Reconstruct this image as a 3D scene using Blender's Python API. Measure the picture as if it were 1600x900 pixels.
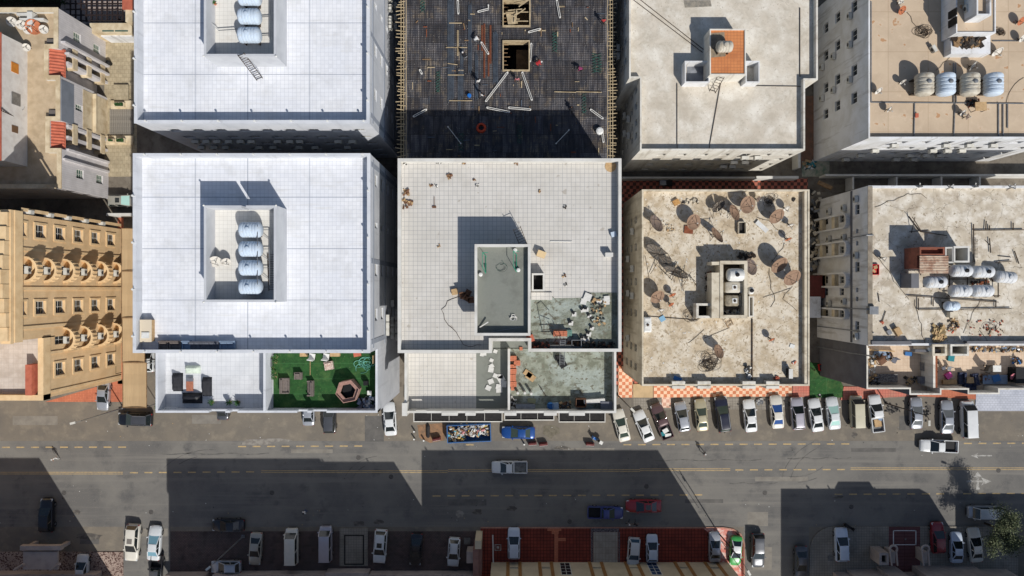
import bpy, math, random
from math import radians, sin, cos, pi, sqrt, atan2, hypot
from mathutils import Vector, Matrix
for _o in list(bpy.data.objects): bpy.data.objects.remove(_o, do_unlink=True)
SC = bpy.context.scene
COL = SC.collection
RNG = random.Random(7)
# ------------------------------------------------------------------ camera, sky, sun
H = 104.0; F = 1067.0                       # drone height (m), focal length in pixels of the 1600 px photograph
cam = bpy.data.cameras.new('camera'); camo = bpy.data.objects.new('camera', cam); COL.objects.link(camo)
camo.location = (0, 0, H); camo.rotation_euler = (0, 0, 0)
cam.sensor_width = 36; cam.lens = 36 * F / 1600; cam.clip_start = 1; cam.clip_end = 6000
SC.camera = camo
SUN_AZ = radians(32); SUN_EL = radians(43)  # the sun stands in the south-south-east
w = bpy.data.worlds.new('World'); SC.world = w; w.use_nodes = True
nt = w.node_tree; bg = nt.nodes['Background']
sky = nt.nodes.new('ShaderNodeTexSky'); sky.sky_type = 'NISHITA'; sky.sun_disc = False
sky.sun_elevation = SUN_EL; sky.sun_rotation = pi - SUN_AZ
nt.links.new(sky.outputs[0], bg.inputs[0]); bg.inputs[1].default_value = 0.08
sl = bpy.data.lights.new('sun', 'SUN'); sl.energy = 4.1; sl.angle = radians(0.5); sl.color = (1, .965, .91)
so = bpy.data.objects.new('sun', sl); COL.objects.link(so)
sd = Vector((sin(SUN_AZ)*cos(SUN_EL), -cos(SUN_AZ)*cos(SUN_EL), sin(SUN_EL)))
so.rotation_euler = sd.to_track_quat('Z', 'Y').to_euler(); so.location = sd*300
SC.view_settings.view_transform = 'Standard'; SC.view_settings.look = 'None'; SC.view_settings.exposure = 0; SC.view_settings.gamma = 1
SC.cycles.max_bounces = 5; SC.cycles.diffuse_bounces = 3

def W(px, py, z=0.0):
    k = (H - z)/F
    return ((px - 800)*k, (450 - py)*k)
# ------------------------------------------------------------------ mesh helper
ORG = {}
class M:
    def __init__(s): s.v = []; s.f = []; s.m = []
    def face(s, pts, mi=0):
        n = len(s.v); s.v += [tuple(p) for p in pts]; s.f.append(tuple(range(n, n+len(pts)))); s.m.append(mi)
    def box(s, x0, x1, y0, y1, z0, z1, mi=0, top=None):
        if x0 > x1: x0, x1 = x1, x0
        if y0 > y1: y0, y1 = y1, y0
        n = len(s.v)
        s.v += [(x0,y0,z0),(x1,y0,z0),(x1,y1,z0),(x0,y1,z0),(x0,y0,z1),(x1,y0,z1),(x1,y1,z1),(x0,y1,z1)]
        for q in ((3,2,1,0),(4,5,6,7),(0,1,5,4),(1,2,6,5),(2,3,7,6),(3,0,4,7)):
            s.f.append(tuple(n+i for i in q)); s.m.append(mi)
        if top is not None: s.m[-5] = top
        return s
    def ob(s, c, d, rz=0, rx=0, ry=0, mi=0):
        R = Matrix.Rotation(rz, 4, 'Z') @ Matrix.Rotation(ry, 4, 'Y') @ Matrix.Rotation(rx, 4, 'X')
        n = len(s.v); a, b, e = d[0]/2, d[1]/2, d[2]/2
        for p in ((-a,-b,-e),(a,-b,-e),(a,b,-e),(-a,b,-e),(-a,-b,e),(a,-b,e),(a,b,e),(-a,b,e)):
            q = R @ Vector(p); s.v.append((c[0]+q.x, c[1]+q.y, c[2]+q.z))
        for q in ((3,2,1,0),(4,5,6,7),(0,1,5,4),(1,2,6,5),(2,3,7,6),(3,0,4,7)):
            s.f.append(tuple(n+i for i in q)); s.m.append(mi)
        return s
    def bar(s, p, q, t, mi=0, t2=None):
        p = Vector(p); q = Vector(q); d = q-p; L = d.length
        if L < 1e-5: return s
        r = d.to_track_quat('X', 'Z').to_matrix(); n = len(s.v); t2 = t2 or t
        for a in (0, L):
            for (b, c) in ((-t/2,-t2/2),(t/2,-t2/2),(t/2,t2/2),(-t/2,t2/2)):
                s.v.append(tuple(p + r @ Vector((a, b, c))))
        for q4 in ((0,3,2,1),(4,5,6,7),(0,1,5,4),(1,2,6,5),(2,3,7,6),(3,0,4,7)):
            s.f.append(tuple(n+i for i in q4)); s.m.append(mi)
        return s
    def rings(s, rings, mi=0, caps=True, closed=True):
        n = len(s.v); k = len(rings[0])
        for r in rings: s.v += [tuple(p) for p in r]
        for i in range(len(rings)-1):
            for j in range(k if closed else k-1):
                a = n+i*k+j; b = n+i*k+(j+1) % k
                s.f.append((a, b, b+k, a+k)); s.m.append(mi)
        if caps:
            s.f.append(tuple(n+j for j in reversed(range(k)))); s.m.append(mi)
            s.f.append(tuple(n+(len(rings)-1)*k+j for j in range(k))); s.m.append(mi)
        return s
    def cyl(s, p, q, r, n=8, mi=0, r2=None, caps=True):
        p = Vector(p); q = Vector(q); d = q-p
        R = d.to_track_quat('Z', 'Y').to_matrix(); r2 = r if r2 is None else r2
        a = [p + R @ Vector((r*cos(2*pi*i/n), r*sin(2*pi*i/n), 0)) for i in range(n)]
        b = [q + R @ Vector((r2*cos(2*pi*i/n), r2*sin(2*pi*i/n), 0)) for i in range(n)]
        return s.rings([a, b], mi, caps)
    def lathe(s, o, axis, prof, n=12, mi=0, caps=True):
        """prof: list of (distance along axis, radius)"""
        o = Vector(o); R = Vector(axis).normalized().to_track_quat('Z', 'Y').to_matrix()
        return s.rings([[o + R @ Vector((r*cos(2*pi*i/n), r*sin(2*pi*i/n), a)) for i in range(n)] for a, r in prof], mi, caps)
    def tube(s, pts, r, n=5, mi=0):
        pts = [Vector(p) for p in pts]; rr = []
        for i, p in enumerate(pts):
            d = pts[min(i+1, len(pts)-1)] - pts[max(i-1, 0)]
            if d.length < 1e-6: d = Vector((0, 0, 1))
            R = d.to_track_quat('Z', 'Y').to_matrix()
            rr.append([p + R @ Vector((r*cos(2*pi*j/n), r*sin(2*pi*j/n), 0)) for j in range(n)])
        return s.rings(rr, mi)
    def prism(s, pts, z0, z1, mi=0, top=None):
        """pts counter-clockwise seen from above"""
        n = len(s.v); k = len(pts)
        s.v += [(p[0], p[1], z0) for p in pts] + [(p[0], p[1], z1) for p in pts]
        for i in range(k):
            j = (i+1) % k; s.f.append((n+i, n+j, n+k+j, n+k+i)); s.m.append(mi)
        s.f.append(tuple(n+k+i for i in range(k))); s.m.append(mi if top is None else top)
        s.f.append(tuple(n+i for i in reversed(range(k)))); s.m.append(mi)
        return s
    def mesh(s, name, mats, org=(0,0,0), smooth=None):
        me = bpy.data.meshes.new(name)
        me.from_pydata([(x-org[0], y-org[1], z-org[2]) for x, y, z in s.v], [], s.f)
        if not isinstance(mats, (list, tuple)): mats = [mats]
        for m_ in mats: me.materials.append(m_)
        if len(mats) > 1: me.polygons.foreach_set('material_index', s.m)
        if smooth is not None:
            me.polygons.foreach_set('use_smooth', [True]*len(me.polygons))
            me.set_sharp_from_angle(angle=radians(smooth))
        me.update(); return me
    def build(s, name, mats, parent=None, label=None, cat=None, group=None, kind=None, smooth=None, org=None, bare=False):
        if parent is not None: org = ORG[parent.name]
        elif org is None:
            xs = [p[0] for p in s.v]; ys = [p[1] for p in s.v]; zs = [p[2] for p in s.v]
            org = ((min(xs)+max(xs))/2, (min(ys)+max(ys))/2, min(zs))
        o = bpy.data.objects.new(name, s.mesh(name, mats, org, smooth)); COL.objects.link(o)
        if parent is not None: o.parent = parent
        else: o.location = org
        ORG[o.name] = org
        tag(o, label, cat, group, kind); return o
def build_each(b, name, mats, parent, **kw):
    """one object for each connected piece of the mesh"""
    par = list(range(len(b.v)))
    def find(a):
        while par[a] != a: par[a] = par[par[a]]; a = par[a]
        return a
    for f in b.f:
        for i in f[1:]: par[find(i)] = find(f[0])
    groups = {}
    for f, m_ in zip(b.f, b.m): groups.setdefault(find(f[0]), []).append((f, m_))
    out = []
    for fs in groups.values():
        n = M(); ix = {}
        for f, m_ in fs:
            for i in f:
                if i not in ix: ix[i] = len(n.v); n.v.append(b.v[i])
            n.f.append(tuple(ix[i] for i in f)); n.m.append(m_)
        out.append(n.build(name, mats, parent, **kw))
    return out
def tag(o, label=None, cat=None, group=None, kind=None):
    if label: o['label'] = label
    if cat: o['category'] = cat
    if group: o['group'] = group
    if kind: o['kind'] = kind
    return o
def thing(name, label, cat, loc=(0,0,0), group=None):
    o = bpy.data.objects.new(name, None); o.empty_display_size = .3; COL.objects.link(o); o.location = loc
    ORG[o.name] = tuple(loc); return tag(o, label, cat, group)
def put(parent, name, mesh, loc, rz=0, label=None):
    """a part that shares its mesh with its look-alikes; loc in world coordinates"""
    o = bpy.data.objects.new(name, mesh); COL.objects.link(o); o.parent = parent
    g = ORG[parent.name]; o.location = (loc[0]-g[0], loc[1]-g[1], loc[2]-g[2]); o.rotation_euler = (0, 0, rz)
    ORG[o.name] = tuple(loc)
    if label: o['label'] = label
    return o
KIDS = {}
def kids(o):
    return [c for c in COL.objects if c.parent == o]
def snap(o):            # remember a tree so copies are quick
    return (o, [snap(c) for c in kids(o)])
def copy_tree(t, parent=None):
    o, ch = t; c = o.copy(); COL.objects.link(c)
    if parent is not None: c.parent = parent
    for k in ch: copy_tree(k, c)
    return c
# ------------------------------------------------------------------ materials
def lin(c):
    c = c/255.0
    return c/12.92 if c <= .04045 else ((c+.055)/1.055)**2.4
def rgb(r, g, b): return (lin(r), lin(g), lin(b), 1)
MATS = {}
def mat(name, c, c2=None, sc=1.0, rough=.85, metal=0, bump=0, mix=(.4, .65), c3=None, sc3=.15, mix3=(.5, .7), detail=6, grid=None, coat=0, streak=None, spec=.3, dots=None, lines=None):
    """noise-mixed surface. grid = (tile w, tile h, joint, joint colour, tone variation, offset); dots = speckle (scale, colour, amount)"""
    if name in MATS: return MATS[name]
    m = bpy.data.materials.new(name); m.use_nodes = True; MATS[name] = m
    t = m.node_tree; N = t.nodes; L = t.links; b = N['Principled BSDF']
    b.inputs['Roughness'].default_value = rough; b.inputs['Metallic'].default_value = metal
    b.inputs['Specular IOR Level'].default_value = spec
    if coat: b.inputs['Coat Weight'].default_value = coat; b.inputs['Coat Roughness'].default_value = .05
    tc = N.new('ShaderNodeTexCoord'); co = tc.outputs['Object']
    cur = None
    def rgbn(col):
        n = N.new('ShaderNodeRGB'); n.outputs[0].default_value = col; return n.outputs[0]
    def noise(scale, det=6, rough_=.6, vec=None, dist=0):
        n = N.new('ShaderNodeTexNoise'); n.inputs['Scale'].default_value = scale; n.inputs['Detail'].default_value = det
        n.inputs['Roughness'].default_value = rough_; n.inputs['Distortion'].default_value = dist
        L.new(vec or co, n.inputs['Vector']); return n.outputs['Fac']
    def ramp(v, a, b_):
        n = N.new('ShaderNodeMapRange'); n.inputs['From Min'].default_value = a; n.inputs['From Max'].default_value = b_; L.new(v, n.inputs['Value']); return n.outputs[0]
    def mixc(f, a, b_, mode='MIX'):
        n = N.new('ShaderNodeMix'); n.data_type = 'RGBA'; n.blend_type = mode
        if isinstance(f, float): n.inputs[0].default_value = f
        else: L.new(f, n.inputs[0])
        L.new(a, n.inputs[6]); L.new(b_, n.inputs[7]); return n.outputs[2]
    cur = rgbn(rgb(*c))
    if c2: cur = mixc(ramp(noise(sc, detail, dist=.3), *mix), cur, rgbn(rgb(*c2)))
    if c3: cur = mixc(ramp(noise(sc3, 5, .65), *mix3), cur, rgbn(rgb(*c3)))
    if streak:                        # (direction vector scale, colour, from, to)
        mp = N.new('ShaderNodeMapping'); mp.inputs['Scale'].default_value = streak[0]; L.new(co, mp.inputs['Vector'])
        cur = mixc(ramp(noise(1.0, 4, .6, mp.outputs[0]), streak[2], streak[3]), cur, rgbn(rgb(*streak[1])))
    if dots:
        cur = mixc(ramp(noise(dots[0], 2, .5), dots[2], dots[2]+.04), cur, rgbn(rgb(*dots[1])))
    if lines:                         # thin wandering cracks (scale, colour, width)
        vo = N.new('ShaderNodeTexVoronoi'); vo.feature = 'DISTANCE_TO_EDGE'; vo.inputs['Scale'].default_value = lines[0]
        nn = N.new('ShaderNodeTexNoise'); nn.inputs['Scale'].default_value = 1.3; L.new(co, nn.inputs['Vector'])
        mx = N.new('ShaderNodeMix'); mx.data_type = 'RGBA'; mx.blend_type = 'ADD'; mx.inputs[0].default_value = .9; L.new(co, mx.inputs[6]); L.new(nn.outputs['Color'], mx.inputs[7])
        L.new(mx.outputs[2], vo.inputs['Vector'])
        cur = mixc(ramp(vo.outputs['Distance'], lines[2], 0.0), cur, rgbn(rgb(*lines[1])))
    hgt = None
    if grid:
        gw, gh, jt, jc, var = grid[:5]; off = grid[5] if len(grid) > 5 else 0
        br = N.new('ShaderNodeTexBrick'); br.offset = off; br.squash = 1
        for k, v in (('Scale', 1.0), ('Mortar Size', jt), ('Mortar Smooth', .1), ('Brick Width', gw), ('Row Height', gh), ('Bias', 0)): br.inputs[k].default_value = v
        br.inputs['Color1'].default_value = (1-var, 1-var, 1-var, 1); br.inputs['Color2'].default_value = (1, 1, 1, 1); br.inputs['Mortar'].default_value = (1, 1, 1, 1)
        L.new(co, br.inputs['Vector'])
        cur = mixc(1.0, cur, br.outputs['Color'], 'MULTIPLY')
        cur = mixc(br.outputs['Fac'], cur, rgbn(rgb(*jc)))
    L.new(cur, b.inputs['Base Color'])
    if bump:
        bp = N.new('ShaderNodeBump'); bp.inputs['Strength'].default_value = min(1, bump); bp.inputs['Distance'].default_value = .05*max(1, bump)
        L.new(noise(sc*4 if c2 else 6, 5), bp.inputs['Height']); L.new(bp.outputs[0], b.inputs['Normal'])
    return m
def checker_mat(name, a, b_, size, dirt):
    m = mat(name, a, dirt, .8, mix=(.5, .8)); t = m.node_tree; N = t.nodes; L = t.links; b = N['Principled BSDF']
    tc = N.new('ShaderNodeTexCoord'); ch = N.new('ShaderNodeTexChecker'); ch.inputs['Scale'].default_value = 1/size
    ch.inputs['Color1'].default_value = (1, 1, 1, 1); x = rgb(*b_); y = rgb(*a)
    ch.inputs['Color2'].default_value = (x[0]/y[0], x[1]/y[1], x[2]/y[2], 1)
    ad = N.new('ShaderNodeVectorMath'); ad.operation = 'ADD'; ad.inputs[1].default_value = (0, 0, .013); L.new(tc.outputs['Object'], ad.inputs[0]); L.new(ad.outputs[0], ch.inputs['Vector'])
    mx = N.new('ShaderNodeMix'); mx.data_type = 'RGBA'; mx.blend_type = 'MULTIPLY'; mx.inputs[0].default_value = 1
    L.new(b.inputs['Base Color'].links[0].from_socket, mx.inputs[6]); L.new(ch.outputs['Color'], mx.inputs[7]); L.new(mx.outputs[2], b.inputs['Base Color'])
    return m
def glass(name, c, rough=.08):
    m = mat(name, c, rough=rough, spec=.6); return m

m_asph = mat('asphalt', (103,101,98), (121,118,112), .12, .9, bump=.2, mix=(.4,.62), c3=(90,89,88), sc3=.3, mix3=(.54,.7), dots=(9,(140,134,124),.66), streak=((.03,.9,1),(128,124,117),.5,.75))
m_dust = mat('dusty asphalt', (124,116,104), (106,101,94), .22, .95, bump=.15, mix=(.35,.7), c3=(138,129,114), sc3=.6, mix3=(.5,.75), dots=(7,(92,86,78),.68))
m_alley = mat('alley concrete', (132,124,112), (96,88,78), .35, .95, bump=.2, mix=(.35,.7), c3=(78,70,62), sc3=1.2, mix3=(.5,.8))
m_yellow = mat('road paint yellow', (186,160,114), (142,128,104), 2.5, .8, mix=(.45,.7))
m_whitep = mat('road paint white', (178,176,170), (128,124,118), 2.0, .8, mix=(.4,.65))
m_kerb = mat('kerb stone', (160,152,140), (120,112,102), 1.2, .9, bump=.1, grid=(1.0,50,.02,(90,84,78),.06))
m_redpave = mat('red pavers', (146,66,52), (120,56,46), .5, .9, bump=.15, grid=(.5,.5,.035,(58,30,26),.18))
m_brownpave = mat('brown pavers', (104,88,84), (88,80,77), .35, .92, bump=.2, c3=(62,52,50), sc3=.8, mix3=(.5,.75), grid=(.4,.2,.02,(60,52,50),.15,.5))
m_orange = mat('orange pavers', (200,124,94), (182,110,84), .6, .9, bump=.15, grid=(.25,.25,.012,(150,84,60),.15))
m_pinkpave = mat('pink pavers', (206,122,104), (186,128,110), .6, .9, bump=.15, grid=(.4,.4,.02,(150,90,78),.12))
m_greypave = mat('grey pavers', (150,144,134), (128,122,112), .3, .92, bump=.15, grid=(.4,.4,.02,(104,98,90),.1), c3=(110,102,92), sc3=.7, mix3=(.55,.8))
m_maroon = mat('maroon pavers', (112,74,74), (98,66,66), .5, .9, grid=(5,.5,.03,(76,44,44),.12))
m_terr = mat('speckled pavers', (168,150,138), (140,122,112), .4, .9, dots=(5,(86,64,58),.52))
m_bluepave = mat('pale block paving', (196,199,208), (176,180,190), .5, .9, bump=.1, grid=(.5,.35,.02,(150,152,160),.08,.5))
m_beigepave = mat('beige paving', (186,172,144), (166,152,126), .6, .9, bump=.15, grid=(.6,.6,.02,(140,126,102),.12,.5), c3=(150,138,114), sc3=1.5, mix3=(.5,.75))
m_turf = mat('green artificial turf', (46,88,44), (38,74,38), 1.2, .95, bump=.6, mix=(.42,.6), c3=(76,106,58), sc3=.55, mix3=(.5,.7), grid=(50,2.0,.03,(60,104,60),.12), dots=(5,(92,112,70),.66))
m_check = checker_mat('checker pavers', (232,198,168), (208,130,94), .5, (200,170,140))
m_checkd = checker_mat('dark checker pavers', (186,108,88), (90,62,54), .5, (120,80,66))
m_wroof = mat('white roof tile', (224,226,231), (231,232,235), .25, .75, mix=(.4,.6), grid=(.49,.49,.012,(178,183,192),.07), c3=(211,212,214), sc3=.35, mix3=(.5,.72), streak=((.25,2.2,1),(216,216,216),.58,.75))
m_wroof2 = mat('cream roof tile', (214,211,204), (224,222,216), .3, .8, grid=(.49,.49,.012,(180,178,172),.05), c3=(205,198,186), sc3=.6, mix3=(.55,.8))
m_croof = mat('grey roof tile', (208,204,197), (201,197,189), .2, .8, mix=(.4,.6), grid=(.535,.535,.016,(138,138,140),.06), c3=(192,187,178), sc3=.3, mix3=(.52,.75), streak=((2.5,.2,1),(196,191,182),.6,.78), dots=(1.1,(180,173,162),.70))
m_wwall = mat('white render', (208,210,214), (194,197,202), .3, .85, bump=.05, c3=(182,184,188), sc3=.15, mix3=(.55,.85), streak=((1.5,1.5,.08),(176,178,182),.56,.8))
m_wwallg = mat('grey render band', (158,164,174), (148,154,164), .4, .85)
m_cwall = mat('off white render', (212,210,204), (196,193,186), .5, .85, bump=.05, c3=(180,176,168), sc3=.3, mix3=(.55,.85))
m_screed = mat('green grey wet screed', (116,119,104), (146,150,136), .9, .9, bump=2.2, mix=(.42,.58), c3=(160,168,160), sc3=.3, mix3=(.46,.6), dots=(2.2,(116,114,100),.6), streak=((.7,1.6,1),(100,100,86),.55,.68))
m_screed2 = mat('grey screed', (126,129,121), (128,130,122), .9, .9, bump=.5, c3=(104,105,98), sc3=.4, mix3=(.5,.8))
m_eroof = mat('mottled roof concrete', (206,197,182), (184,175,159), .9, .95, bump=.3, mix=(.4,.62), c3=(222,216,204), sc3=.45, mix3=(.45,.65), dots=(5,(176,166,149),.66), streak=((.12,.12,1),(176,165,148),.56,.72))
m_froof = mat('tan roof screed', (198,178,153), (186,166,142), .35, .9, bump=.1, c3=(210,190,166), sc3=.9, mix3=(.55,.8), dots=(.9,(180,140,104),.68), grid=(5.2,5.2,.03,(168,146,122),.04))
m_groof = mat('weathered tan roof', (196,180,154), (176,160,136), 1.1, .95, bump=.35, mix=(.4,.6), c3=(214,204,186), sc3=.6, mix3=(.42,.62), dots=(2.6,(166,150,126),.60), lines=(.5,(150,136,114),.012))
m_hroof = mat('weathered grey roof', (198,187,168), (176,164,146), .7, .95, bump=.3, mix=(.4,.62), c3=(220,213,200), sc3=.55, mix3=(.46,.64), dots=(2,(160,147,127),.64), lines=(.22,(112,104,92),.006))
m_ewall = mat('cream old render', (220,216,206), (202,196,184), .4, .9, bump=.1, streak=((1.2,1.2,.1),(160,150,134),.52,.8))
m_gwall = mat('beige old render', (214,204,184), (190,178,156), .4, .9, bump=.1, streak=((1.2,1.2,.1),(140,124,100),.5,.8))
m_hwall = mat('grimy white render', (222,223,225), (204,203,200), .4, .9, bump=.1, streak=((1.2,1.2,.12),(128,120,108),.56,.85))
m_hgrey = mat('dark grey render', (112,112,116), (100,99,102), .5, .9)
m_hbeige = mat('beige balcony render', (220,208,184), (176,162,136), .5, .9, bump=.1)
m_iwall = mat('ochre stone cladding', (228,196,152), (214,180,136), .5, .85, bump=.15, grid=(1.2,1.2,.01,(206,176,130),.05), streak=((1,1,.15),(208,180,138),.55,.8))
m_itrim = mat('ochre stone trim', (228,198,154), (212,180,136), .8, .85, bump=.1)
m_jroof = mat('sandy roof screed', (190,170,142), (172,152,124), .8, .95, bump=.2, c3=(158,140,114), sc3=.4, mix3=(.5,.8))
m_jwall = mat('lilac grey cladding', (212,208,208), (196,192,192), .6, .85, bump=.15, grid=(.3,.3,.012,(176,172,174),.05))
m_jbeige = mat('sandy render', (216,200,170), (182,162,130), .6, .9, bump=.15)
m_jslate = mat('slate blue render', (128,134,144), (116,122,132), .6, .9)
m_redtile = mat('red clay tile', (188,106,82), (168,90,70), 1.5, .85, bump=.2)
m_kwall = mat('beige facade render', (210,196,168), (194,180,152), .4, .85, bump=.1)
m_kbrown = mat('brown facade stone', (160,118,72), (146,106,64), .6, .85, bump=.1)
m_kgrey = mat('pale facade stone', (180,168,160), (160,148,142), .6, .85, bump=.1)
m_deck = mat('dark formwork plywood', (132,128,128), (98,100,106), .5, .8, bump=.2, mix=(.4,.6), c3=(166,152,134), sc3=.5, mix3=(.52,.64), grid=(1.22,2.44,.03,(52,52,54),.55,.5), streak=((2.2,.3,1),(84,84,90),.46,.56))
m_rebar = mat('dark rebar', (62,62,68), (84,72,62), 1, .6, metal=.2)
m_rebarb = mat('blue grey rebar', (92,102,114), (76,82,92), 1.5, .6, metal=.1)
m_timber = mat('raw timber', (190,172,140), (156,138,108), 2, .85, bump=.2)
m_timberd = mat('weathered timber', (148,120,88), (112,90,66), 2, .9, bump=.2)
m_canopy = mat('beige canopy sheet', (190,164,126), (178,152,116), .3, .8, streak=((6,.3,1),(180,154,118),.4,.6))
m_dark = mat('black opening', (24,24,26), (34,32,30), 1.2, .8)
m_glass = glass('dark window glass', (42,48,54))
m_glassb = glass('blue window glass', (54,74,104))
m_glassg = glass('green window glass', (76,104,92))
m_frame = mat('white window frame', (216,214,206), rough=.5)
m_frameb = mat('beige window frame', (206,182,136), rough=.6)
m_iron = mat('dark iron', (58,54,50), (84,66,52), 3, .7, metal=.3)
m_rust = mat('rusty iron', (140,84,58), (112,64,46), 2.5, .9, bump=.2)
m_galv = mat('galvanised steel', (150,152,154), (126,128,130), 2, .45, metal=.6)
m_acw = mat('air conditioner casing', (206,204,196), (184,180,168), 2, .5)
m_acg = mat('air conditioner grille', (70,70,70), rough=.6)
m_white = mat('white plastic', (222,222,218), (206,204,198), 2, .45)
m_pipe = mat('white pvc pipe', (216,214,208), rough=.5)
m_rubber = mat('black rubber', (30,30,31), rough=.8)
m_rim = mat('alloy rim', (150,152,156), rough=.3, metal=.8)
# ------------------------------------------------------------------ ground, roads, pavements, markings
def sheet(name, px, z, m, h=None, z2=None):
    """a flat sheet (or a low slab when h is given) with its corners given as photograph pixels on the ground"""
    q = [W(x, y, 0) for x, y in px]
    a = sum(q[i][0]*q[(i+1) % len(q)][1]-q[(i+1) % len(q)][0]*q[i][1] for i in range(len(q)))
    if a < 0: q.reverse()
    b = M()
    if h is None: b.face([(x, y, z) for x, y in q])
    else: b.prism(q, z, z+h)
    return b.build(name, m, kind='structure')
def R4(x0, y0, x1, y1): return [(x0,y0),(x1,y0),(x1,y1),(x0,y1)]
g = M(); g.face([(-1500,-1500,0),(1500,-1500,0),(1500,1500,0),(-1500,1500,0)]); g.build('ground', m_dust, kind='structure')
sheet('road', R4(-2600,689,4200,823), .004, m_asph)
sheet('side_street', [(193,823),(266,823),(268,1200),(190,1200)], .004, m_asph)
sheet('side_street', [(1162,823),(1264,823),(1264,1200),(1162,1200)], .004, m_asph)
sheet('alley', R4(165,-200,1700,300), .004, m_alley)
sheet('alley', R4(600,300,1700,604), .004, m_alley)
sheet('alley', R4(-200,270,200,372), .008, m_alley)
sheet('street_paving', R4(163,40,214,276), .0105, m_beigepave)
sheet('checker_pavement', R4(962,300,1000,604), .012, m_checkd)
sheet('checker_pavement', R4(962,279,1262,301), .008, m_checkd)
sheet('checker_pavement', R4(966,572,988,621), .02, m_check, .1)
sheet('checker_pavement', [(1021,600),(1237,600),(1237,619),(1021,621)], .02, m_check, .1)
sheet('tan_pavement', R4(989,600,1020,621), .02, mat('tan paving', (196,170,132), (180,156,120), .8), .11)
sheet('pink_pavement', [(1238,600),(1264,600),(1264,620),(1238,620)], .02, m_pinkpave, .1)
sheet('pink_pavement', [(1318,604),(1420,604),(1420,619),(1313,625)], .02, m_pinkpave, .09)
sheet('mixed_pavement', [(1421,604),(1524,604),(1524,624),(1421,618)], .02, m_orange, .09)
sheet('artificial_lawn', [(1265,566),(1300,570),(1317,603),(1316,621),(1265,621)], .05, m_turf, .08)
sheet('block_paving', [(1525,604),(1900,604),(1900,642),(1523,642)], .02, m_bluepave, .1)
sheet('paver_apron', R4(1034,621,1048,637), .006, checker_mat('worn checker', (230,200,180), (206,160,140), .5, (200,180,160)))
sheet('paver_apron', R4(990,622,1250,640), .004, m_greypave)
sheet('orange_pavement', [(70,628),(193,592),(194,628)], .012, m_orange)
sheet('orange_pavement', R4(184,340,193,600), .012, m_orange)
sheet('pavement', R4(-400,862,193,1100), .01, m_terr, .1)
sheet('brown_pavement', R4(266,830,750,1100), .008, m_brownpave)
sheet('ramp_paving', R4(531,825,575,884), .02, m_greypave, .12)
b = M()
for a, c_, d, e in ((538,835,569,837),(538,880,569,882),(538,835,540,882),(567,835,569,882)):
    p = W(a, c_); q = W(d, e); b.box(p[0], q[0], p[1], q[1], .1405, .15)
b.build('paving_border', m_dark, kind='structure')
sheet('forecourt', [(751,825),(1130,825),(1145,828),(1156,836),(1161,850),(1163,1100),(751,1100)], .01, m_redpave, .1)
sheet('forecourt_inlay', R4(927,831,965,879), .115, mat('pale concrete slab', (168,160,148), (150,142,132), .8, .9, bump=.2, grid=(.5,.9,.02,(128,120,110),.1)))
sheet('forecourt_inlay', R4(923,824.5,967,830.7), .115, mat('pebble inlay', (120,112,112), (70,66,72), 5, .9, mix=(.45,.55)))
sheet('forecourt_inlay', R4(966,831,968.5,879), .115, MATS['pebble inlay']); sheet('forecourt_inlay', R4(923,831,926,879), .115, MATS['pebble inlay'])
for a in ((855,825,877,829),(862,829,873,834),(866,834,872,879),(872,840,884,845)): sheet('forecourt_inlay', R4(*a), .116, m_orange)
sheet('kerb', [(751,823.4),(1131,823.4),(1146,826),(1158,834),(1163.5,848),(1165,1100),(1163.2,1100),(1161.3,850),(1156.3,836),(1145,828.3),(1130,825.1),(751,825.1)], .0, mat('pink kerb', (184,136,118), (160,120,104), 1.2, grid=(1,50,.02,(120,90,80),.1)), .14)
sheet('kerb', [(1098,824.5),(1131,823.3),(1146,828.5),(1155,840),(1158,900),(1126,900),(1122,845)], .112, mat('red white pavers', (206,126,112), (220,196,184), 1.2, .9, mix=(.45,.6)), .008)
cr = [(1265+38-38*cos(t*pi/12), 822.5+36-36*sin(t*pi/12)) for t in range(7)]
sheet('forecourt', cr + [(1590,822),(1590,1100),(1265,1100)], .01, m_greypave, .11)
sheet('forecourt_inlay', R4(1388,822.5,1437,905), .125, m_maroon)
b = M()
for a, c_, d, e in ((1394.5,828,1431,829.2),(1394.5,850,1431,851.2),(1394.5,828,1396,851),(1429.6,828,1431,851)):
    p = W(a, c_); q = W(d, e); b.box(p[0], q[0], p[1], q[1], .127, .131)
b.build('paving_border', m_white, kind='structure')
b = M()
def line(x0, x1, y, wd=1.4):
    p = W(x0, y-wd/2); q = W(x1, y+wd/2); b.face([(p[0],p[1],.0085),(p[0],q[1],.0085),(q[0],q[1],.0085),(q[0],p[1],.0085)])
for x0, x1, ya, yb in ((3,200,698.9,698.6),(372,568,697.7,696.9),(728,762,695,695),(974,1346,694.8,693.6),(1506,1750,692.8,692),(203,400,738.6,737.2),(1149,1320,734.2,733.6),(676,1116,774.9,773.3),(1304,1476,772.3,771.6),(1505,1750,771.4,770.5)):
    n = int((x1-x0+11)/22.7)
    for i in range(n):
        x = x0+i*22.7; y = ya+(yb-ya)*i/max(1, n-1); line(x, x+12.4, y, 1.9)
for x0, x1, y in ((-300,192,739.2),(408,700,736.9),(700,1000,735.2),(1000,1141,733.9),(1329,1700,732.4)):
    for s_ in (-1.35, 1.35): line(x0, x1, y+s_, 1.05)
b.build('lane_marking', m_yellow, kind='structure')
def arrow(pts, nm='road_arrow'):
    sheet(nm, pts, .0085, m_whitep)
arrow([(1517,712),(1529,707.5),(1526,711),(1550,711),(1550,713),(1526,713),(1529,716.5)])
arrow([(1510,750.6),(1536,750.6),(1533,746),(1549,752),(1533,758.5),(1536,753.5),(1529,753.5),(1531,765),(1525,765),(1526,753.5),(1510,753.5)])
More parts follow.
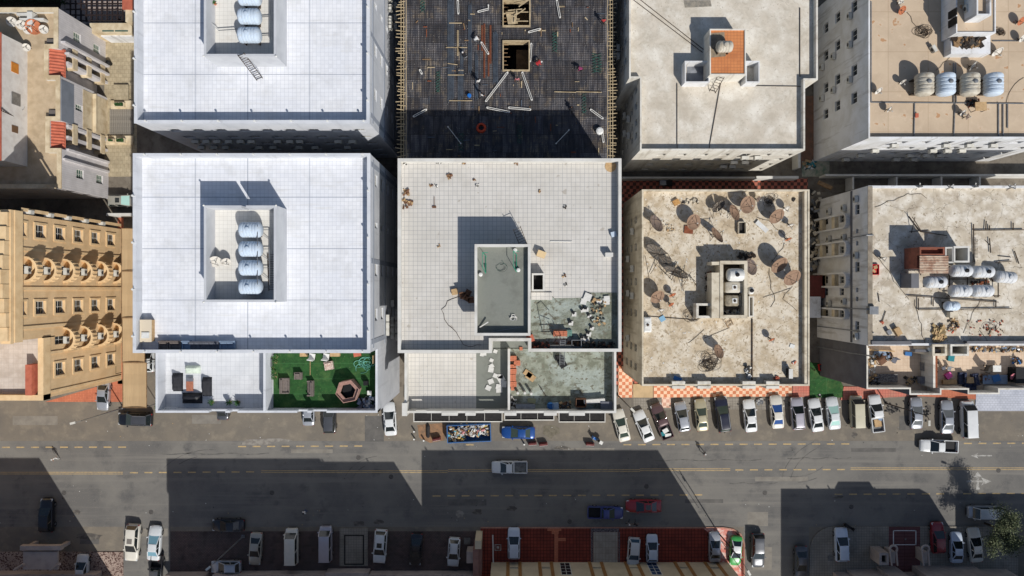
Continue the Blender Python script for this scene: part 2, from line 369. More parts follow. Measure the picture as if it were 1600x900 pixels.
arrow([(1526.5,749.8),(1525.5,745),(1521,745),(1527.5,737),(1534,745),(1530,745),(1529.5,749.8)])
m_pale = mat('pale stain', (142,137,129), (120,115,108), 1.5, .9, mix=(.45,.6))
m_oil = mat('oil stain', (84,80,76), (112,107,99), 1.5, .9, mix=(.45,.62))
def blob(px, py, rx, ry, m, nm='road_stain', z=.0065):
    pts = []
    for i in range(16):
        a = i*pi/8; r = RNG.uniform(.7, 1.15); pts.append((px+rx*r*cos(a), py+ry*r*sin(a)))
    sheet(nm, pts, z, m)
for i, (x, y, rx, ry, k) in enumerate(((420,688,45,3,0),(398,692,26,4,0),(1335,680,5,5,1),(718,803,7,6,0),(120,800,6,4,1),(800,795,10,4,1),(745,800,8,5,1),(592,815,9,4,1),(1310,777,8,3,1),(1450,640,5,10,1),(1395,640,12,6,1),(880,700,14,3,1),(140,838,22,5,1),(560,818,10,4,1))):
    blob(x, y, rx, ry, m_oil if k else m_pale, z=.0065+.0001*i)
def skid(pts, wd=1.1, m=None):
    L_ = []; R_ = []
    for i, (x, y) in enumerate(pts):
        a = pts[max(0, i-1)]; b_ = pts[min(len(pts)-1, i+1)]; d = hypot(b_[0]-a[0], b_[1]-a[1]); nx, ny = -(b_[1]-a[1])/d*wd, (b_[0]-a[0])/d*wd
        L_.append((x+nx, y+ny)); R_.append((x-nx, y-ny))
    sheet('tyre_mark', L_+R_[::-1], .0062, m or m_oil)
m_tyre = mat('tyre mark', (88,86,84), (110,107,102), .9, .9, mix=(.42,.58))
for cx, cy, r, a0, a1 in ((600,760,64,200,260),(600,760,52,205,235),(1240,700,60,40,110),(1240,700,72,60,85),(330,770,90,215,280),(330,770,78,230,255),(1330,760,110,190,240),(1330,760,96,190,240)):
    skid([(cx+r*cos(radians(a)), cy+r*.75*sin(radians(a))) for a in range(a0, a1+1, 6)], .55, m_tyre)
for y, x0, x1 in ((709,250,420),(719,1020,1190),(716,1230,1330),(755,1140,1215)):
    skid([(x0+(x1-x0)*i/10, y+1.2*sin(i*1.7)) for i in range(11)], .8, m_tyre)
m_patch = mat('asphalt patch', (92,90,87), (106,103,99), .8, .9, bump=.2); m_patch2 = mat('pale asphalt patch', (134,129,120), (120,115,107), .8, .9, bump=.2)
for i, (x0, y0, x1, y1, k) in enumerate(((125,838,155,850,0),(455,702,520,708,1),(700,780,760,790,0),(1180,745,1262,752,1),(1168,800,1200,822,1),(880,700,960,704,1),(570,650,600,690,0),(1070,780,1130,786,0),(300,648,345,662,1),(1330,700,1400,706,0),(196,826,262,838,1),(1405,650,1425,672,0),(20,650,90,664,1),(1176,855,1206,890,1))):
    sheet('asphalt_patch', R4(x0,y0,x1,y1), .0056+.0001*i, m_patch2 if k else m_patch)
for i, (x, y) in enumerate(((236,800),(611,745),(1010,760),(1195,770),(1330,792),(560,715),(890,815),(100,770),(1560,735),(425,770))):
    c_ = W(x, y); b_ = M(); b_.lathe((c_[0],c_[1],.0045), (0,0,1), ((0,.36),(.006,.36)), 14); b_.build('manhole_cover', mat('cast iron cover', (70,68,66), (92,88,84), 6, .7), label='round manhole cover in the road, %s' % ('by the sunlit side street','near the shadow gap','under the long dashed line','right of the big shadow tip','inside the shadow of the villa','near the upper dashes','below the dark blue pickup','in the left shadow','right of the white arrows','in the big left shadow')[i], cat='manhole cover')
blob(862, 673, 14, 11, mat('dumped wet concrete', (118,112,98), (96,90,78), 2, .9, bump=.5), 'concrete_spill', .007)
# low garden and yard walls in the alleys
def px_box(m_, x0, y0, x1, y1, z0, z1, zr=0, mi=0):
    a = W(x0, y0, zr); c_ = W(x1, y1, zr); m_.box(a[0], c_[0], a[1], c_[1], z0, z1, mi); return m_
def yard_wall(lbl, *rs, h=2.4, m=m_cwall, nm='boundary_wall'):
    b_ = M()
    for r in rs: px_box(b_, *r, 0, h, h)
    b_.build(nm, m, label=lbl, cat='wall')
# ------------------------------------------------------------------ buildings
def inset(p, t):
    n = len(p); out = []
    for i in range(n):
        a = Vector(p[i-1]); b_ = Vector(p[i]); c_ = Vector(p[(i+1) % n])
        d1 = (b_-a).normalized(); d2 = (c_-b_).normalized(); n1 = Vector((-d1.y, d1.x)); n2 = Vector((-d2.y, d2.x))
        k = 1 + n1.dot(n2)
        out.append(tuple(b_ + (n1+n2)*t/(k if k > .2 else .2)))
    return out
def wall_face(b_, p, q, z0, z1, ops, dep=.18, mi=0, mr=0):
    """vertical face from p to q (outside on the right) with real openings (u0,u1,v0,v1) and their reveals"""
    p = Vector(p); q = Vector(q); d = (q-p); L = d.length; d /= L; nrm = Vector((d.y, -d.x))
    us = sorted({0, L, *[o[0] for o in ops], *[o[1] for o in ops]}); vs = sorted({z0, z1, *[o[2] for o in ops], *[o[3] for o in ops]})
    P = lambda u, v, e=0: (p.x+d.x*u-nrm.x*e, p.y+d.y*u-nrm.y*e, v)
    for i in range(len(us)-1):
        for j in range(len(vs)-1):
            u = (us[i]+us[i+1])/2; v = (vs[j]+vs[j+1])/2
            if any(o[0] < u < o[1] and o[2] < v < o[3] for o in ops): continue
            b_.face([P(us[i],vs[j]),P(us[i+1],vs[j]),P(us[i+1],vs[j+1]),P(us[i],vs[j+1])], mi)
    for o in ops:
        a, c_, e, f = o[:4]
        b_.face([P(a,e),P(c_,e),P(c_,e,dep),P(a,e,dep)], mr); b_.face([P(a,f,dep),P(c_,f,dep),P(c_,f),P(a,f)], mr)
        b_.face([P(a,e),P(a,e,dep),P(a,f,dep),P(a,f)], mr); b_.face([P(c_,e,dep),P(c_,e),P(c_,f),P(c_,f,dep)], mr)
WIN = {}
def win_mesh(w_, h_, style):
    k = (round(w_, 2), round(h_, 2), style)
    if k in WIN: return WIN[k]
    fr = M(); t = .06
    fr.box(-w_/2, w_/2, .02, .1, 0, t); fr.box(-w_/2, w_/2, .02, .1, h_-t, h_)
    fr.box(-w_/2, -w_/2+t, .021, .099, t, h_-t); fr.box(w_/2-t, w_/2, .021, .099, t, h_-t)
    nx, ny = {'plain': (1, 0), 'cross': (1, 1), 'tall': (1, 3), 'grid': (1, 3), 'none': (0, 0)}[style]
    for i in range(nx): x = -w_/2+w_*(i+1)/(nx+1); fr.box(x-.025, x+.025, .03, .09, t, h_-t)
    for i in range(ny): z = h_*(i+1)/(ny+1); fr.box(-w_/2+t, w_/2-t, .032, .088, z-.025, z+.025)
    pn = M(); pn.box(-w_/2+.01, w_/2-.01, .055, .065, .01, h_-.01)
    WIN[k] = (fr, pn, {}); return WIN[k]
def windows(root, p, q, ops, style='plain', fm=None, gm=None, dep=.18):
    fm = fm or m_frame; gm = gm or m_glass
    p = Vector(p); q = Vector(q); d = (q-p).normalized(); nrm = Vector((d.y, -d.x)); rz = atan2(d.y, d.x)
    for o in ops:
        a, c_, e, f = o[:4]; st = o[4] if len(o) > 4 else style
        fr, pn, cache = win_mesh(c_-a, f-e, st); key = (fm.name, gm.name)
        if key not in cache: cache[key] = (fr.mesh('window', fm), pn.mesh('pane', gm))
        c = p + d*(a+c_)/2 - nrm*dep
        o1 = put(root, 'window', cache[key][0], (c.x, c.y, e), rz)
        o2 = bpy.data.objects.new('pane', cache[key][1]); COL.objects.link(o2); o2.parent = o1
def rect_w(x0, y0, x1, y1, z):
    """rectangle from pixels at height z, counter-clockwise: SW, SE, NE, NW -> edges 0 south, 1 east, 2 north, 3 west"""
    a = W(x0, y1, z); b_ = W(x1, y0, z); return [(a[0],a[1]),(b_[0],a[1]),(b_[0],b_[1]),(a[0],b_[1])]
def block(root, poly, z0, zt, zr, th, wm, rm, ops=None, cap=None, caph=.08, style='plain', fm=None, gm=None, wname='wall', rname='roof', edges=None, inner=None):
    """walls with openings, parapet, roof deck"""
    ops = ops or {}; n = len(poly); b_ = M(); zi = zt-caph if cap else zt
    for i in range(n):
        p, q = poly[i], poly[(i+1) % n]
        wall_face(b_, p, q, z0, zi, ops.get(i, []))
        if i in ops: windows(root, p, q, ops[i], style, fm, gm)
    ins = inset(poly, th)
    for i in range(n):
        j = (i+1) % n
        b_.face([(*ins[j],zr),(*ins[i],zr),(*ins[i],zi),(*ins[j],zi)], 1 if inner else 0)
        if not cap: b_.face([(*poly[i],zt),(*poly[j],zt),(*ins[j],zt),(*ins[i],zt)])
    wo = b_.build(wname, [wm, inner] if inner else wm, root)
    if cap:
        c_ = M(); o_ = inset(poly, -.05); i_ = inset(poly, th+.05)
        for i in range(n):
            j = (i+1) % n
            c_.face([(*o_[i],zt),(*o_[j],zt),(*i_[j],zt),(*i_[i],zt)]); c_.face([(*o_[i],zi),(*o_[j],zi),(*o_[j],zt),(*o_[i],zt)])
            c_.face([(*i_[j],zi),(*i_[i],zi),(*i_[i],zt),(*i_[j],zt)]); c_.face([(*o_[j],zi),(*o_[i],zi),(*i_[i],zi),(*i_[j],zi)])
        c_.build('parapet_coping', cap, root)
    r = M(); r.face([(*p, zr) for p in ins]); r.build(rname, rm, root)
    return ins
def U(poly, i, coord):   # position along edge i of a world x or y coordinate
    p = poly[i]; q = poly[(i+1) % len(poly)]
    return abs(coord - (p[0] if abs(q[0]-p[0]) > abs(q[1]-p[1]) else p[1]))
def ops_on(poly, i, coords, zs, w_, h_):
    L = hypot(poly[i][0]-poly[(i+1) % len(poly)][0], poly[i][1]-poly[(i+1) % len(poly)][1]); r = []
    for c in coords:
        u = U(poly, i, c)
        if u-w_/2 < .2 or u+w_/2 > L-.2: continue
        for z in zs: r.append((u-w_/2, u+w_/2, z, z+h_))
    return r
# ------------------------------------------------------------------ air conditioners
def make_ac(label, cat='air conditioner'):
    t = thing('air_conditioner', label, cat)
    c = M(); c.box(-.46,.46,-.56,-.12,0,.62); c.box(-.44,.44,-.575,-.56,.03,.59); c.build('casing', m_acw, t)
    g_ = M(); g_.cyl((0,-.575,.31),(0,-.59,.31),.25,12); g_.build('fan_grille', m_acg, t)
    s = M()
    for x in (-.3,.3): s.box(x-.025,x+.025,-.56,0,-.07,-.001); s.box(x-.025,x+.025,-.12,-.005,-.001,.4)
    s.build('bracket', m_galv, t); return t
AC0 = None
def ac(x, y, z, rz, label, group):
    global AC0
    if AC0 is None:
        t = make_ac(label); AC0 = [t, None]
    else:
        if AC0[1] is None: AC0[1] = snap(AC0[0])
        t = copy_tree(AC0[1])
    t.location = (x, y, z); t.rotation_euler = (0, 0, rz); t['label'] = label; t['group'] = group; return t
ORD = ['first', 'second', 'third', 'fourth', 'fifth', 'sixth', 'seventh', 'eighth', 'ninth', 'tenth', 'eleventh', 'twelfth', 'thirteenth', 'fourteenth']
def acs(poly, i, items, text, group, order='from the street'):
    """items: (coord, z) along edge i; text: what wall"""
    p = Vector(poly[i]); q = Vector(poly[(i+1) % len(poly)]); d = (q-p).normalized(); rz = atan2(d.y, d.x)
    rows = sorted({round(z, 1) for _, z in items}, reverse=True)
    for z in rows:
        lv = {0: 'top row', 1: 'second row', 2: 'third row', 3: 'fourth row', 4: 'fifth row'}[rows.index(z)]
        if len(rows) == 1: lv = 'only row'
        for k, c in enumerate([c for c, zz in items if round(zz, 1) == z]):
            pt = p + d*U(poly, i, c)
            ac(pt.x, pt.y, z, rz, '%s air conditioner %s, %s on %s' % (ORD[k], order, lv, text), group)
# ------------------------------------------------------------------ A: white tower at the top, B: white tower in the left middle
def root_for(poly, name, label, cat='building'):
    x = sum(p[0] for p in poly)/len(poly); y = sum(p[1] for p in poly)/len(poly)
    return thing(name, label, cat, (round(x, 2), round(y, 2), 0))
FE = (18.3, 14.5, 10.7, 6.9, 3.1)
def white_tower(pxr, label, acside, terrace):
    P = rect_w(*pxr, 22); r = root_for(P, 'apartment_tower', label)
    Y0, Y1 = P[0][1], P[2][1]
    e = []
    for k in range(5):
        y = Y1 - 2.7 - k*5.6
        if y > Y0+2: e += ops_on(P, 1, [y], [z-.9 for z in FE], 1.5 if k != 1 else .7, 1.5)
    ops = {1: e}
    xs = [P[0][0]+3+2.9*k for k in range(9)]
    ops[0] = ops_on(P, 0, xs, [z-.9 for z in FE], 1.4, 1.4) if not terrace else ops_on(P, 0, xs[::2], [17.4], 1.0, 1.6)
    ops[2] = ops_on(P, 2, xs, [z-.9 for z in FE], 1.4, 1.4)
    ins = block(r, P, 0, 22, 20.5, .3, m_wwall, m_wroof, ops, cap=m_wwall)
    # grey render bands on the east and south faces, standing proud
    b_ = M()
    for z in (19.7, 12.1, 4.6): b_.box(P[1][0]-.01, P[1][0]+.05, Y0+.4, Y1-.4, z, z+.55)
    for y in (Y0+.9, (Y0+Y1)/2-1.2, Y1-1.4): b_.box(P[1][0]-.01, P[1][0]+.04, y, y+.6, 0, 21.3)
    build_each(b_, 'facade_band', m_wwallg, r)
    # expansion joints
    b_ = M(); x0, x1 = ins[0][0], ins[1][0]; y0, y1 = ins[0][1], ins[2][1]
    for px in (305, 387, 484): x = W(px, 0, 20.5)[0]; b_.box(x-.035, x+.035, y0, y1, 20.5, 20.506)
    for f in (.16, .43, .70): y = y0+(y1-y0)*(1-f)-1; b_.box(x0, x1, y-.035, y+.035, 20.5, 20.507)
    build_each(b_, 'expansion_joint', mat('joint sealant', (150,156,168), rough=.9), r)
    # tank enclosure on the roof
    ex0, ex1 = W(318.5, 0, 24.3)[0], W(431.5, 0, 24.3)[0]
    yc = {0: (W(0, 321, 24.3)[1], W(0, 472, 24.3)[1]), 1: (W(0, -62, 24.3)[1], W(0, 88, 24.3)[1])}[0 if terrace else 1]
    Q = [(ex0,yc[1]),(ex1,yc[1]),(ex1,yc[0]),(ex0,yc[0])]
    b_ = M(); xi = inset(Q, .28); gx0, gx1 = W(377, 0, 24.3)[0], W(384, 0, 24.3)[0]
    for i in range(4):
        j = (i+1) % 4
        if i == 2 and terrace:
            for a, c_ in ((Q[2][0], gx1), (gx0, Q[3][0])):
                b_.box(min(a,c_)+.003, max(a,c_)-.003, Q[2][1]-.277, Q[2][1], 21.9, 24.297)
            b_.box(Q[3][0]+.003, Q[2][0]-.003, Q[2][1]-.276, Q[2][1]-.001, 20.5, 21.9)
            continue
        b_.face([(*Q[i],20.5),(*Q[j],20.5),(*Q[j],24.3),(*Q[i],24.3)]); b_.face([(*Q[i],24.3),(*Q[j],24.3),(*xi[j],24.3),(*xi[i],24.3)])
        b_.face([(*xi[j],21.9),(*xi[i],21.9),(*xi[i],24.3),(*xi[j],24.3)])
    b_.build('tank_enclosure_wall', mat('pale grey render', (196,198,201), (184,186,190), .5, .85, bump=.05), r)
    b_ = M(); b_.face([(*p, 21.9) for p in xi]); b_.build('tank_deck', m_wroof2, r)
    b_ = M()
    for (x, y) in Q: b_.lathe((x, y, 24.3), (0,0,1), ((0,.1),(.12,.12),(.2,.02)), 8)
    build_each(b_, 'corner_finial', m_white, r)
    # little bollard lights on the parapet coping
    lm = M(); lm.lathe((0,0,0), (0,0,1), ((0,.05),(.35,.05),(.36,.13),(.5,.13),(.52,.02)), 8); me = lm.mesh('parapet_light', m_white)
    for k in range(7):
        put(r, 'parapet_light', me, (x0+1.2+k*4.35, Y0+.15, 22)); put(r, 'parapet_light', me, (x0+1.2+k*4.35, Y1-.15, 22))
    for k in range(4): put(r, 'parapet_light', me, (P[0][0]+.15, Y0+2+k*5.6, 22)); put(r, 'parapet_light', me, (P[1][0]-.15, Y0+2.6+k*5.6, 22))
    return r, P, Q
A, PA, QA = white_tower((210,-119,577,192), 'white tower with tiled roof at the top, walled blue tanks and a leaning ladder', 'S', False)
B, PB, QB = white_tower((208,240,578,551), 'white tower with tiled roof, furnished terrace and green turf terrace facing the road', 'E', True)
acs(PA, 0, [(W(x, 0, 12.5)[0], 12.6) for x in (308,325,342,360,378,395,436,455,470,530,552)] + [(W(x, 0, 8.5)[0], 8.8) for x in (318,338,356,408,430,470,495,545)], 'shaded south wall of top white tower', 'air conditioners on the shaded wall between the white towers', 'from the left')
acs(PB, 1, [(W(0,y,12)[1], 11.6) for y in (571,519,497)]+[(W(0,y,8)[1], 8.2) for y in (568,556,524,474,500)]+[(W(0,y,5)[1], 4.8) for y in (572,560,540,515,488)], 'east wall of turf terrace tower', 'air conditioners on the east wall of the white tower', 'from the road')
acs(PA, 1, [(W(0,y,8)[1], 9.2) for y in (48,38,20,4)]+[(W(0,y,5)[1], 5.2) for y in (44,30,12)], 'east wall of top white tower', 'air conditioners on the east wall of the top white tower', 'from the alley')
# lower block of B with the two terraces
def terrace_block(root, xa, xb, yt, yb, zt, zr, par, wm, rms, split, th=.28, sp_h=None, gaps=(), ztop_ref=None):
    a = W(xa, yb, zt); c_ = W(xb, yb, zt); ytop = yt
    P = [(a[0],a[1]),(c_[0],a[1]),(c_[0],ytop),(a[0],ytop)]
    b_ = M()
    ops = ops_on(P, 0, [a[0]+2.5+3.4*k for k in range(int((c_[0]-a[0])/3.4))], [1.8,5.4,9.0,12.0], 1.4, 1.5)
    wall_face(b_, P[0], P[1], 0, zr, ops); windows(root, P[0], P[1], ops)
    wall_face(b_, P[1], P[2], 0, zt, []); wall_face(b_, P[3], P[0], 0, zt, [])
    b_.face([(P[1][0]-th,a[1]+th,zr),(P[1][0]-th,ytop,zr),(P[1][0]-th,ytop,zt),(P[1][0]-th,a[1]+th,zt)][::-1])
    b_.face([(P[0][0]+th,a[1]+th,zr),(P[0][0]+th,ytop,zr),(P[0][0]+th,ytop,zt),(P[0][0]+th,a[1]+th,zt)])
    b_.face([(P[1][0]-th,a[1],zt),(P[1][0],a[1],zt),(P[1][0],ytop,zt),(P[1][0]-th,ytop,zt)]); b_.face([(P[0][0],a[1],zt),(P[0][0]+th,a[1],zt),(P[0][0]+th,ytop,zt),(P[0][0],ytop,zt)])
    # south parapet in pieces with gaps of lower height
    xs = [P[0][0]] + sum([[W(u,0,zt)[0], W(v,0,zt)[0]] for u, v, _ in gaps], []) + [P[1][0]]
    for k in range(0, len(xs), 2): b_.box(xs[k], xs[k+1], a[1], a[1]+th-.002, zr, zt-.002)
    for u, v, dz in gaps:
        if dz == 'slot':
            b_.box(W(u,0,zt)[0], W(v,0,zt)[0], a[1]+.02, a[1]+th-.03, zr, zr+1.15); b_.box(W(u,0,zt)[0], W(v,0,zt)[0], a[1]+.02, a[1]+th-.03, zr+1.62, zt-.004)
        else: b_.box(W(u,0,zt)[0], W(v,0,zt)[0], a[1]+.02, a[1]+th-.03, zr, zt-dz)
    b_.build('lower_wall', wm, root)
    for (u, v, m_, nm) in rms:
        x0 = P[0][0]+th if u is None else W(u,0,zr)[0]; x1 = P[1][0]-th if v is None else W(v,0,zr)[0]
        f = M(); f.face([(x0,a[1]+th,zr),(x1,a[1]+th,zr),(x1,ytop,zr),(x0,ytop,zr)]); f.build(nm, m_, root)
    if split:
        f = M(); x = W(split, 0, zr+sp_h)[0]; f.box(x-.3, x, a[1]+th+.002, ytop-.002, zr+.002, zr+sp_h); f.build('dividing_wall', wm, root)
    return P
PBt = terrace_block(B, 243, 590, PB[0][1], 645, 17, 15, 2, m_wwall, [(None, 427, mat('grey white terrace tile', (204,206,209), (214,215,217), .4, .8, grid=(.6,.6,.012,(168,172,178),.04), c3=(192,193,195), sc3=.5, mix3=(.5,.75)), 'terrace_floor'), (427, None, m_turf, 'artificial_turf')], 415, sp_h=2.6, gaps=[(326,352,1.0),(359,371,.9),(464,480,.9),(487,510,.9)])
# ------------------------------------------------------------------ C: central building
kC = lambda x, y: W(x, y, 22)
PC = [kC(622,551), kC(768,551), kC(768,532.5), kC(826,532.5), kC(826,549), kC(970.5,549), kC(970.5,248), kC(622,248)]
C = root_for(PC, 'apartment_building', 'off white building in the middle with grey tiled roof and unfinished wet screed')
opC = {6: ops_on(PC, 6, [W(x,0,15)[0] for x in (650,690,730,770,810,850,890,930)], [2,5.8,9.6,13.4,17.2], 1.2, 1.4),
       7: ops_on(PC, 7, [W(0,y,15)[1] for y in (290,330,370,410,450,490)], [2,5.8,9.6,13.4,17.2], 1.2, 1.4),
       5: ops_on(PC, 5, [W(0,y,15)[1] for y in (290,330,370,410,450,490)], [2,5.8,9.6,13.4,17.2], 1.2, 1.4)}
insC = block(C, PC, 0, 22, 20.8, .27, m_cwall, m_croof, opC, cap=m_cwall, caph=.1)
def patch(root, px, z, m, nm):
    q = [W(x, y, z) for x, y in px]
    a = sum(q[i][0]*q[(i+1) % len(q)][1]-q[(i+1) % len(q)][0]*q[i][1] for i in range(len(q)))
    if a < 0: q.reverse()
    f = M(); f.face([(x, y, z) for x, y in q]); return f.build(nm, m, root)
patch(C, [(829,463),(864,463),(866,466),(912,465),(913,457),(964.5,457),(964.5,546),(829,546)], 20.81, m_screed, 'wet_screed')
# penthouse: slab top overhangs its body to the south
z0 = 24.8
Q = [W(741.5,524.5,z0), W(829,524.5,z0), W(829,381.5,z0), W(741.5,381.5,z0)]
b_ = M(); b_.box(Q[0][0]+.05, Q[1][0]-.05, W(0,489,20.8)[1], Q[2][1]-.05, 20.8, 23.7); b_.build('penthouse_wall', m_cwall, C)
xi = inset(Q, .3); b_ = M()
for i in range(4):
    j = (i+1) % 4
    b_.face([(*Q[i],23.7),(*Q[j],23.7),(*Q[j],z0),(*Q[i],z0)]); b_.face([(*xi[j],23.9),(*xi[i],23.9),(*xi[i],z0),(*xi[j],z0)]); b_.face([(*Q[i],z0),(*Q[j],z0),(*xi[j],z0),(*xi[i],z0)])
b_.face([(*p, 23.7) for p in Q][::-1]); b_.build('penthouse_parapet', m_cwall, C)
b_ = M(); b_.face([(*p, 23.9) for p in xi]); b_.build('penthouse_roof', m_screed2, C)
# small shaft beside the penthouse
b_ = M(); sh = (831,427,851,455)
def ring_box(b_, x0, y0, x1, y1, zb, zt, t, zref=None):
    a = W(x0, y1, zref or zt); c_ = W(x1, y0, zref or zt)
    b_.box(a[0], c_[0], a[1], a[1]+t, zb, zt); b_.box(a[0], c_[0], c_[1]-t, c_[1], zb, zt)
    b_.box(a[0], a[0]+t, a[1]+t, c_[1]-t, zb, zt-.001); b_.box(c_[0]-t, c_[0], a[1]+t, c_[1]-t, zb, zt-.001)
ring_box(b_, *sh, 20.8, 22.2, .2); b_.build('shaft_wall', m_cwall, C)
b_ = M(); px_box(b_, 831.5,429,850,454, 20.82, 20.83, 20.8); b_.build('shaft_opening', m_dark, C)
b_ = M(); px_box(b_, 830,457,863,468.5, 20.8, 21.0, 21.0); b_.build('shaft_plinth', m_croof, C)
PCt = terrace_block(C, 632, 963, PC[0][1], 645.5, 17.2, 15.4, 1.8, m_cwall, [(None, 744, m_croof, 'terrace_floor'), (744, 797, m_screed2, 'screed_floor'), (797, None, m_screed, 'wet_screed_floor')], 797, sp_h=1.7, gaps=[(649,667,'slot'),(756,781,'slot')])
b_ = M(); a = W(629,642,17.6); c_ = W(638,628,17.6); px_box(b_, 628,630,636,650, 15.6, 17.6, 17.6)
for x0, x1 in ((690,715),(727,743),(788,807),(850,870),(889,914)): px_box(b_, x0, 644, x1, 649.5, 16.4, 17.25, 17.25)
build_each(b_, 'parapet_bump', m_cwall, C)
b_ = M(); c1 = W(768,0,15.4)[0]; c2 = W(826,0,15.4)[0]; b_.box(c1, c2, PC[0][1]-.1, PC[2][1], 15.2, 15.4); b_.build('landing_floor', m_screed2, C)
# shopfront awnings at the foot of C
def awning(x0, x1, y0, y1, label):
    r = thing('awning', label, 'awning', (*W((x0+x1)/2, y1, 0), 0)); a = W(x0, y1, 3.6); c_ = W(x1, y0, 3.6)
    f = M(); f.box(a[0], c_[0], a[1]+.12, c_[1], 3.35, 3.42); f.build('awning_cloth', mat('black awning cloth', (36,35,36), (48,46,46), 2, .9), r)
    f = M(); f.box(a[0], c_[0], a[1], a[1]+.12, 3.3, 3.6); f.box(a[0], a[0]+.1, a[1]+.12, c_[1], 3.4, 3.55); f.box(c_[0]-.1, c_[0], a[1]+.12, c_[1], 3.4, 3.55)
    n = int((c_[0]-a[0])/2.2)
    for i in range(1, n): f.bar((a[0]+i*(c_[0]-a[0])/n, a[1]+.12, 3.46), (a[0]+i*(c_[0]-a[0])/n, c_[1], 3.46), .05)
    f.build('awning_frame', m_cwall, r)
    for x in (a[0]+.1, c_[0]-.1): f = M(); f.box(x-.06, x+.06, a[1]+.01, a[1]+.11, 0, 3.3); f.build('post', m_galv, r)
awning(646, 785, 640, 659.5, 'long black shop awning with pale frame under the central building, behind the rubbish skip')
awning(788, 866, 640, 657, 'short black shop awning with pale frame under the central building, behind the blue car')
awning(873, 946, 640, 660, 'black shop awning at the right end of the central building near the white sedan')
# ------------------------------------------------------------------ D: building under construction
zD = 13.0
dx0, dx1 = W(632,0,zD)[0], W(951,0,zD)[0]; dy0, dy1 = PC[7][1]+.35, W(0,-130,zD)[1]
D = thing('construction_building', 'unfinished building with dark rebar covered formwork deck and timber edges', 'building', ((dx0+dx1)/2, (dy0+dy1)/2, 0))
holes = [(787,66,826,110),(787,2,827,41)]
hw = [(*W(a, d, zD), *W(c_, b_2, zD)) for a, b_2, c_, d in holes]
b_ = M(); xs = sorted({dx0, dx1, *[h[0] for h in hw], *[h[2] for h in hw]}); ys = sorted({dy0, dy1, *[h[1] for h in hw], *[h[3] for h in hw]})
for i in range(len(xs)-1):
    for j in range(len(ys)-1):
        x, y = (xs[i]+xs[i+1])/2, (ys[j]+ys[j+1])/2
        if any(h[0] < x < h[2] and h[1] < y < h[3] for h in hw): continue
        b_.face([(xs[i],ys[j],zD),(xs[i+1],ys[j],zD),(xs[i+1],ys[j+1],zD),(xs[i],ys[j+1],zD)])
b_.build('formwork_deck', m_deck, D)
b_ = M()
for a, c_, p, q in ((dx0,dx1,dy0,dy0+.1),(dx0,dx1,dy1-.1,dy1),(dx0,dx0+.1,dy0+.1,dy1-.1),(dx1-.1,dx1,dy0+.1,dy1-.1)): b_.box(a, c_, p, q, 0, zD-.01)
build_each(b_, 'raw_wall', m_jslate, D)
for h in hw:
    b_ = M(); b_.box(h[0]-.15, h[0], h[1]-.15, h[3]+.15, zD-1, zD+.35); b_.box(h[2], h[2]+.15, h[1]-.15, h[3]+.15, zD-1, zD+.35); b_.box(h[0], h[2], h[1]-.15, h[1], zD-1, zD+.36); b_.box(h[0], h[2], h[3], h[3]+.15, zD-1, zD+.36)
    b_.build('shaft_formwork', m_timber, D)
    b_ = M()
    for k in range(7): y = h[1]+(h[3]-h[1])*(k+.5)/7; b_.box(h[0]-.1, h[0]+RNG.uniform(.3,.9), y-.04, y+.04, zD-.3, zD-.2)
    b_.box(h[0]+1.7, h[2], h[1], h[3], zD-3, zD-2.9); build_each(b_, 'shaft_prop', m_timberd, D)
b_ = M(); h = hw[1]
for k in range(9): b_.ob((h[0]+RNG.uniform(.5,2.8), h[1]+RNG.uniform(.4,3), zD+.1+.08*k), (RNG.uniform(1.2,2.6), .12, .06), rz=RNG.choice((0, .1, 1.5, .6)))
b_.ob((h[0]+1.1, h[1]+1.0, zD+.1), (1.3,1.6,.03), rz=.2); build_each(b_, 'loose_board', m_timber, D)
b_ = M()   # rebar mat: real bars, lying on the deck
x = dx0+.6
while x < dx1-.3:
    segs = [(dy0+.4, dy1-.3)]
    for h in hw:
        if h[0]-.2 < x < h[2]+.2: segs = [(a, c_) for s in segs for a, c_ in (((s[0], h[1]-.3), (h[3]+.3, s[1])) if s[0] < h[1] and s[1] > h[3] else (s,))]
    for a, c_ in segs: b_.box(x, x+.028, a, c_, zD+.06, zD+.085)
    x += .235
y = dy0+.5
while y < dy1-.3:
    segs = [(dx0+.4, dx1-.3)]
    for h in hw:
        if h[1]-.2 < y < h[3]+.2: segs = [(a, c_) for s in segs for a, c_ in (((s[0], h[0]-.3), (h[2]+.3, s[1])) if s[0] < h[0] and s[1] > h[2] else (s,))]
    for a, c_ in segs: b_.box(a, c_, y, y+.028, zD+.088, zD+.112)
    y += .235
b_.build('rebar_mat', m_rebar, D, kind='stuff')
b_ = M()
for k in range(300):
    x, y = RNG.uniform(dx0+.5, dx1-.5), RNG.uniform(dy0+.5, dy1-.5)
    if any(h[0] < x < h[2] and h[1] < y < h[3] for h in hw): continue
    b_.box(x, x+.07, y, y+.07, zD+.01, zD+.125)
b_.build('concrete_spacer', mat('pale spacer', (140,138,132)), D, kind='stuff')
b_ = M()
for (x, y, wd, ln) in ((705,78,11,160),(735,60,7,110),(722,115,5,80),(745,120,5,70),(718,140,5,60),(775,90,9,80)):
    c0 = W(x, y, zD)
    for k in range(int(wd*1.2)): b_.box(c0[0]-wd*.042+k*.07, c0[0]-wd*.042+k*.07+.035, c0[1]-ln*.0426+RNG.uniform(-.4,.4), c0[1]+ln*.0426+RNG.uniform(-.4,.4), zD+.12+.01*(k % 3), zD+.17+.01*(k % 3))
b_.build('rebar_bundle', m_rebarb, D, kind='stuff')
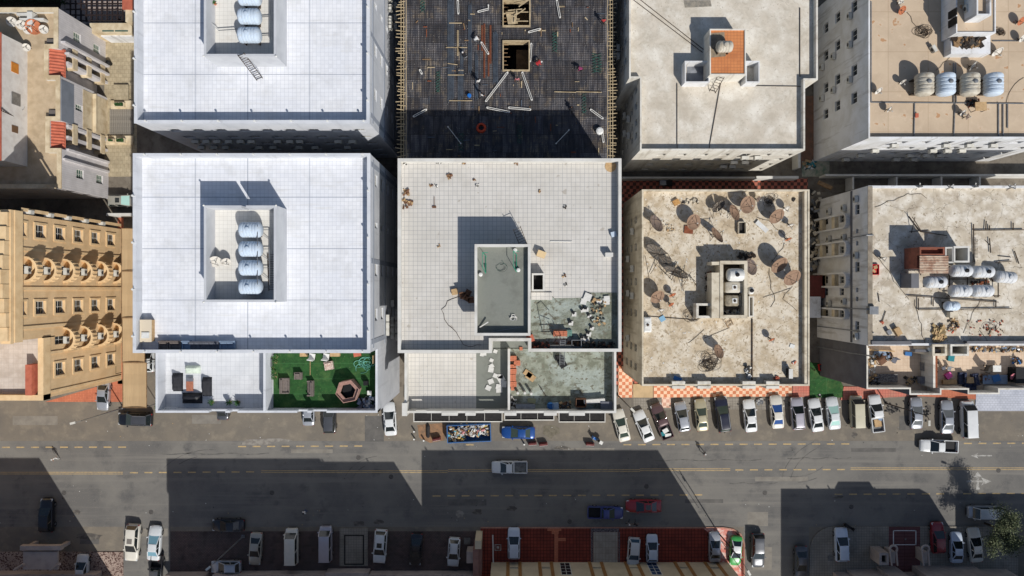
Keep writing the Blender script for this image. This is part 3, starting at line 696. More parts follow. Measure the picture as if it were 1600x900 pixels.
for i, (x, y, wd, ln) in enumerate(((715,68,1.5,40),(757,80,2.5,85),(753,60,1.5,40),(766,70,1.5,60),(763,100,1.5,40))):
    b_ = M(); c0 = W(x, y, zD)
    for k in range(3): b_.box(c0[0]-wd*.04+k*.08, c0[0]-wd*.04+k*.08+.05, c0[1]-ln*.0426, c0[1]+ln*.0426, zD+.12, zD+.17)
    b_.build('rebar_bundle', [m_timber, m_rust, m_rust, m_rust, m_rust][i], D)
m_green = mat('green mesh', (48,92,82), (60,70,66), 4, .8, mix=(.45,.55))
for (x0, y0, x1, y1) in ((657,0,664,20),(681,112,688,145),(863,50,871,82),(925,84,940,114),(909,146,916,178),(716,208,725,236),(808,195,815,225)):
    b_ = M(); a = W(x0, y1, zD); c_ = W(x1, y0, zD); n = max(3, int((c_[1]-a[1])/.35))
    for k in range(n): b_.bar((a[0], a[1]+(c_[1]-a[1])*k/n, zD+.13), (c_[0], a[1]+(c_[1]-a[1])*(k+1)/n, zD+.13), .06); b_.bar((c_[0], a[1]+(c_[1]-a[1])*k/n, zD+.14), (a[0], a[1]+(c_[1]-a[1])*(k+1)/n, zD+.14), .06)
    b_.build('mesh_beam_cage', m_green, D)
b_ = M()
for (x, y, x2, y2) in ((702,37,722,37),(697,75,730,75),(700,100,715,102),(700,118,725,118),(702,158,738,158),(735,23,742,23),(668,106,680,106),(900,144,940,145),(866,144,900,145)):
    p = W(x, y, zD); q = W(x2, y2, zD); b_.bar((*p, zD+.2), (*q, zD+.2), .09)
build_each(b_, 'timber_batten', m_timber, D)
b_ = M()   # timber kickers along both edges
for s_, xe in ((-1, dx0), (1, dx1)):
    for dd, wd in ((.15,.09),(.5,.09),(-.2,.08)): b_.box(xe+s_*dd, xe+s_*dd+wd, dy0, dy1, zD-.12, zD+.05)
    y = dy0+.1
    while y < dy1:
        b_.ob((xe+s_*(.45+RNG.uniform(-.15,.15)), y, zD+.02+.1*(s_ < 0)), (RNG.uniform(.8,1.35), .09, .07), rz=RNG.uniform(-.22,.22)); y += RNG.uniform(.32,.62)
b_.build('edge_timber', m_timber, D, kind='stuff')
b_ = M()
for k in range(90):
    x, y = RNG.uniform(dx0+.8, dx1-.8), RNG.uniform(dy0+.6, dy1*.93)
    if any(h[0]-.5 < x < h[2]+.5 and h[1]-.5 < y < h[3]+.5 for h in hw): continue
    b_.ob((x, y, zD+.15), (RNG.uniform(.15,1.1), RNG.uniform(.05,.16), .05), rz=RNG.choice((0,0,1.57,1.57,RNG.uniform(0,3))), mi=RNG.randrange(4))
b_.build('offcut', [m_timberd, m_rebarb, m_timber, m_rust], D, kind='stuff')
PIPES = 0
def pipe_run(pts, label, r=.06, n=2, m=None, nm='conduit_pipe', gap=.2, group=None):
    """a bundle of straight white pipes; pts are (px,py) on the deck"""
    b_ = M(); P3 = [Vector((*W(x, y, zD+.3), zD+.2)) for x, y in pts]
    d = (P3[1]-P3[0]).normalized(); nn = Vector((-d.y, d.x, 0))
    for k in range(n): b_.tube([p + nn*gap*(k-(n-1)/2)+Vector((0,0,.05+.02*k)) for p in P3], r, 6)
    for p in (P3[0], P3[-1]): b_.ob((p.x, p.y, p.z+.05), (.16,.16,.16), rz=atan2(d.y, d.x))
    b_.build(nm, m or m_pipe, label=label, cat='pipe', group=group)
G_ = 'white conduit pipes lying on the construction deck'
for pts, l in (([(793,113),(759,158)],'pair of long white pipes running down left from the square shaft'),([(816,113),(831,156)],'pair of long white pipes running down right from the square shaft'),
    ([(830,68),(828,96)],'white pipe pair right beside the square shaft'),([(826,50),(844,45)],'short white pipe between the two shafts on the deck'),([(870,0),(875,27)],'white pipe pair near the top edge, right of the shafts'),
    ([(715,0),(716,21)],'white pipe pair at the top of the blue rebar bundle'),([(747,18),(763,14),(763,8)],'short white angled pipe left of the upper shaft'),([(646,182),(666,171)],'white pipe pair in the shadow at the left edge of the deck'),
    ([(700,198),(720,224)],'single white pipe standing aslant in the deck shadow below the blue rebar'),([(761,168),(796,175)],'long white pipe pair just inside the shadow edge, left of centre'),([(795,168),(829,171)],'long white pipe pair just inside the shadow edge, right of centre'),
    ([(869,224),(889,203)],'thin pale pipe leaning at the tip of the shadow on the deck'),([(923,171),(942,185)],'white bent pipe pair near the right edge of the deck'),([(941,205),(943,222)],'short white pipe bundle at the lower right corner of the deck'),
    ([(656,109),(659,115)],'tiny white pipe stub at the left side of the deck'),([(752,66),(763,84)],'bent white pipe lying beside a worker on the left of the shaft')):
    pipe_run(pts, l, group=G_, n=1 if 'single' in l or 'thin' in l else 2, gap=.2, r=.045)
b_ = M(); p = W(752, 200, zD+.5); b_.lathe((p[0],p[1],zD+.12), (0,0,1), ((0,.62),(.4,.68),(.75,.6),(.76,.38),(.4,.36),(.2,.36)), 14, caps=False)
b_.build('hose_reel', mat('orange red plastic', (206,78,44), (176,60,36), 2, .6), label='round orange reel lying in the shadow on the construction deck', cat='reel')
b_ = M(); p = W(733.5, 150, zD+.3); b_.lathe((p[0],p[1],zD+.12), (0,0,1), ((0,.22),(.5,.27),(.52,.2)), 10)
b_.build('bucket', mat('bright blue plastic', (36,108,188), rough=.5), label='small blue bucket on the construction deck near a worker', cat='bucket')
b_ = M(); p = W(937, 205, zD+.5); b_.lathe((p[0],p[1],zD+.1), (0,0,1), ((0,.45),(.6,.5),(.7,.3)), 10); b_.build('container', m_white, label='white round container beside the pipes at the lower right of the deck', cat='container')
# ------------------------------------------------------------------ E: top middle-right building
k16 = lambda x, y: W(x, y, 16)
PE = [k16(1000,235), k16(1258,235), k16(1258,125), k16(1278,125), k16(1278,-90), k16(983,-90), k16(983,122), k16(1000,122)]
E = root_for(PE, 'apartment_building', 'cream building with mottled concrete roof and orange topped stair house')
zs4 = [1.6, 5.4, 9.2, 12.4]
opE = {0: ops_on(PE, 0, [W(x,0,12)[0] for x in (1030,1062,1095,1128,1160,1192,1225)], zs4, 1.1, 1.4),
       7: ops_on(PE, 7, [W(0,y,12)[1] for y in (145,170,195,215)], zs4, .9, 1.6), 5: ops_on(PE, 5, [W(0,y,12)[1] for y in (-20,10,40,70,100)], zs4, .9, 1.6)}
block(E, PE, 0, 16, 15.1, .22, m_ewall, m_eroof, opE)
acs(PE, 0, [(W(x,0,12)[0], 12.3) for x in (1161,1181)]+[(W(x,0,9)[0], 8.8) for x in (1146,1163)]+[(W(x,0,6)[0], 5.6) for x in (1130,1144)], 'south wall of orange roofed cream building', 'air conditioners on the south wall of the cream building', 'from the left')
acs(PE, 7, [(W(0,y,9)[1], 8.6) for y in (212,186)]+[(W(0,y,6)[1], 5.2) for y in (208,180)], 'lower west wall of cream building', 'air conditioners on the west wall of the cream building', 'from the alley')
acs(PE, 5, [(W(0,y,9)[1], 8.6) for y in (88,75)]+[(W(0,y,6)[1], 5.2) for y in (84,)], 'upper west wall of cream building', 'air conditioners on the west wall of the cream building', 'from the alley')
patch(E, [(1068,0),(1110,0),(1112,10),(1070,12)], 15.11, mat('dark roof patch', (150,142,128), (120,116,108), 3), 'roof_patch')
def shed(root, px, zb, zt, wm, rm, par=.25, th=.18, nm='stair_house'):
    Q = rect_w(*px, zt); xi = inset(Q, th); b_ = M()
    for i in range(4):
        j = (i+1) % 4
        b_.face([(*Q[i],zb),(*Q[j],zb),(*Q[j],zt),(*Q[i],zt)]); b_.face([(*xi[j],zt-par),(*xi[i],zt-par),(*xi[i],zt),(*xi[j],zt)]); b_.face([(*Q[i],zt),(*Q[j],zt),(*xi[j],zt),(*xi[i],zt)])
    b_.build(nm, wm, root); b_ = M(); b_.face([(*p, zt-par) for p in xi]); b_.build(nm+'_roof', rm, root); return Q
shed(E, (1109,45,1165.5,117), 15.1, 18.0, m_ewall, mat('orange roof tile', (206,134,84), (186,116,72), .6, .85, grid=(.4,.4,.02,(160,104,70),.05)), .15, .15)
b_ = M(); ring_box(b_, 1070,95,1109,129, 15.1, 16.9, .15); ring_box(b_, 1165,95,1187,129, 15.1, 16.9, .15); build_each(b_, 'yard_wall', m_hwall, E)
b_ = M()
for x0 in (1070,): a = W(1073,126,15.2); c_ = W(1107,97,15.2); b_.box(a[0], c_[0], a[1], c_[1], 15.105, 15.12)
b_.build('stair_well_floor', mat('cool grey screed', (140,144,150), (110,112,118), 1), E)
patch(E, [(1110,52),(1132,50),(1134,88),(1110,90)], 17.86, mat('exposed screed', (150,134,112), (120,108,92), 2), 'bare_roof_patch')
b_ = M()
for pts in (((1058,130),(1058,232)),((1126,130),(1108,232)),((990,0),(1098,82)),((1001,0),(1100,78)),((1180,134),(1256,135)),((1250,12),(1250,120))):
    q = [W(x, y, 15.2) for x, y in pts]; b_.bar((*q[0], 15.2), (*q[1], 15.2), .07)
build_each(b_, 'roof_pipe', m_iron, E)
# ------------------------------------------------------------------ F: top right building
PF = rect_w(1357,-60,1680,216,16); F_ = root_for(PF, 'apartment_building', 'white walled building with tan screed roof and four ribbed tanks in a row')
ys = [W(0,y,12.3)[1] for y in (-36,10,55,110,153)]
opF = {3: ops_on(PF, 3, ys, [11.6], 1.5, 1.5)+ops_on(PF, 3, [W(0,y,7.6)[1] for y in (-20,27,71,124,165)], [6.9], 1.4, 1.5)+ops_on(PF, 3, [W(0,y,4)[1] for y in (0,44,87,137,178)], [3.3], 1.4, 1.5),
       0: ops_on(PF, 0, [W(x,0,10)[0] for x in (1385,1420,1455,1490,1525,1560,1595,1630)], [2,5.6,9.2,12.8], 1.3, 1.3)}
block(F_, PF, 0, 16, 15.3, .2, m_hwall, m_froof, opF)
acs(PF, 3, [(W(0,y+12.5,12.3)[1], 11.4) for y in (10,55,110)]+[(W(0,y,7.6)[1], 6.7) for y in (86,139)]+[(W(0,y,4)[1], 3.1) for y in (103,152)], 'west wall of top right building', 'air conditioners on the west wall of the top right building', 'from the top')
acs(PF, 0, [(W(x,0,12)[0], 12.5) for x in (1392,1472,1508,1545)]+[(W(x,0,9)[0], 9.0) for x in (1365,1455,1478,1500)]+[(W(x,0,6)[0], 5.6) for x in (1345,1422,1446,1468)]+[(W(x,0,3)[0], 2.6) for x in (1322,1400,1428)], 'south wall of top right building', 'air conditioners on the south wall of the top right building', 'from the left')
shed(F_, (1494,-40,1556,51.5), 15.3, 18.3, m_hwall, m_froof, .2, .15)
b_ = M(); a = W(1488,82,17.2); c_ = W(1551,52,17.2); b_.box(a[0]+.1, c_[0], a[1], c_[1], 15.3, 16.8); b_.build('stair_lobby', m_hwall, F_)
shed(F_, (1526,-20,1549,24), 18.1, 20.4, m_hwall, m_froof, .7, .2, 'upper_room')
b_ = M()
for y in (21,35): p = W(1477,y,18); b_.box(p[0]-.05+.9, p[0]+1.0, p[1]-.45, p[1]+.45, 17.2, 18.8)
build_each(b_, 'stair_window', m_dark, F_)
b_ = M()
for pts in (((1361,2),(1361,160)),((1361,160),(1600,162)),((1429,160),(1428,216)),((1492,160),(1490,216)),((1560,160),(1560,214)),((1567,162),(1567,214)),((1574,162),(1574,200)),((1490,98),(1490,160)),((1493,98),(1494,160)),((1551,64),(1600,64))):
    q = [W(x, y, 15.4) for x, y in pts]; b_.bar((*q[0], 15.42), (*q[1], 15.42), .1)
build_each(b_, 'roof_pipe', m_galv, F_)
# ------------------------------------------------------------------ G: right middle building with the big dishes
PG = rect_w(1003,296,1265,603,15); G = root_for(PG, 'apartment_building', 'beige old apartment building with littered tan roof full of big satellite dishes')
opG = {3: ops_on(PG, 3, [W(0,y,12)[1] for y in (342,385,440,490,545,575)], [2.4,6.0,9.6], 1.0, 1.7), 0: ops_on(PG, 0, [W(x,0,10)[0] for x in (1030,1065,1100,1140,1175,1210,1240)], [2.4,6,9.6], 1.2, 1.4)}
block(G, PG, 0, 15, 14.1, .22, m_gwall, m_groof, opG)
b_ = M(); b_.box(PG[1][0]-.62, PG[1][0]-.222, PG[0][1]+.23, PG[2][1]-.23, 14.1, 14.9); b_.build('inner_parapet', m_gwall, G)
b_ = M()
for x in (1060,1100,1170,1207):
    a = W(x-10,603,15); b_.box(a[0], a[0]+1.7, PG[0][1]-.35, PG[0][1]-.001, 12.6, 15.08); b_.box(a[0], a[0]+1.7, PG[0][1]+.23, PG[0][1]+.6, 14.1, 15.08)
build_each(b_, 'parapet_niche', m_ewall, G)
acs(PG, 3, [(W(0,y,9)[1], 9.0) for y in (362,420,462)]+[(W(0,y,5.4)[1], 5.4) for y in (405,458,528)], 'west wall of dish building', 'air conditioners on the west wall of the dish building', 'from the top')
# stair house and tank walls
b_ = M()
ring_box(b_, 1125,407.5,1168,497.5, 14.1, 16.6, .42); px_box(b_, 1112,426,1126,497, 14.1, 16.5, 16.5); px_box(b_, 1112,409,1126,414, 14.1, 16.5, 16.5)
build_each(b_, 'tank_wall', m_gwall, G)
b_ = M(); ring_box(b_, 1088,474,1114,497, 14.1, 15.9, .3); ring_box(b_, 1170,463,1178,495, 14.1, 15.6, .15); build_each(b_, 'stair_well_wall', m_ewall, G)
b_ = M(); px_box(b_, 1089,475,1114,497, 14.11, 14.13, 14.1); b_.build('stair_well', m_dark, G)
b_ = M(); px_box(b_, 1127,410,1166,495, 14.12, 14.6, 14.6); b_.build('tank_base', mat('dirty screed', (140,128,110), (90,84,76), 1.2, .9, bump=.3), G)
b_ = M(); q = [W(x, y, 14.15) for x, y in ((1175,498),(1175,596))]; b_.bar((*q[0],14.15), (*q[1],14.15), .16); q = [W(x, y, 14.15) for x, y in ((1010,494),(1090,500))]; b_.bar((*q[0],14.15), (*q[1],14.15), .08); build_each(b_, 'roof_pipe', m_iron, G)
# ------------------------------------------------------------------ H: right bottom building with terraces
PH = rect_w(1357,290,1690,540,15); Hh = root_for(PH, 'apartment_building', 'grimy white building with weathered grey roof, white tanks and two cluttered terraces')
wy = lambda y, z: W(0, y, z)[1]
oh = ops_on(PH, 3, [wy(y,12.2) for y in (327,417)], [11.6], 1.35, 1.1)+ops_on(PH, 3, [wy(y,12.2) for y in (361,380,453,467)], [11.8], .6, .6)+ops_on(PH, 3, [wy(509,12.2)], [11.6], 1.2, 1.0)
for z, ys_ in ((7.2,(342,390,437,456,490,530)),(2.4,(345,390,437,456,490,530))): oh += ops_on(PH, 3, [wy(y,z+.6) for y in ys_], [z], 1.0 if z == 7.2 else 1.1, 1.2)
block(Hh, PH, 0, 15, 14.5, .3, m_hwall, m_hroof, {3: oh})
b_ = M(); bb = M()   # arched balcony bays standing proud of the west wall
for y0, y1 in ((336,357),(378,400),(427,448),(483,497)):
    Y0, Y1 = wy(y1, 8), wy(y0, 8); X = PH[0][0]
    for y in (Y0-.12, Y1-.12): b_.box(X-.7, X-.001, y, y+.24, .02, 9.5)
    n = 8; mid = (Y0+Y1)/2; rr = (Y1-Y0)/2
    for k in range(n):
        a0, a1 = pi*k/n, pi*(k+1)/n
        b_.bar((X-.35, mid-rr*cos(a0), 9.5+rr*.9*sin(a0)), (X-.35, mid-rr*cos(a1), 9.5+rr*.9*sin(a1)), .7, t2=.2)
    for z in (3.6, 7.4): bb.box(X-.55, X-.002, Y0+.13, Y1-.13, z-1.5, z-.6)
b_.build('arch_frame', m_hwall, Hh); build_each(bb, 'balcony', m_hbeige, Hh)
b_ = M(); b_.box(PH[0][0]-.12, PH[0][0]-.001, PH[0][1]+.1, PH[3][1]-.1, 10.4, 10.8); b_.build('string_course', m_hgrey, Hh)
b_ = M(); b_.box(PH[0][0]-.1, PH[0][0]+.5, PH[0][1]+.1, PH[3][1]-.1, 15.0, 15.07); b_.build('parapet_coping', mat('dirty coping', (150,140,124), (120,108,94), 1), Hh)
acs(PH, 3, [(wy(y,12.3), 12.0) for y in (311,399,525)]+[(wy(y,9), 8.6) for y in (325,371,471)]+[(wy(y,4), 4.2) for y in (331,374,474)], 'west wall of tank building', 'air conditioners on the west wall of the tank building', 'from the top')
# lower storey block with terraces
zt, zr = 13.8, 11.0
k = lambda x, y: W(x, y, zt)
PT = [k(1354,608), k(1383,611), k(1384,611), k(1421,611), k(1421,617), k(1471,617), k(1471,609), k(1512,609), k(1512,616), k(1562,616), k(1562,609), k(1700,609), (k(1700,0)[0], PH[0][1]-.01), (k(1354,0)[0], PH[0][1]-.01)]
PT = [PT[0], PT[3], PT[4], PT[5], PT[6], PT[7], PT[8], PT[9], PT[10], PT[11], PT[12], PT[13]]
PT[1] = (PT[1][0], PT[0][1]); 
b_ = M(); n = len(PT); ins = inset(PT, .2)
for i in range(n-2):
    Lq = hypot(PT[i+1][0]-PT[i][0], PT[i+1][1]-PT[i][1]); oq = [(u-.6, u+.6, v, v+1.4) for u in ([Lq*f for f in (.25,.5,.75)] if Lq > 4.5 else [Lq/2] if Lq > 2.5 else []) for v in (2.0,5.6,8.6)]
    wall_face(b_, PT[i], PT[i+1], 0, zt, oq); windows(Hh, PT[i], PT[i+1], oq); b_.face([(*ins[i+1],zr),(*ins[i],zr),(*ins[i],zt),(*ins[i+1],zt)], 1); b_.face([(*PT[i],zt),(*PT[i+1],zt),(*ins[i+1],zt),(*ins[i],zt)], 1)
i = n-1; b_.face([(*PT[i],0),(*PT[0],0),(*PT[0],zt),(*PT[i],zt)]); b_.face([(*ins[0],zr),(*ins[i],zr),(*ins[i],zt),(*ins[0],zt)], 1); b_.face([(*PT[i],zt),(*PT[0],zt),(*ins[0],zt),(*ins[i],zt)], 1)
b_.build('lower_wall', [m_hgrey, m_ewall], Hh)
m_tt = mat('peach terrace tile', (214,192,168), (200,178,154), .7, .85, grid=(.5,.5,.014,(186,158,130),.05), c3=(190,164,140), sc3=.6, mix3=(.55,.8))
b_ = M(); b_.face([(*p, zr) for p in ins]); b_.build('terrace_floor', m_tt, Hh)
b_ = M(); px_box(b_, 1458,553,1461.5,606, zr+.01, zt-.1, zt-.1); px_box(b_, 1352,544,1358,560, zr+.01, 12.5, 12.5); build_each(b_, 'dividing_wall', m_ewall, Hh)
b_ = M(); px_box(b_, 1461.7,553,1465.5,606, zr+.01, zt-.2, zt-.1); b_.build('rusty_screen', m_rust, Hh)
b_ = M()   # roof edge upstands and the little stair lobby over the terraces
px_box(b_, 1362,533,1424,538.5, 14.5, 15.25, 15.2); px_box(b_, 1430,546,1470,550, 13.6, 14.6, 14.6); px_box(b_, 1511,533,1640,537, 14.5, 15.2, 15.2)
build_each(b_, 'roof_upstand', m_hgrey, Hh)
b_ = M(); ring_box(b_, 1485,538,1514,556, 11.1, 15.6, .25); b_.build('stair_lobby', m_ewall, Hh)
b_ = M(); ring_box(b_, 1457,538,1480,556, 11.1, 15.4, .3); b_.build('chimney_stack', m_gwall, Hh)
# rust red shed and concrete shaft on the roof
Qs = rect_w(1437,386,1477,412,17.9)
b_ = M()
xi = inset(Qs, .2)
a0, a1 = Qs[0], Qs[2]
b_.box(a0[0], a1[0], W(0,419,17.9)[1]+.0, a1[1], 14.5, 17.3)
ring_box(b_, 1437,386,1476,399, 17.3, 17.9, .2, 17.9); b_.build('stair_house', mat('brick red render', (146,90,72), (118,72,58), 1.2, .9, bump=.1), Hh)
b_ = M(); a = W(1437,427,18); c_ = W(1482,399,18)
for i in range(11):
    x0 = a[0]; y0_ = a[1]+(c_[1]-a[1])*i/11; b_.face([(x0,y0_,17.95),(c_[0],y0_,17.95),(c_[0],y0_+.12,18.05),(x0,y0_+.12,18.05)]); b_.face([(x0,y0_+.12,18.05),(c_[0],y0_+.12,18.05),(c_[0],y0_+(c_[1]-a[1])/11,17.95),(x0,y0_+(c_[1]-a[1])/11,17.95)])
b_.build('corrugated_roof', mat('rusty corrugated sheet', (196,178,158), (158,124,104), 1.0, .8, mix=(.45,.6), streak=((.3,4,1),(150,112,94),.5,.7)), Hh)
b_ = M(); px_box(b_, 1424,427,1436,450, 14.5, 17.0, 17.0); b_.build('side_room', m_hgrey, Hh)
b_ = M(); ring_box(b_, 1477,386,1490,411, 14.5, 16.8, .18, 16.8); ring_box(b_, 1490,384.5,1515,410, 14.5, 16.9, .22, 16.9); b_.build('shaft_wall', m_cwall, Hh)
b_ = M(); px_box(b_, 1492,386,1513,409, 14.52, 14.55, 14.5); b_.build('shaft_floor', mat('blue grey shaft floor', (96,106,116), (70,76,84), 1), Hh)
b_ = M()
for pts in (((1521,350),(1522,410)),((1522,360),(1600,359)),((1540,359),(1541,345)),((1546,359),(1546,352)),((1583,359),(1583,348)),((1420,338),(1438,362)),((1438,362),(1479,368)),((1418,462),(1560,472)),((1435,466),(1435,484)),((1435,484),(1580,482)),((1556,470),(1556,480)),((1585,392),(1592,412)),((1546,372),(1548,395)),((1556,410),(1580,408)),((1458,466),(1458,478))):
    q = [W(x, y, 14.7) for x, y in pts]; b_.bar((*q[0], 14.7), (*q[1], 14.7), .1)
build_each(b_, 'roof_pipe', m_iron, Hh)
b_ = M()
for i in range(14): p = W(1526, 374+i*2.2, 14.6); b_.bar((p[0]-.5,p[1],14.7), (p[0]+.1,p[1],14.72), .05)
build_each(b_, 'manifold', m_iron, Hh)
for (x0, y, x1, z, lb) in ((1290,370,1362,11.2,'upper'),(1281,482,1364,11.2,'lower'),(1267,517,1333,9,'third'),(1272,553,1326,8,'lowest')):
    b_ = M(); X = PH[0][0]-.25
    pz = lambda xx: 104 - X*1067/(xx-800)
    b_.tube([(X, W(0,y,12)[1], max(.3, pz(x0))), (X, W(0,y,12)[1], min(15.1, pz(min(x1,1358)))), (X+.8, W(0,y,12)[1], 15.2)], .09, 6); build_each(b_, 'drain_pipe', m_galv, Hh)
# ------------------------------------------------------------------ I: ochre building on the left
XI = W(190,0,0)[0]; YI1 = wy(358,0); YI0 = wy(594,0); YIm = YI0+5.0
YIc = (450-528)*.0811
PI_ = [(-96, YI0), (XI, YI0), (XI, YIc), (XI, YI1), (-96, YI1)]
I = thing('apartment_building', 'ochre stone clad building with round balconies and carved window frames', 'building', (-75, -3, 0))
zf = [2.6, 6.4, 10.2, 14.0, 17.7, 21.2]
cols = {'w1': 366.5, 'w2': 478, 'w3': 573.5}
op_n = []; op_s = []
def col_px(yy, x, z): return (450-yy)*(104-z)/1067
Yw1 = (450-369)*(104-10)/1067*1.0; Yw2 = (450-478)*(104-10)/1067; Yw3 = (450-570.5)*(104-10)/1067
Yb1 = (450-424)*(104-10)/1067; Yb2 = (450-527)*(104-10)/1067
N1 = [(XI, YIc), (XI, YI1)]; S1 = [(XI, YI0), (XI, YIc)]
b_ = M(); on = []; os_ = []
for z in zf:
    for y, L in ((Yw1, on), (Yw2, on)): L.append((y-YIc-.8, y-YIc+.8, z-.7, z+1.15))
    on.append((Yb1-YIc-.6, Yb1-YIc+.6, z-1.1, z+1.2))
for z in zf[:4]:
    os_.append((Yw3-YI0-.8, Yw3-YI0+.8, z-.7, z+1.15)); os_.append((Yb2-YI0-.6, Yb2-YI0+.6, z-1.1, z+1.2))
m_wood = mat('brown window frame', (110,84,62), rough=.6)
wall_face(b_, S1[0], S1[1], 0, 17.6, os_, .25); wall_face(b_, N1[0], N1[1], 0, 22.6, on, .25)
wall_face(b_, (-96,YI0), (XI,YI0), 0, 17.6, []); wall_face(b_, (XI,YI1), (-96,YI1), 0, 22.6, []); wall_face(b_, (-96,YIc), (XI,YIc), 17.6, 22.6, [])
b_.build('wall', m_iwall, I)
windows(I, *N1, on, 'cross', gm=m_glass, dep=.25); windows(I, *S1, os_, 'cross', gm=m_glass, dep=.25)
b_ = M(); b_.face([(-96,YI0+.5,16.9),(XI-.5,YI0+.5,16.9),(XI-.5,YIc,16.9),(-96,YIc,16.9)]); b_.face([(-96,YIc+.5,21.9),(XI-.5,YIc+.5,21.9),(XI-.5,YI1-.5,21.9),(-96,YI1-.5,21.9)])
b_.build('roof', mat('pale pinkish roof', (206,194,182), (186,172,158), .7, .9, grid=(.6,.6,.015,(180,166,152),.04)), I)
b_ = M()
for x0, x1, y0, y1, z0_, z1_ in ((XI-.5,XI+.2,YI0-.2,YIc,16.3,17.65),(-96,XI+.2,YI0-.2,YI0+.5,16.31,17.66),(XI-.5,XI+.3,YIc-.2,YI1+.3,21.4,22.7),(-96,XI-.51,YI1-.5,YI1+.3,21.5,22.72),(-96,XI-.51,YIc-.2,YIc+.5,21.5,22.71)): b_.box(x0, x1, y0, y1, z0_, z1_)
b_.build('cornice', m_itrim, I)
b_ = M()
for y in (Yw1, Yw2): b_.box(XI+.001, XI+.12, y-2.6, y-2.2, .3, 21.3); b_.box(XI+.001, XI+.12, y+2.2, y+2.6, .3, 21.3)
for y in (Yw3,): b_.box(XI+.001, XI+.12, y+2.1, y+2.45, .3, 16.2); b_.box(XI+.001, XI+.1, y-2.9, y-2.6, .3, 16.2)
build_each(b_, 'pilaster', m_itrim, I)
for zz, y in [(z, y) for z in zf for y in (Yw1, Yw2)]+[(z, Yw3) for z in zf[:4]]:
    pass
sm = M(); t = .2
for a, c_, e, f in ((-1.08,1.08,-.3,-.02),(-1.08,1.08,1.87,2.15),(-1.08,-.82,-.02,1.87),(.82,1.08,-.02,1.87)): sm.box(0, .1, a, c_, e, f)
sme = sm.mesh('window_surround', m_itrim)
for zz, y in [(z, y) for z in zf for y in (Yw1, Yw2)]+[(z, Yw3) for z in zf[:4]]: put(I, 'window_surround', sme, (XI+.002, y, zz-.7))
# half round balconies
bm_ = M(); n = 10; R1, R0 = 1.6, 1.35
arc = [(sin(pi*i/n), -cos(pi*i/n)) for i in range(n+1)]
for i in range(n):
    (a, b2), (c2, d2) = arc[i], arc[i+1]
    bm_.face([(a*R1,b2*R1,0),(c2*R1,d2*R1,0),(c2*R1,d2*R1,1.1),(a*R1,b2*R1,1.1)]); bm_.face([(c2*R0,d2*R0,.15),(a*R0,b2*R0,.15),(a*R0,b2*R0,1.1),(c2*R0,d2*R0,1.1)])
    bm_.face([(a*R1,b2*R1,1.1),(c2*R1,d2*R1,1.1),(c2*R0,d2*R0,1.1),(a*R0,b2*R0,1.1)]); bm_.face([(0,0,.15),(a*R0,b2*R0,.15),(c2*R0,d2*R0,.15)]); bm_.face([(0,0,0),(c2*R1,d2*R1,0),(a*R1,b2*R1,0)])
    bm_.box(a*R1*1.0-.05, a*R1+.07, b2*R1-.06, b2*R1+.06, .02, 1.0)
bme = bm_.mesh('balcony', m_itrim)
for z in zf: put(I, 'balcony', bme, (XI+.01, Yb1, z-1.5))
for z in zf[:4]: put(I, 'balcony', bme, (XI+.01, Yb2, z-1.5))
for nm, yy, zz in (('upper', Yb1, zf), ('lower', Yb2, zf[:4])):
    for i, z in enumerate(zz):
        ac(XI+.05, yy-.1, z-.8, radians(90), 'pale air conditioner on %s from the street, %s row of round ochre balconies' % (ORD[i]+' balcony', nm), 'air conditioners on the ochre balconies')
for i, x in enumerate((48,79,107,134,160)):
    z = 104 - 610*104/(800-x)*1.0
    ac(XI-1.0-0*i if False else W(x,0,max(2,z))[0], YI1+.02, max(2, z), radians(180), 'pale air conditioner on the shaded north wall of the ochre building, %s from the left' % ORD[i], 'air conditioners on the north wall of the ochre building')
b_ = M(); q = W(4,360,24.5); b_.box(-96, XI-1.2, YIc+.6, YI1-.6, 21.92, 23.2); b_.build('upper_room', mat('maroon roof', (120,74,62), (100,60,52), 1), I)
b_ = M(); b_.box(XI-1.0, XI+.2, YIc-.3, YI1+.3, 22.75, 23.3); n = 9
for k in range(n):
    y = YIc+(YI1-YIc)*(k+.5)/n; hh = 1.2*(1-abs(k-4)/4.6); b_.box(XI-.9, XI+.1, y-.82, y+.82, 23.3, 23.5+hh)
b_.build('stone_gable', m_itrim, I)
b_ = M(); a = W(42,635,18); c_ = W(52,580,18); b_.box(a[0], c_[0], YI0+.55, YI0+4.4, 16.92, 18.3); b_.build('red_screen', m_redtile, I)
# ------------------------------------------------------------------ J: sandy villa at the top left
kj = lambda x, y: W(x, y, 11)
PJ = [kj(-150,294), kj(95,294), kj(95,232), kj(77,232), kj(77,188), kj(93,188), kj(93,118), kj(75,118), kj(75,75), kj(90,75), kj(90,12), kj(-150,12)]
J = root_for(PJ, 'villa', 'sandy villa with red tiled canopies and lilac grey street wall')
opJ = {1: ops_on(PJ, 1, [W(0,272,7)[1]], [1.4,6.0], 1.3, 1.7), 9: ops_on(PJ, 9, [W(0,58,7)[1]], [1.4,6.0], 1.3, 1.7), 5: ops_on(PJ, 5, [W(0,168,7)[1]], [1.4,6.0], .9, 1.6), 3: ops_on(PJ, 3, [W(0,212,6)[1]], [1.4,6.0], 1.6, 1.9), 7: ops_on(PJ, 7, [W(0,100,6)[1]], [1.4,6.0], 1.6, 1.9)}
block(J, PJ, 0, 11, 10.2, .5, m_jwall, m_jroof, opJ, cap=m_jbeige, caph=.12, style='tall', gm=m_glassg, inner=m_cwall)
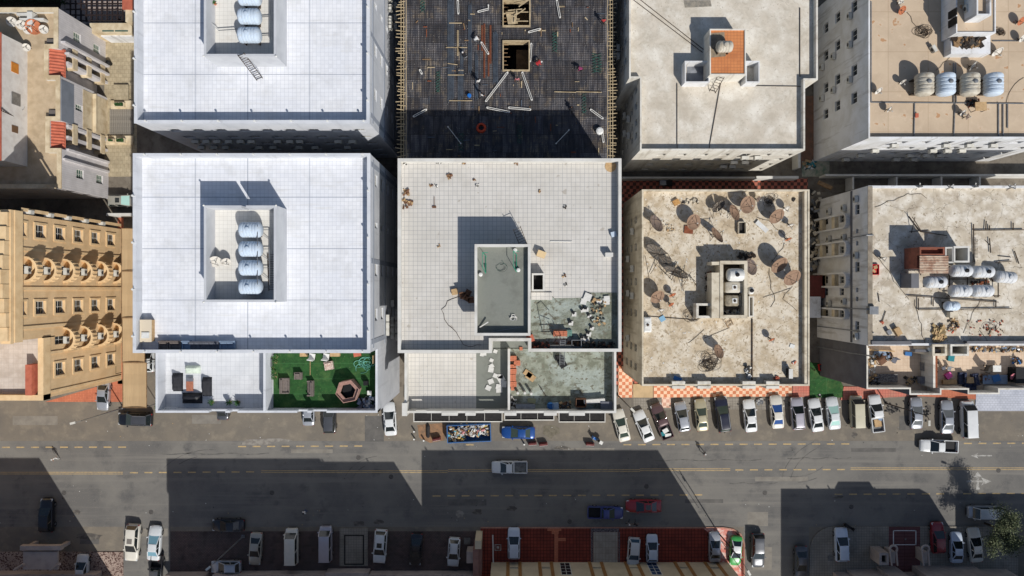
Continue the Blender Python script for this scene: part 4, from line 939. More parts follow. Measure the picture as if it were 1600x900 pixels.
for i, (y0, y1) in enumerate(((76,119),(190,232))):
    a = W(78, y1, 10.6); c_ = W(100, y0, 10.2); b_ = M(); n = 9
    x0, x1 = a[0], W(102,0,9.8)[0]
    for q_ in range(n):
        ya = a[1]+(c_[1]-a[1])*q_/n; yb = ya+(c_[1]-a[1])/n
        b_.face([(x0,ya,10.7),(x1,ya,9.9),(x1,(ya+yb)/2,10.02),(x0,(ya+yb)/2,10.82)]); b_.face([(x0,(ya+yb)/2,10.82),(x1,(ya+yb)/2,10.02),(x1,yb,9.9),(x0,yb,10.7)])
    b_.face([(x0,a[1],10.5),(x1,a[1],9.7),(x1,c_[1],9.7),(x0,c_[1],10.5)][::-1])
    b_.build('tiled_canopy', m_redtile, J)
b_ = M()
xj = PJ[1][0]
for y, z0_, z1_ in ((W(0,238,8)[1],.3,9.8),(W(0,254,8)[1],.3,10.6),(W(0,90,8)[1],.3,9.8),(W(0,76,8)[1],.3,10.6)): b_.box(xj-.3, xj+.35, y-.15, y+.15, z0_, z1_)
for y in (W(0,222,6)[1], W(0,205,6)[1], W(0,110,6)[1], W(0,95,6)[1]):
    b_.box(PJ[3][0]+.01, PJ[3][0]+1.5, y-.18, y+.18, 0, 9.3)
build_each(b_, 'pilaster', m_jwall, J)
b_ = M()
for y0, y1 in ((200,230),(86,116)):
    a = W(0,y1,6)[1]; c_ = W(0,y0,6)[1]
    for z in (0.9, 4.2, 7.4): b_.box(PJ[3][0]+.02, PJ[3][0]+1.6, a, c_, z, z+.25); b_.box(PJ[3][0]+1.45, PJ[3][0]+1.6, a, c_, z+.25, z+1.0)
build_each(b_, 'balcony', m_jbeige, J)
b_ = M(); b_.box(PJ[5][0]+.003, PJ[5][0]+.06, PJ[5][1]+.05, PJ[6][1]-.4, 8.0, 10.7); b_.build('slate_panel', m_jslate, J)
b_ = M(); b_.box(PJ[5][0]+.003, PJ[5][0]+.05, PJ[5][1]+.05, PJ[6][1]-.4, .02, 5.95); b_.box(PJ[5][0]+.05, PJ[5][0]+.5, PJ[5][1]+.05, PJ[6][1]-.4, 3.4, 3.65); b_.build('beige_panel', m_jbeige, J)
b_ = M(); b_.box(-110, W(2,0,15)[0], W(0,250,15)[1], W(0,52,15)[1], 10.2, 15.0); b_.build('upper_storey', mat('whitewashed brick', (222,219,214), (208,203,197), 1, .9, bump=.2), J)
b_ = M(); b_.box(-110, W(2,0,15)[0]+.05, W(0,251,15)[1], W(0,51,15)[1], 15.0, 15.2); b_.build('upper_roof', m_redtile, J)
for i, (x, y, zc, wd, hh) in enumerate(((16,106,12.6,1.3,1.3),(17,202,12.6,.9,1.1),(20,155,12.4,1.6,1.6))):
    b_ = M(); X = W(2,0,15)[0]; Y = W(0,y,zc)[1]; b_.box(X+.002, X+.07, Y-wd/2, Y+wd/2, zc-hh/2, zc+hh/2)
    b_.build('hatch', [mat('orange shutter', (206,134,56), (186,116,44), 3), m_wood, m_galv][i], J)
b_ = M()
for x0, y0, x1, y1 in ((73,61,84,68),(76,172,86,181)): px_box(b_, x0, y0, x1, y1, 10.21, 10.5, 10.5)
build_each(b_, 'skylight', mat('dull skylight', (104,98,94)), J)
b_ = M(); px_box(b_, 26,20,46,24, 10.2, 11.05, 11); px_box(b_, 42,18,50,38, 10.2, 11.3, 11.3); px_box(b_, 30,28,68,31, 10.21, 11.2, 11.2); build_each(b_, 'inner_wall', m_cwall, J)
# ------------------------------------------------------------------ K: the row of buildings along the bottom edge (mostly outside the frame)
def kb(x0, x1, y, h, label, m=m_kwall, ops=None, extra=None, chamfer=None, gm=None):
    a = W(x0, y, 0); c_ = W(x1, y, 0); P = [(a[0], a[1]-24), (c_[0], a[1]-24), (c_[0], a[1]), (a[0], a[1])]
    if chamfer:
        P = P[:2] + [(c_[0], a[1]-chamfer), (c_[0]-chamfer*.35, a[1]-chamfer*.35), (c_[0]-chamfer, a[1])] + P[3:]
    r = root_for(P, 'apartment_building', label); e = len(P)-2
    o = ops_on(P, e, ops[0], *ops[1:]) if ops else []
    block(r, P, 0, h, h-1.0, .25, m, m_croof, {e: o} if o else {}, gm=gm); return r, P
K3, P3 = kb(768, 1137, 878, 18.75, 'beige building with brown stone strips and blue gridded windows at the bottom centre', ops=([W(x,878,0)[0] for x in (803,852,930,986,1063,1110)], [1.9, 5.6, 9.3, 13], 1.25, .55))
b_ = M(); YK = P3[2][1]
for x in (803,852,930,986,1063,1110): X = W(x,0,0)[0]; b_.box(X-1.15, X-.65, YK+.001, YK+.08, 0, 17.2); b_.box(X+.65, X+1.15, YK+.001, YK+.08, 0, 17.2)
build_each(b_, 'stone_strip', m_kbrown, K3)
for i, x in enumerate((882, 1017, 772)):
    X = W(x,0,0)[0]
    if i == 2: continue
    for rw in range(4):
        for c_ in range(2):
            b_ = M(); b_.box(X-.72+c_*.74, X-.72+c_*.74+.66, YK+.002, YK+.03, .5+rw*1.05, .5+rw*1.05+.95); b_.build('pane', [m_glass, m_glassb][i], K3)
    b_ = M(); b_.box(X-.8, X+.8, YK+.0015, YK+.022, .4, 4.75); b_.build('window_frame', m_frame, K3)
def roof_bits(r, P, h, n, seed, my):
    g_ = random.Random(seed); b_ = M(); x0, x1 = P[0][0], P[1][0]
    for k in range(n):
        x = g_.uniform(x0+.5, x1-2.5); hh = g_.uniform(.2,.7); w_ = g_.choice((.1,.12,.15,.5,.9)); y = my-.12 if w_ < .2 else my-.7
        b_.box(x, x+w_, y-.1, y+.08, h, h+hh)
    build_each(b_, 'roof_stub', m_kgrey, r)
roof_bits(K3, P3, 18.75, 12, 1, P3[2][1])
K2, P2 = kb(374, 726, 898, 18.95, 'apartment building of the bottom row, behind the white van and the grey ramp', m_kgrey)
b_ = M(); a = P2[3]; b_.box(a[0], W(613,0,0)[0], a[1]-5, a[1]-.01, 18.95, 19.5); b_.build('raised_parapet', m_kgrey, K2)
roof_bits(K2, P2, 18.95, 12, 2, P2[2][1])
K1, P1 = kb(-260, 176, 899, 19.7, 'apartment building of the bottom row in the bottom left corner', m_kgrey)
K4, P4 = kb(1301, 1540, 893, 13.9, 'pale villa behind the rounded grey forecourt and maroon entrance', m_kgrey, ops=([W(x,893,0)[0] for x in (1345,1385,1425,1465,1510)], [1.2, 4.8, 8.4], 1.6, 1.6), chamfer=2.2)
b_ = M(); X0, X1 = W(1393,0,0)[0], W(1452,0,0)[0]; n = 6
pts = [(X0, P4[2][1]-8), (X1, P4[2][1]-8), (X1, P4[-1][1]-1.0), (X1-.5, P4[-1][1]-.1), (X0+.5, P4[-1][1]-.1), (X0, P4[-1][1]-1.0)]
b_.prism(pts, 12.9, 15.2); b_.build('roof_room', m_kgrey, K4)
roof_bits(K4, [P4[0], (P4[1][0]-3, 0)], 13.9, 7, 4, P4[-1][1])
K5, P5 = kb(1577, 1900, 906, 14.5, 'building beyond the tree in the bottom right corner', m_kgrey)
# ---- front garden walls, gate houses
def front_wall(px, label, h=1.6, m=None):
    b_ = M(); px_box(b_, px[0], px[1], px[2], px[3], 0, h, 0); b_.box(b_.v[0][0]-.05, b_.v[1][0]+.05, b_.v[0][1]-.05, b_.v[2][1]+.05, h, h+.12)
    return b_.build('boundary_wall', m or m_kgrey, label=label, cat='wall')
front_wall((-60,891,160,898), 'long beige front wall across the bottom left corner behind the white car')
front_wall((265,893,327,898), 'low dark front wall at the bottom edge beside the silver parked van')
front_wall((340,891.5,513,899), 'grey front wall at the bottom edge behind the white van')
front_wall((513,888,579,899), 'beige gate wall at the foot of the grey ramp')
front_wall((580,891.5,750,899), 'grey front wall at the bottom edge behind the black sedan')
gt = thing('entrance_porch', 'flat roofed beige entrance porch in the bottom left corner', 'porch', (*W(63,885,0), 0))
b_ = M(); px_box(b_, 36,862,90,890, 2.9, 3.2, 3.2); b_.build('porch_roof', m_kgrey, gt)
b_ = M(); px_box(b_, 31,853,95,860, 2.8, 3.5, 3.5); b_.build('beam', m_kgrey, gt)
for x in (37,88): b_ = M(); px_box(b_, x-3,856,x+3,861, 0, 2.8, 2.8); b_.build('post', m_kgrey, gt)
for x0, x1 in ((20,36),(76,92)): b_ = M(); p, q = W(x0,892,3.3), W(x1,882,3.6); b_.tube([(*p,2.9), (*q,3.4)], .22, 8); build_each(b_, 'brace', m_kgrey, gt)
gp = thing('gate_pillar', 'tall beige and brown gate pillar group at the left end of the red forecourt', 'pillar', (*W(746,890,0), 0))
b_ = M(); px_box(b_, 742,845,752,858, 0, 4.2, 4.2); b_.build('pillar_shaft', m_kwall, gp)
b_ = M(); px_box(b_, 739,859,748,900, 0, 3.4, 3.4); px_box(b_, 748.2,859,752.5,900, 0, 3.0, 3.0); build_each(b_, 'side_wall', mat('pinkish stone', (150,112,100), (130,98,88), 1), gp)
b_ = M(); px_box(b_, 729,862,739,880, 0, 2.2, 2.2); b_.build('meter_box', m_kgrey, gp)
for i, x in enumerate((1396,1446)):
    gp = thing('gate_pier', 'curved stone gate pier on the %s side of the maroon entrance' % ('left','right')[i], 'gate pier', (*W(x,870,0), 0))
    b_ = M(); px_box(b_, x-3,862,x+3,880, 0, 2.2, 2.2); b_.build('pier', m_kgrey, gp)
    b_ = M(); c0 = W(x, 858, 3)
    arc = [(c0[0]+.55*cos(a_*pi/6), c0[1]+.55*sin(a_*pi/6), 3.0) for a_ in range(-1, 8)]
    b_.tube(arc, .17, 6); b_.tube([(*W(x-5,860,3)[:2],2.9), (*W(x-2,884,3)[:2],2.9)], .14, 6); b_.tube([(*W(x+5,860,3)[:2],2.9), (*W(x+7,884,3)[:2],2.9)], .14, 6); build_each(b_, 'curved_rail', m_kgrey, gp)
gh = thing('gate_house', 'square stone gate house with hollow top left of the maroon entrance', 'gate house', (*W(1381,876,0), 0))
b_ = M(); ring_box(b_, 1374,864,1389,883, 0, 2.8, .35); b_.build('wall', m_kgrey, gh)
b_ = M(); px_box(b_, 1376,866,1387,881, 2.2, 2.3, 2.8); b_.build('roof', m_dark, gh)
for i, (x0, y0, x1, y1, h, l) in enumerate(((1322,893,1369,899,4.2,'left'),(1369,888,1398,899,4.6,'second'),(1424,887,1520,899,4.8,'widest right'),(1521,892,1570,899,4.0,'farthest right'))):
    gq = thing('front_bay', 'stepped stone bay of the pale villa at the bottom edge, %s one' % l, 'bay', (*W((x0+x1)/2, 899, 0), 0))
    b_ = M(); px_box(b_, x0, y0-4, x1, y1+8, 0, h, 0); b_.build('bay_wall', m_kgrey, gq)
    b_ = M(); px_box(b_, x0-.8, y0-4.8, x1+.8, y0-3.9, h-.3, h+.1, 0); b_.build('cornice', m_kgrey, gq)
# ------------------------------------------------------------------ vehicles
def paint(name, c, metal=.0, rough=.32):
    return mat(name, c, tuple(int(v*.9+12) for v in c), 1.1, mix=(.45,.75), rough=rough, metal=metal, coat=.6, spec=.5)
m_cglass = mat('car window glass', (28,36,38), rough=.06, spec=.9)
m_headl = mat('headlight lens', (206,210,212), rough=.15, spec=.7); m_taill = mat('tail light lens', (150,24,20), rough=.2, spec=.6)
m_trim = mat('black car trim', (26,26,28), rough=.6)
PROF = {
 'sedan': dict(L=4.75, wd=.90, st=[(-2.37,.66,.55,.40),(-2.3,.80,.82,.30),(-2.1,.87,.96,.25),(-1.6,.90,1.0,.22),(-.5,.91,.98,.2),(.7,.91,.97,.2),(1.25,.90,.94,.22),(1.85,.87,.84,.25),(2.2,.78,.72,.3),(2.37,.60,.56,.4)],
   cab=[(-1.75,-.95,.02,1.08,.80,.61,.96,1.44)], wh=1.38),
 'suv': dict(L=4.7, wd=.94, st=[(-2.35,.80,.7,.45),(-2.3,.88,1.02,.34),(-2.15,.92,1.1,.3),(-1.0,.94,1.1,.27),(.6,.94,1.08,.27),(1.15,.93,1.05,.28),(1.9,.90,.98,.3),(2.22,.82,.86,.35),(2.35,.68,.66,.45)],
   cab=[(-2.22,-1.86,.08,1.10,.85,.68,1.08,1.72)], wh=1.38),
 'hatch': dict(L=4.1, wd=.88, st=[(-2.05,.74,.6,.42),(-2.0,.83,.92,.32),(-1.85,.87,1.0,.27),(-.8,.88,1.0,.24),(.5,.88,.98,.24),(1.0,.87,.94,.25),(1.6,.84,.86,.28),(1.92,.76,.74,.34),(2.05,.60,.58,.42)],
   cab=[(-1.88,-1.42,-.05,.95,.79,.62,.97,1.5)], wh=1.25),
 'van': dict(L=5.0, wd=.93, st=[(-2.5,.88,.9,.4),(-2.47,.92,1.2,.34),(-2.3,.93,1.25,.3),(0,.93,1.25,.27),(1.5,.93,1.22,.27),(2.1,.90,1.08,.3),(2.4,.82,.92,.34),(2.5,.68,.66,.42)],
   cab=[(-2.42,-2.34,1.32,1.98,.88,.78,1.22,2.02)], wh=1.5),
 'pickup': dict(L=5.3, wd=.92, st=[(-.62,.90,1.02,.3),(-.4,.92,1.06,.28),(.6,.92,1.06,.28),(1.2,.92,1.04,.28),(2.1,.88,.98,.32),(2.5,.80,.86,.36),(2.65,.66,.66,.45)],
   cab=[(-.55,-.36,.42,1.34,.83,.67,1.04,1.70)], wh=1.6),
}
CARM = {}
def car_meshes(kind, Lx):
    k = kind
    if k in CARM: return CARM[k]
    P = PROF[kind]; out = {}
    b_ = M(); rings = []
    for x, w_, zt, zb in P['st']:
        h = [(w_*.90, zb), (w_, zb+.14), (w_*1.0, zb+(zt-zb)*.62), (w_*.96, zt-.07), (w_*.84, zt-.01), (w_*.45, zt+.02)]
        rings.append([(x, -y, z) for y, z in h] + [(x, 0, zt+.025)] + [(x, y, z) for y, z in reversed(h)])
    b_.rings(rings)
    if kind == 'pickup':
        b_.box(-2.62,-.64,-.90,-.80,.42,1.02); b_.box(-2.62,-.64,.80,.90,.42,1.02); b_.box(-2.66,-2.56,-.80,.80,.45,1.0); b_.box(-.74,-.641,-.80,.80,.45,1.0)
        b_.box(-2.56,-.741,-.799,.799,.42,.55)
    out['body'] = b_
    xb, xr, xf, xh, wb, wr, z0, z1 = P['cab'][0]     # rear base, rear roof, front roof, front base
    zq = z0+.03
    def q(b_, pts): b_.face(pts)
    g1 = M(); g1.rings([[(xh,-wb*.94,z0),(xh,wb*.94,z0),(xf,wr*.96,z1-.03),(xf,-wr*.96,z1-.03)],[(xh-.12,-wb*.94,z0),(xh-.12,wb*.94,z0),(xf-.1,wr*.96,z1-.06),(xf-.1,-wr*.96,z1-.06)]]); out['windshield'] = g1
    # bulged glass: add a middle bow
    g2 = M(); g2.rings([[(xb,-wb*.92,z0),(xr,-wr*.94,z1-.03),(xr,wr*.94,z1-.03),(xb,wb*.92,z0)],[(xb+.12,-wb*.92,z0),(xr+.1,-wr*.94,z1-.06),(xr+.1,wr*.94,z1-.06),(xb+.12,wb*.92,z0)]]); out['rear_window'] = g2
    for s in (-1, 1):
        g3 = M(); g3.rings([[(xb+.14,s*wb*.97,z0),(xr+.12,s*wr*1.0,z1-.07),(xf-.12,s*wr*1.0,z1-.07),(xh-.2,s*wb*.97,z0)],[(xb+.14,s*(wb*.97-.06),z0),(xr+.12,s*(wr-.06),z1-.07),(xf-.12,s*(wr-.06),z1-.07),(xh-.2,s*(wb*.97-.06),z0)]]); out['side_window%d' % s] = g3
    r = M(); xs = [xr-.03, xr+.1, xr+(xf-xr)*.35, xr+(xf-xr)*.7, xf-.08, xf+.05]; rr = []
    for i, x in enumerate(xs):
        e = 0 if 0 < i < 5 else 1; w_ = wr*(1.0-.04*e); zt = z1-(.03 if e else 0)
        rr.append([(x,-w_,z1-.09),(x,-w_*.93,zt-.01),(x,-w_*.5,zt+.025),(x,0,zt+.035),(x,w_*.5,zt+.025),(x,w_*.93,zt-.01),(x,w_,z1-.09)])
    r.rings(rr)
    for s in (-1, 1):     # pillars
        for (xa, za, ya, xc, zc, yc, t) in ((xh+.0,z0-.02,wb*.96,xf,z1-.06,wr*.985,.09),(xb-.0,z0-.02,wb*.95,xr,z1-.06,wr*.98,.13),((xb+xh)/2-.1,z0-.02,wb*.985,(xr+xf)/2-.1,z1-.06,wr*1.0,.08)):
            r.bar((xa,s*ya,za),(xc,s*yc,zc),t,t2=.07)
    out['roof'] = r
    wl = M(); wl.cyl((0,-.11,0),(0,.11,0),.33,14); out['tyre'] = wl
    rm = M(); rm.cyl((0,-.118,0),(0,.118,0),.2,10); out['rim'] = rm
    fx, fw, fz = P['st'][-2][0], P['st'][-2][1], P['st'][-2][2]
    hl = M(); hl.ob((fx-.12, 0, fz-.06), (.34,.30,.14), ry=.35); out['headlight'] = (hl, fw-.13)
    rx, rw, rz_ = (P['st'][1][0], P['st'][1][1], P['st'][1][2]) if kind != 'pickup' else (-2.62, .86, .95)
    tl = M(); tl.ob((rx+.03, 0, rz_-.14), (.12,.22,.24)); out['tail_light'] = (tl, rw-.12)
    mr = M(); mr.ob((0,0,0), (.14,.2,.13), rz=.2); out['mirror'] = mr
    bp = M(); bp.box(fx+.02, fx+.15, -fw*.62, fw*.62, .38, .52); out['bumper'] = bp
    CARM[k] = (out, (xh-.25, wb+.14, z0+.04), P); return CARM[k]
SHARED = {}
def sm_(key, b_, m, smooth=None):
    k = key+(m.name,)
    if k not in SHARED: SHARED[k] = b_.mesh(key[1], m, smooth=smooth)
    return SHARED[k]
def cpart(parent, name, me, loc=(0,0,0), rz=0):
    o = bpy.data.objects.new(name, me); COL.objects.link(o); o.parent = parent; o.location = loc; o.rotation_euler = (0,0,rz); return o
def car(px, py, deg, kind, color, label, length=None, glass_m=None, sunroof=None, roof_m=None, rack=False, cargo=None, name='parked_car', cat='car', group='cars parked along the street', wmul=1.0, zoff=.12 if False else 0.0, hood=None):
    """deg: where the nose points, 0 = up in the photo, clockwise"""
    out, mp, P = car_meshes(kind, length)
    t = thing(name, label, cat, group=group); gm = glass_m or m_cglass
    cpart(t, 'body', sm_((kind,'body'), out['body'], color, 38))
    cpart(t, 'roof', sm_((kind,'roof'), out['roof'], roof_m or color, 40))
    for n in ('windshield','rear_window'): cpart(t, n, sm_((kind,n), out[n], gm))
    for s in (-1, 1): cpart(t, 'side_window', sm_((kind,'side_window%d' % s), out['side_window%d' % s], m_cglass))
    xs = P['wh']
    for x in (-xs, xs):
        for s in (-1, 1):
            w_ = cpart(t, 'wheel', sm_((kind,'tyre'), out['tyre'], m_rubber, 40), (x, s*(P['wd']-.10), .33)); cpart(w_, 'rim', sm_((kind,'rim'), out['rim'], m_rim))
    for nm, mm in (('headlight', m_headl), ('tail_light', m_taill)):
        b_, w_ = out[nm]
        for s in (-1, 1): cpart(t, nm, sm_((kind,nm), b_, mm), (0, s*w_, 0))
    for s in (-1, 1): cpart(t, 'mirror', sm_((kind,'mirror'), out['mirror'], color), (mp[0], s*mp[1], mp[2]))
    cpart(t, 'grille', sm_((kind,'bumper'), out['bumper'], m_trim))
    xb, xr, xf, xh, wb, wr, z0_, z1 = P['cab'][0]
    if sunroof:
        b_ = M(); b_.box(xf-.85, xf-.2, -.36, .36, z1+.0, z1+.045); b_.build('sunroof', m_cglass if sunroof == 1 else mat('grey sunroof', (120,116,110), rough=.3), t, org=(0,0,0))
    if rack:
        for s in (-1, 1): b_ = M(); b_.box(xr+.1, xf-.15, s*wr*.88-.03, s*wr*.88+.03, z1+.0, z1+.08); b_.build('roof_rail', m_galv, t)
    if kind == 'pickup':
        b_ = M(); b_.box(-2.5,-.76,-.78,.78,.56,.575); b_.build('bed_liner', mat('bed liner grey', (118,120,120), (96,96,94), 3) if cargo != 'dark' else m_trim, t)
    x, y = W(px, py, .8); t.location = (x, y, 0.0); t.rotation_euler = (0, 0, radians(90-deg))
    s = (length or P['L'])/P['L']; t.scale = (s, wmul*min(1.06, (s+1)/2), 1)
    return t
W1 = paint('white car paint', (214,216,216)); W2 = paint('pearl white car paint', (206,210,212)); W3 = paint('cream white car paint', (214,210,198))
S1_ = paint('silver car paint', (168,172,178), .4); S2_ = paint('lilac silver car paint', (180,176,184), .3); GD = paint('champagne car paint', (182,174,146), .3)
BK = paint('black car paint', (22,24,30)); NV = paint('navy black car paint', (26,28,46)); MR = paint('brown maroon car paint', (92,70,70), .2)
BL = paint('bright blue car paint', (26,72,140), .2); DB = paint('dark blue car paint', (44,56,120)); RD = paint('red car paint', (142,26,36)); CR = paint('dark crimson car paint', (128,20,34))
DG = paint('dark grey car paint', (84,86,90), .4); GR = paint('green taxi paint', (62,158,76)); CM = paint('cream van paint', (190,184,160), rough=.5); BG = paint('sand silver car paint', (174,170,158), .3); GS = paint('blue white car paint', (196,206,220))
m_bluegl = mat('blue sunshade glass', (52,84,140), rough=.2); m_mint = mat('mint sunshade glass', (166,204,196), rough=.25); m_greeng = mat('green tinted glass', (62,74,68), rough=.1)
CARS = [
 (609,655,-4,'sedan',W1,'white sedan in the gap between the white tower and the central building',5.1,{}),
 (482,642,0,'sedan',S1_,'silver car half hidden below the turf terrace parapet, left of a dark car',4.6,{}),
 (515,651,0,'suv',BK,'black car sticking out below the parapet of the turf terrace',5.0,dict(roof_m=DG)),
 (348,634,0,'sedan',DG,'dark grey car almost wholly hidden below the grey furnished terrace parapet',4.4,{}),
 (211,655,-88,'suv',BK,'black suv parked sideways at the end of the beige canopy',5.2,dict(roof_m=DG, rack=True)),
 (161,618,184,'sedan',S1_,'silver sedan parked on the orange paving beside the ochre building',4.6,{}),
 (193,314,90,'suv',BG,'cream suv in the alley beside the white tower, seen sideways',4.5,dict(glass_m=m_mint, sunroof=1)),
 (231,560,0,'hatch',W2,'white car showing only its corner under the white tower parapet',4.2,{}),
 (971,665,-14,'sedan',W3,'white sedan parked aslant at the corner of the central building, leftmost of the row',5.0,dict(glass_m=m_greeng)),
 (1006,666,-22,'sedan',W1,'white sedan parked strongly aslant, left of the brown pickup',5.0,{}),
 (1034,658,-21,'pickup',MR,'brown maroon pickup parked aslant with white things in its bed',5.6,dict(cargo='dark')),
 (1066,651,-10,'hatch',S1_,'silver hatchback between the brown pickup and the gold sedan',4.5,{}),
 (1096,649,-5,'sedan',GD,'gold champagne sedan in the parked row',4.9,dict(glass_m=m_greeng)),
 (1129,647,-8,'suv',NV,'navy black suv in the parked row, between gold and white sedans',5.4,dict(glass_m=m_greeng, rack=True)),
 (1172,650,-5,'sedan',W1,'white sedan parked alone just right of the navy black suv',5.0,{}),
 (1214,644,-4,'sedan',W3,'white sedan with a blue windscreen shade',5.1,dict(glass_m=m_bluegl)),
 (1246,646,4-8,'suv',S2_,'lilac silver suv parked right of the blue shaded white sedan',4.9,dict(rack=True)),
 (1275,649,-8,'sedan',W1,'white sedan in front of the green lawn, left one of two',5.1,{}),
 (1302,646,-6,'sedan',W2,'white sedan with mint green windows in front of the green lawn',5.0,dict(glass_m=m_mint)),
 (1338,643,-2,'van',CM,'dusty cream van parked between white sedan and loaded pickup',4.8,{}),
 (1369,646,-7,'pickup',W1,'white pickup with open bed loaded with boards and boxes',5.7,{}),
 (1432,646,0,'sedan',S1_,'silver sedan under the lamp post, parked right of the loaded pickup',4.8,dict(glass_m=mat('grey shade glass', (104,108,110), rough=.2))),
 (1480,652,0,'sedan',S1_,'silver sedan parked directly left of the white van',5.1,dict(glass_m=MATS['grey shade glass'])),
 (1512,655,-2,'van',W1,'white panel van at the right end of the parked row',5.5,{}),
 (1467,697,-88,'pickup',W1,'white double parked pickup standing sideways behind the parked row',5.7,dict(cargo='dark')),
 (796,730,-90,'pickup',W2,'white pickup driving on the double yellow line in the shadow',5.4,dict(name='driving_car')),
 (810,676,-89,'sedan',BL,'bright blue car parked sideways next to the rubbish skip',5.1,dict(glass_m=m_greeng)),
 (73,805,0,'suv',BK,'black car standing alone in the shadow at the lower left of the road',5.1,{}),
 (207,848,184,'suv',W3,'cream white suv with grey sunroof, left of two in the sunlit side street',5.6,dict(sunroof=2)),
 (241,849,4,'sedan',W2,'white sedan with pale blue windscreen, right of two in the sunlit side street',5.3,dict(glass_m=mat('pale blue glass', (110,150,166), rough=.15))),
 (244,893,184,'pickup',BK,'black vehicle cut off by the bottom edge in the side street',5.0,dict(cargo='dark', roof_m=DG)),
 (128,888,2,'hatch',W2,'white car on speckled paving behind the front wall, bottom left',4.2,{}),
 (356,821,-90,'sedan',BK,'black sedan standing sideways in the shadow above a lamp post',5.0,{}),
 (353,886,-90,'hatch',S1_,'silver hatchback standing sideways at the bottom edge under a lamp post',4.6,dict(rack=True)),
 (399,858,184,'sedan',BG,'sand silver sedan on the brown pavers, left of the white van',5.0,{}),
 (456,853,0,'van',W3,'white van on the brown pavers',5.3,{}),
 (509,849,0,'van',S2_,'grey lilac people carrier between the white van and the grey ramp',5.2,{}),
 (594,854,184,'suv',W1,'white suv with black sunroof, right beside the grey ramp',5.1,dict(sunroof=1)),
 (650,859,184,'sedan',BK,'black sedan on the brown pavers in deep shadow',4.9,{}),
 (709,863,184,'hatch',W2,'white hatchback left of the gate pillar on the brown pavers',4.4,dict(rack=True)),
 (803,849,0,'suv',GS,'pale blue white suv at the left end of the red forecourt',4.7,{}),
 (990,863,184,'suv',W2,'white suv on the red forecourt, left of the small blue white one',4.4,dict(glass_m=mat('blue glass', (60,84,104), rough=.1))),
 (1019,857,0,'hatch',GS,'blue white hatchback on the red forecourt, right of the white suv',4.2,{}),
 (946,801,91,'pickup',DB,'dark blue pickup in the shadow left of the red car',5.4,dict(glass_m=m_greeng, cargo='dark', roof_m=DB)),
 (1006,791,-90,'sedan',RD,'red sedan in the shadow of the road',5.4,dict(sunroof=1)),
 (1117,855,0,'sedan',S1_,'silver car half in sun at the right end of the red forecourt',4.6,{}),
 (1150,861,184,'sedan',GR,'green and white taxi under the lamp post',4.5,dict(roof_m=W1)),
 (1184,860,180,'suv',DG,'dark grey suv parked in the sun right of the green taxi',5.2,{}),
 (1252,880,180,'sedan',DG,'dark grey sedan at the bottom edge left of the rounded forecourt',5.2,{}),
 (1315,851,-2,'suv',GS,'white suv on the rounded grey forecourt',5.1,{}),
 (1465,840,-2,'suv',CR,'dark crimson suv on the forecourt right of the maroon gate',4.7,{}),
 (1495,856,0,'sedan',GS,'pale blue white sedan right of the crimson suv',4.7,{}),
 (1524,852,-6,'sedan',W3,'white sedan half under the tree',5.3,{}),
 (1538,800,-90,'van',S1_,'white van standing sideways in the shadow above the tree',5.0,dict(roof_m=W1)),
]
for px, py, deg, kind, colr, label, L_, kw in CARS: car(px, py, deg, kind, colr, label, L_, **kw)
# ------------------------------------------------------------------ street lamps
def lamp(px, py, label, arm=1.6, az=0, h=10.7, m=None):
    x, y = W(px, py); t = thing('street_lamp', label, 'street lamp', (x, y, 0), 'street lamps'); m = m or m_galv
    b_ = M(); b_.lathe((x,y,0), (0,0,1), ((0,.16),(.5,.15),(.52,.10),(h-.3,.055)), 8); b_.build('pole', m, t, smooth=40)
    b_ = M(); d = (cos(az), sin(az)); b_.tube([(x,y,h-.4),(x+d[0]*.3,y+d[1]*.3,h),(x+d[0]*arm,y+d[1]*arm,h+.12)], .045, 6); b_.build('arm', m, t)
    b_ = M(); b_.ob((x+d[0]*(arm+.3), y+d[1]*(arm+.3), h+.12), (.75,.3,.13), rz=az); b_.build('lamp_head', m_acw, t)
    b_ = M(); b_.ob((x,y,.03), (.45,.45,.06)); b_.build('base_plate', m, t); return t
m_ldark = mat('dark lamp pole', (74,70,66), rough=.6, metal=.3)
lamp(1122,832,'dark street lamp on the corner of the red forecourt near the green taxi', az=radians(-60), m=m_ldark)
lamp(1556,830,'street lamp pole standing inside the tree at the bottom right', az=radians(160), m=m_ldark)
lamp(1384,630,'street lamp between the loaded white pickup and a silver sedan', az=radians(-90), arm=.6, m=m_ldark)
lamp(964,616,'street lamp at the corner of the central building above the parked white sedan', az=radians(-45), arm=.4, m=m_ldark)
lamp(193,637,'pale street lamp leaning over the road beside the beige canopy', az=radians(195), arm=.5)
lamp(380,838,'pale street lamp in the shadow between black sedan and sand silver sedan', az=radians(220), arm=.4)
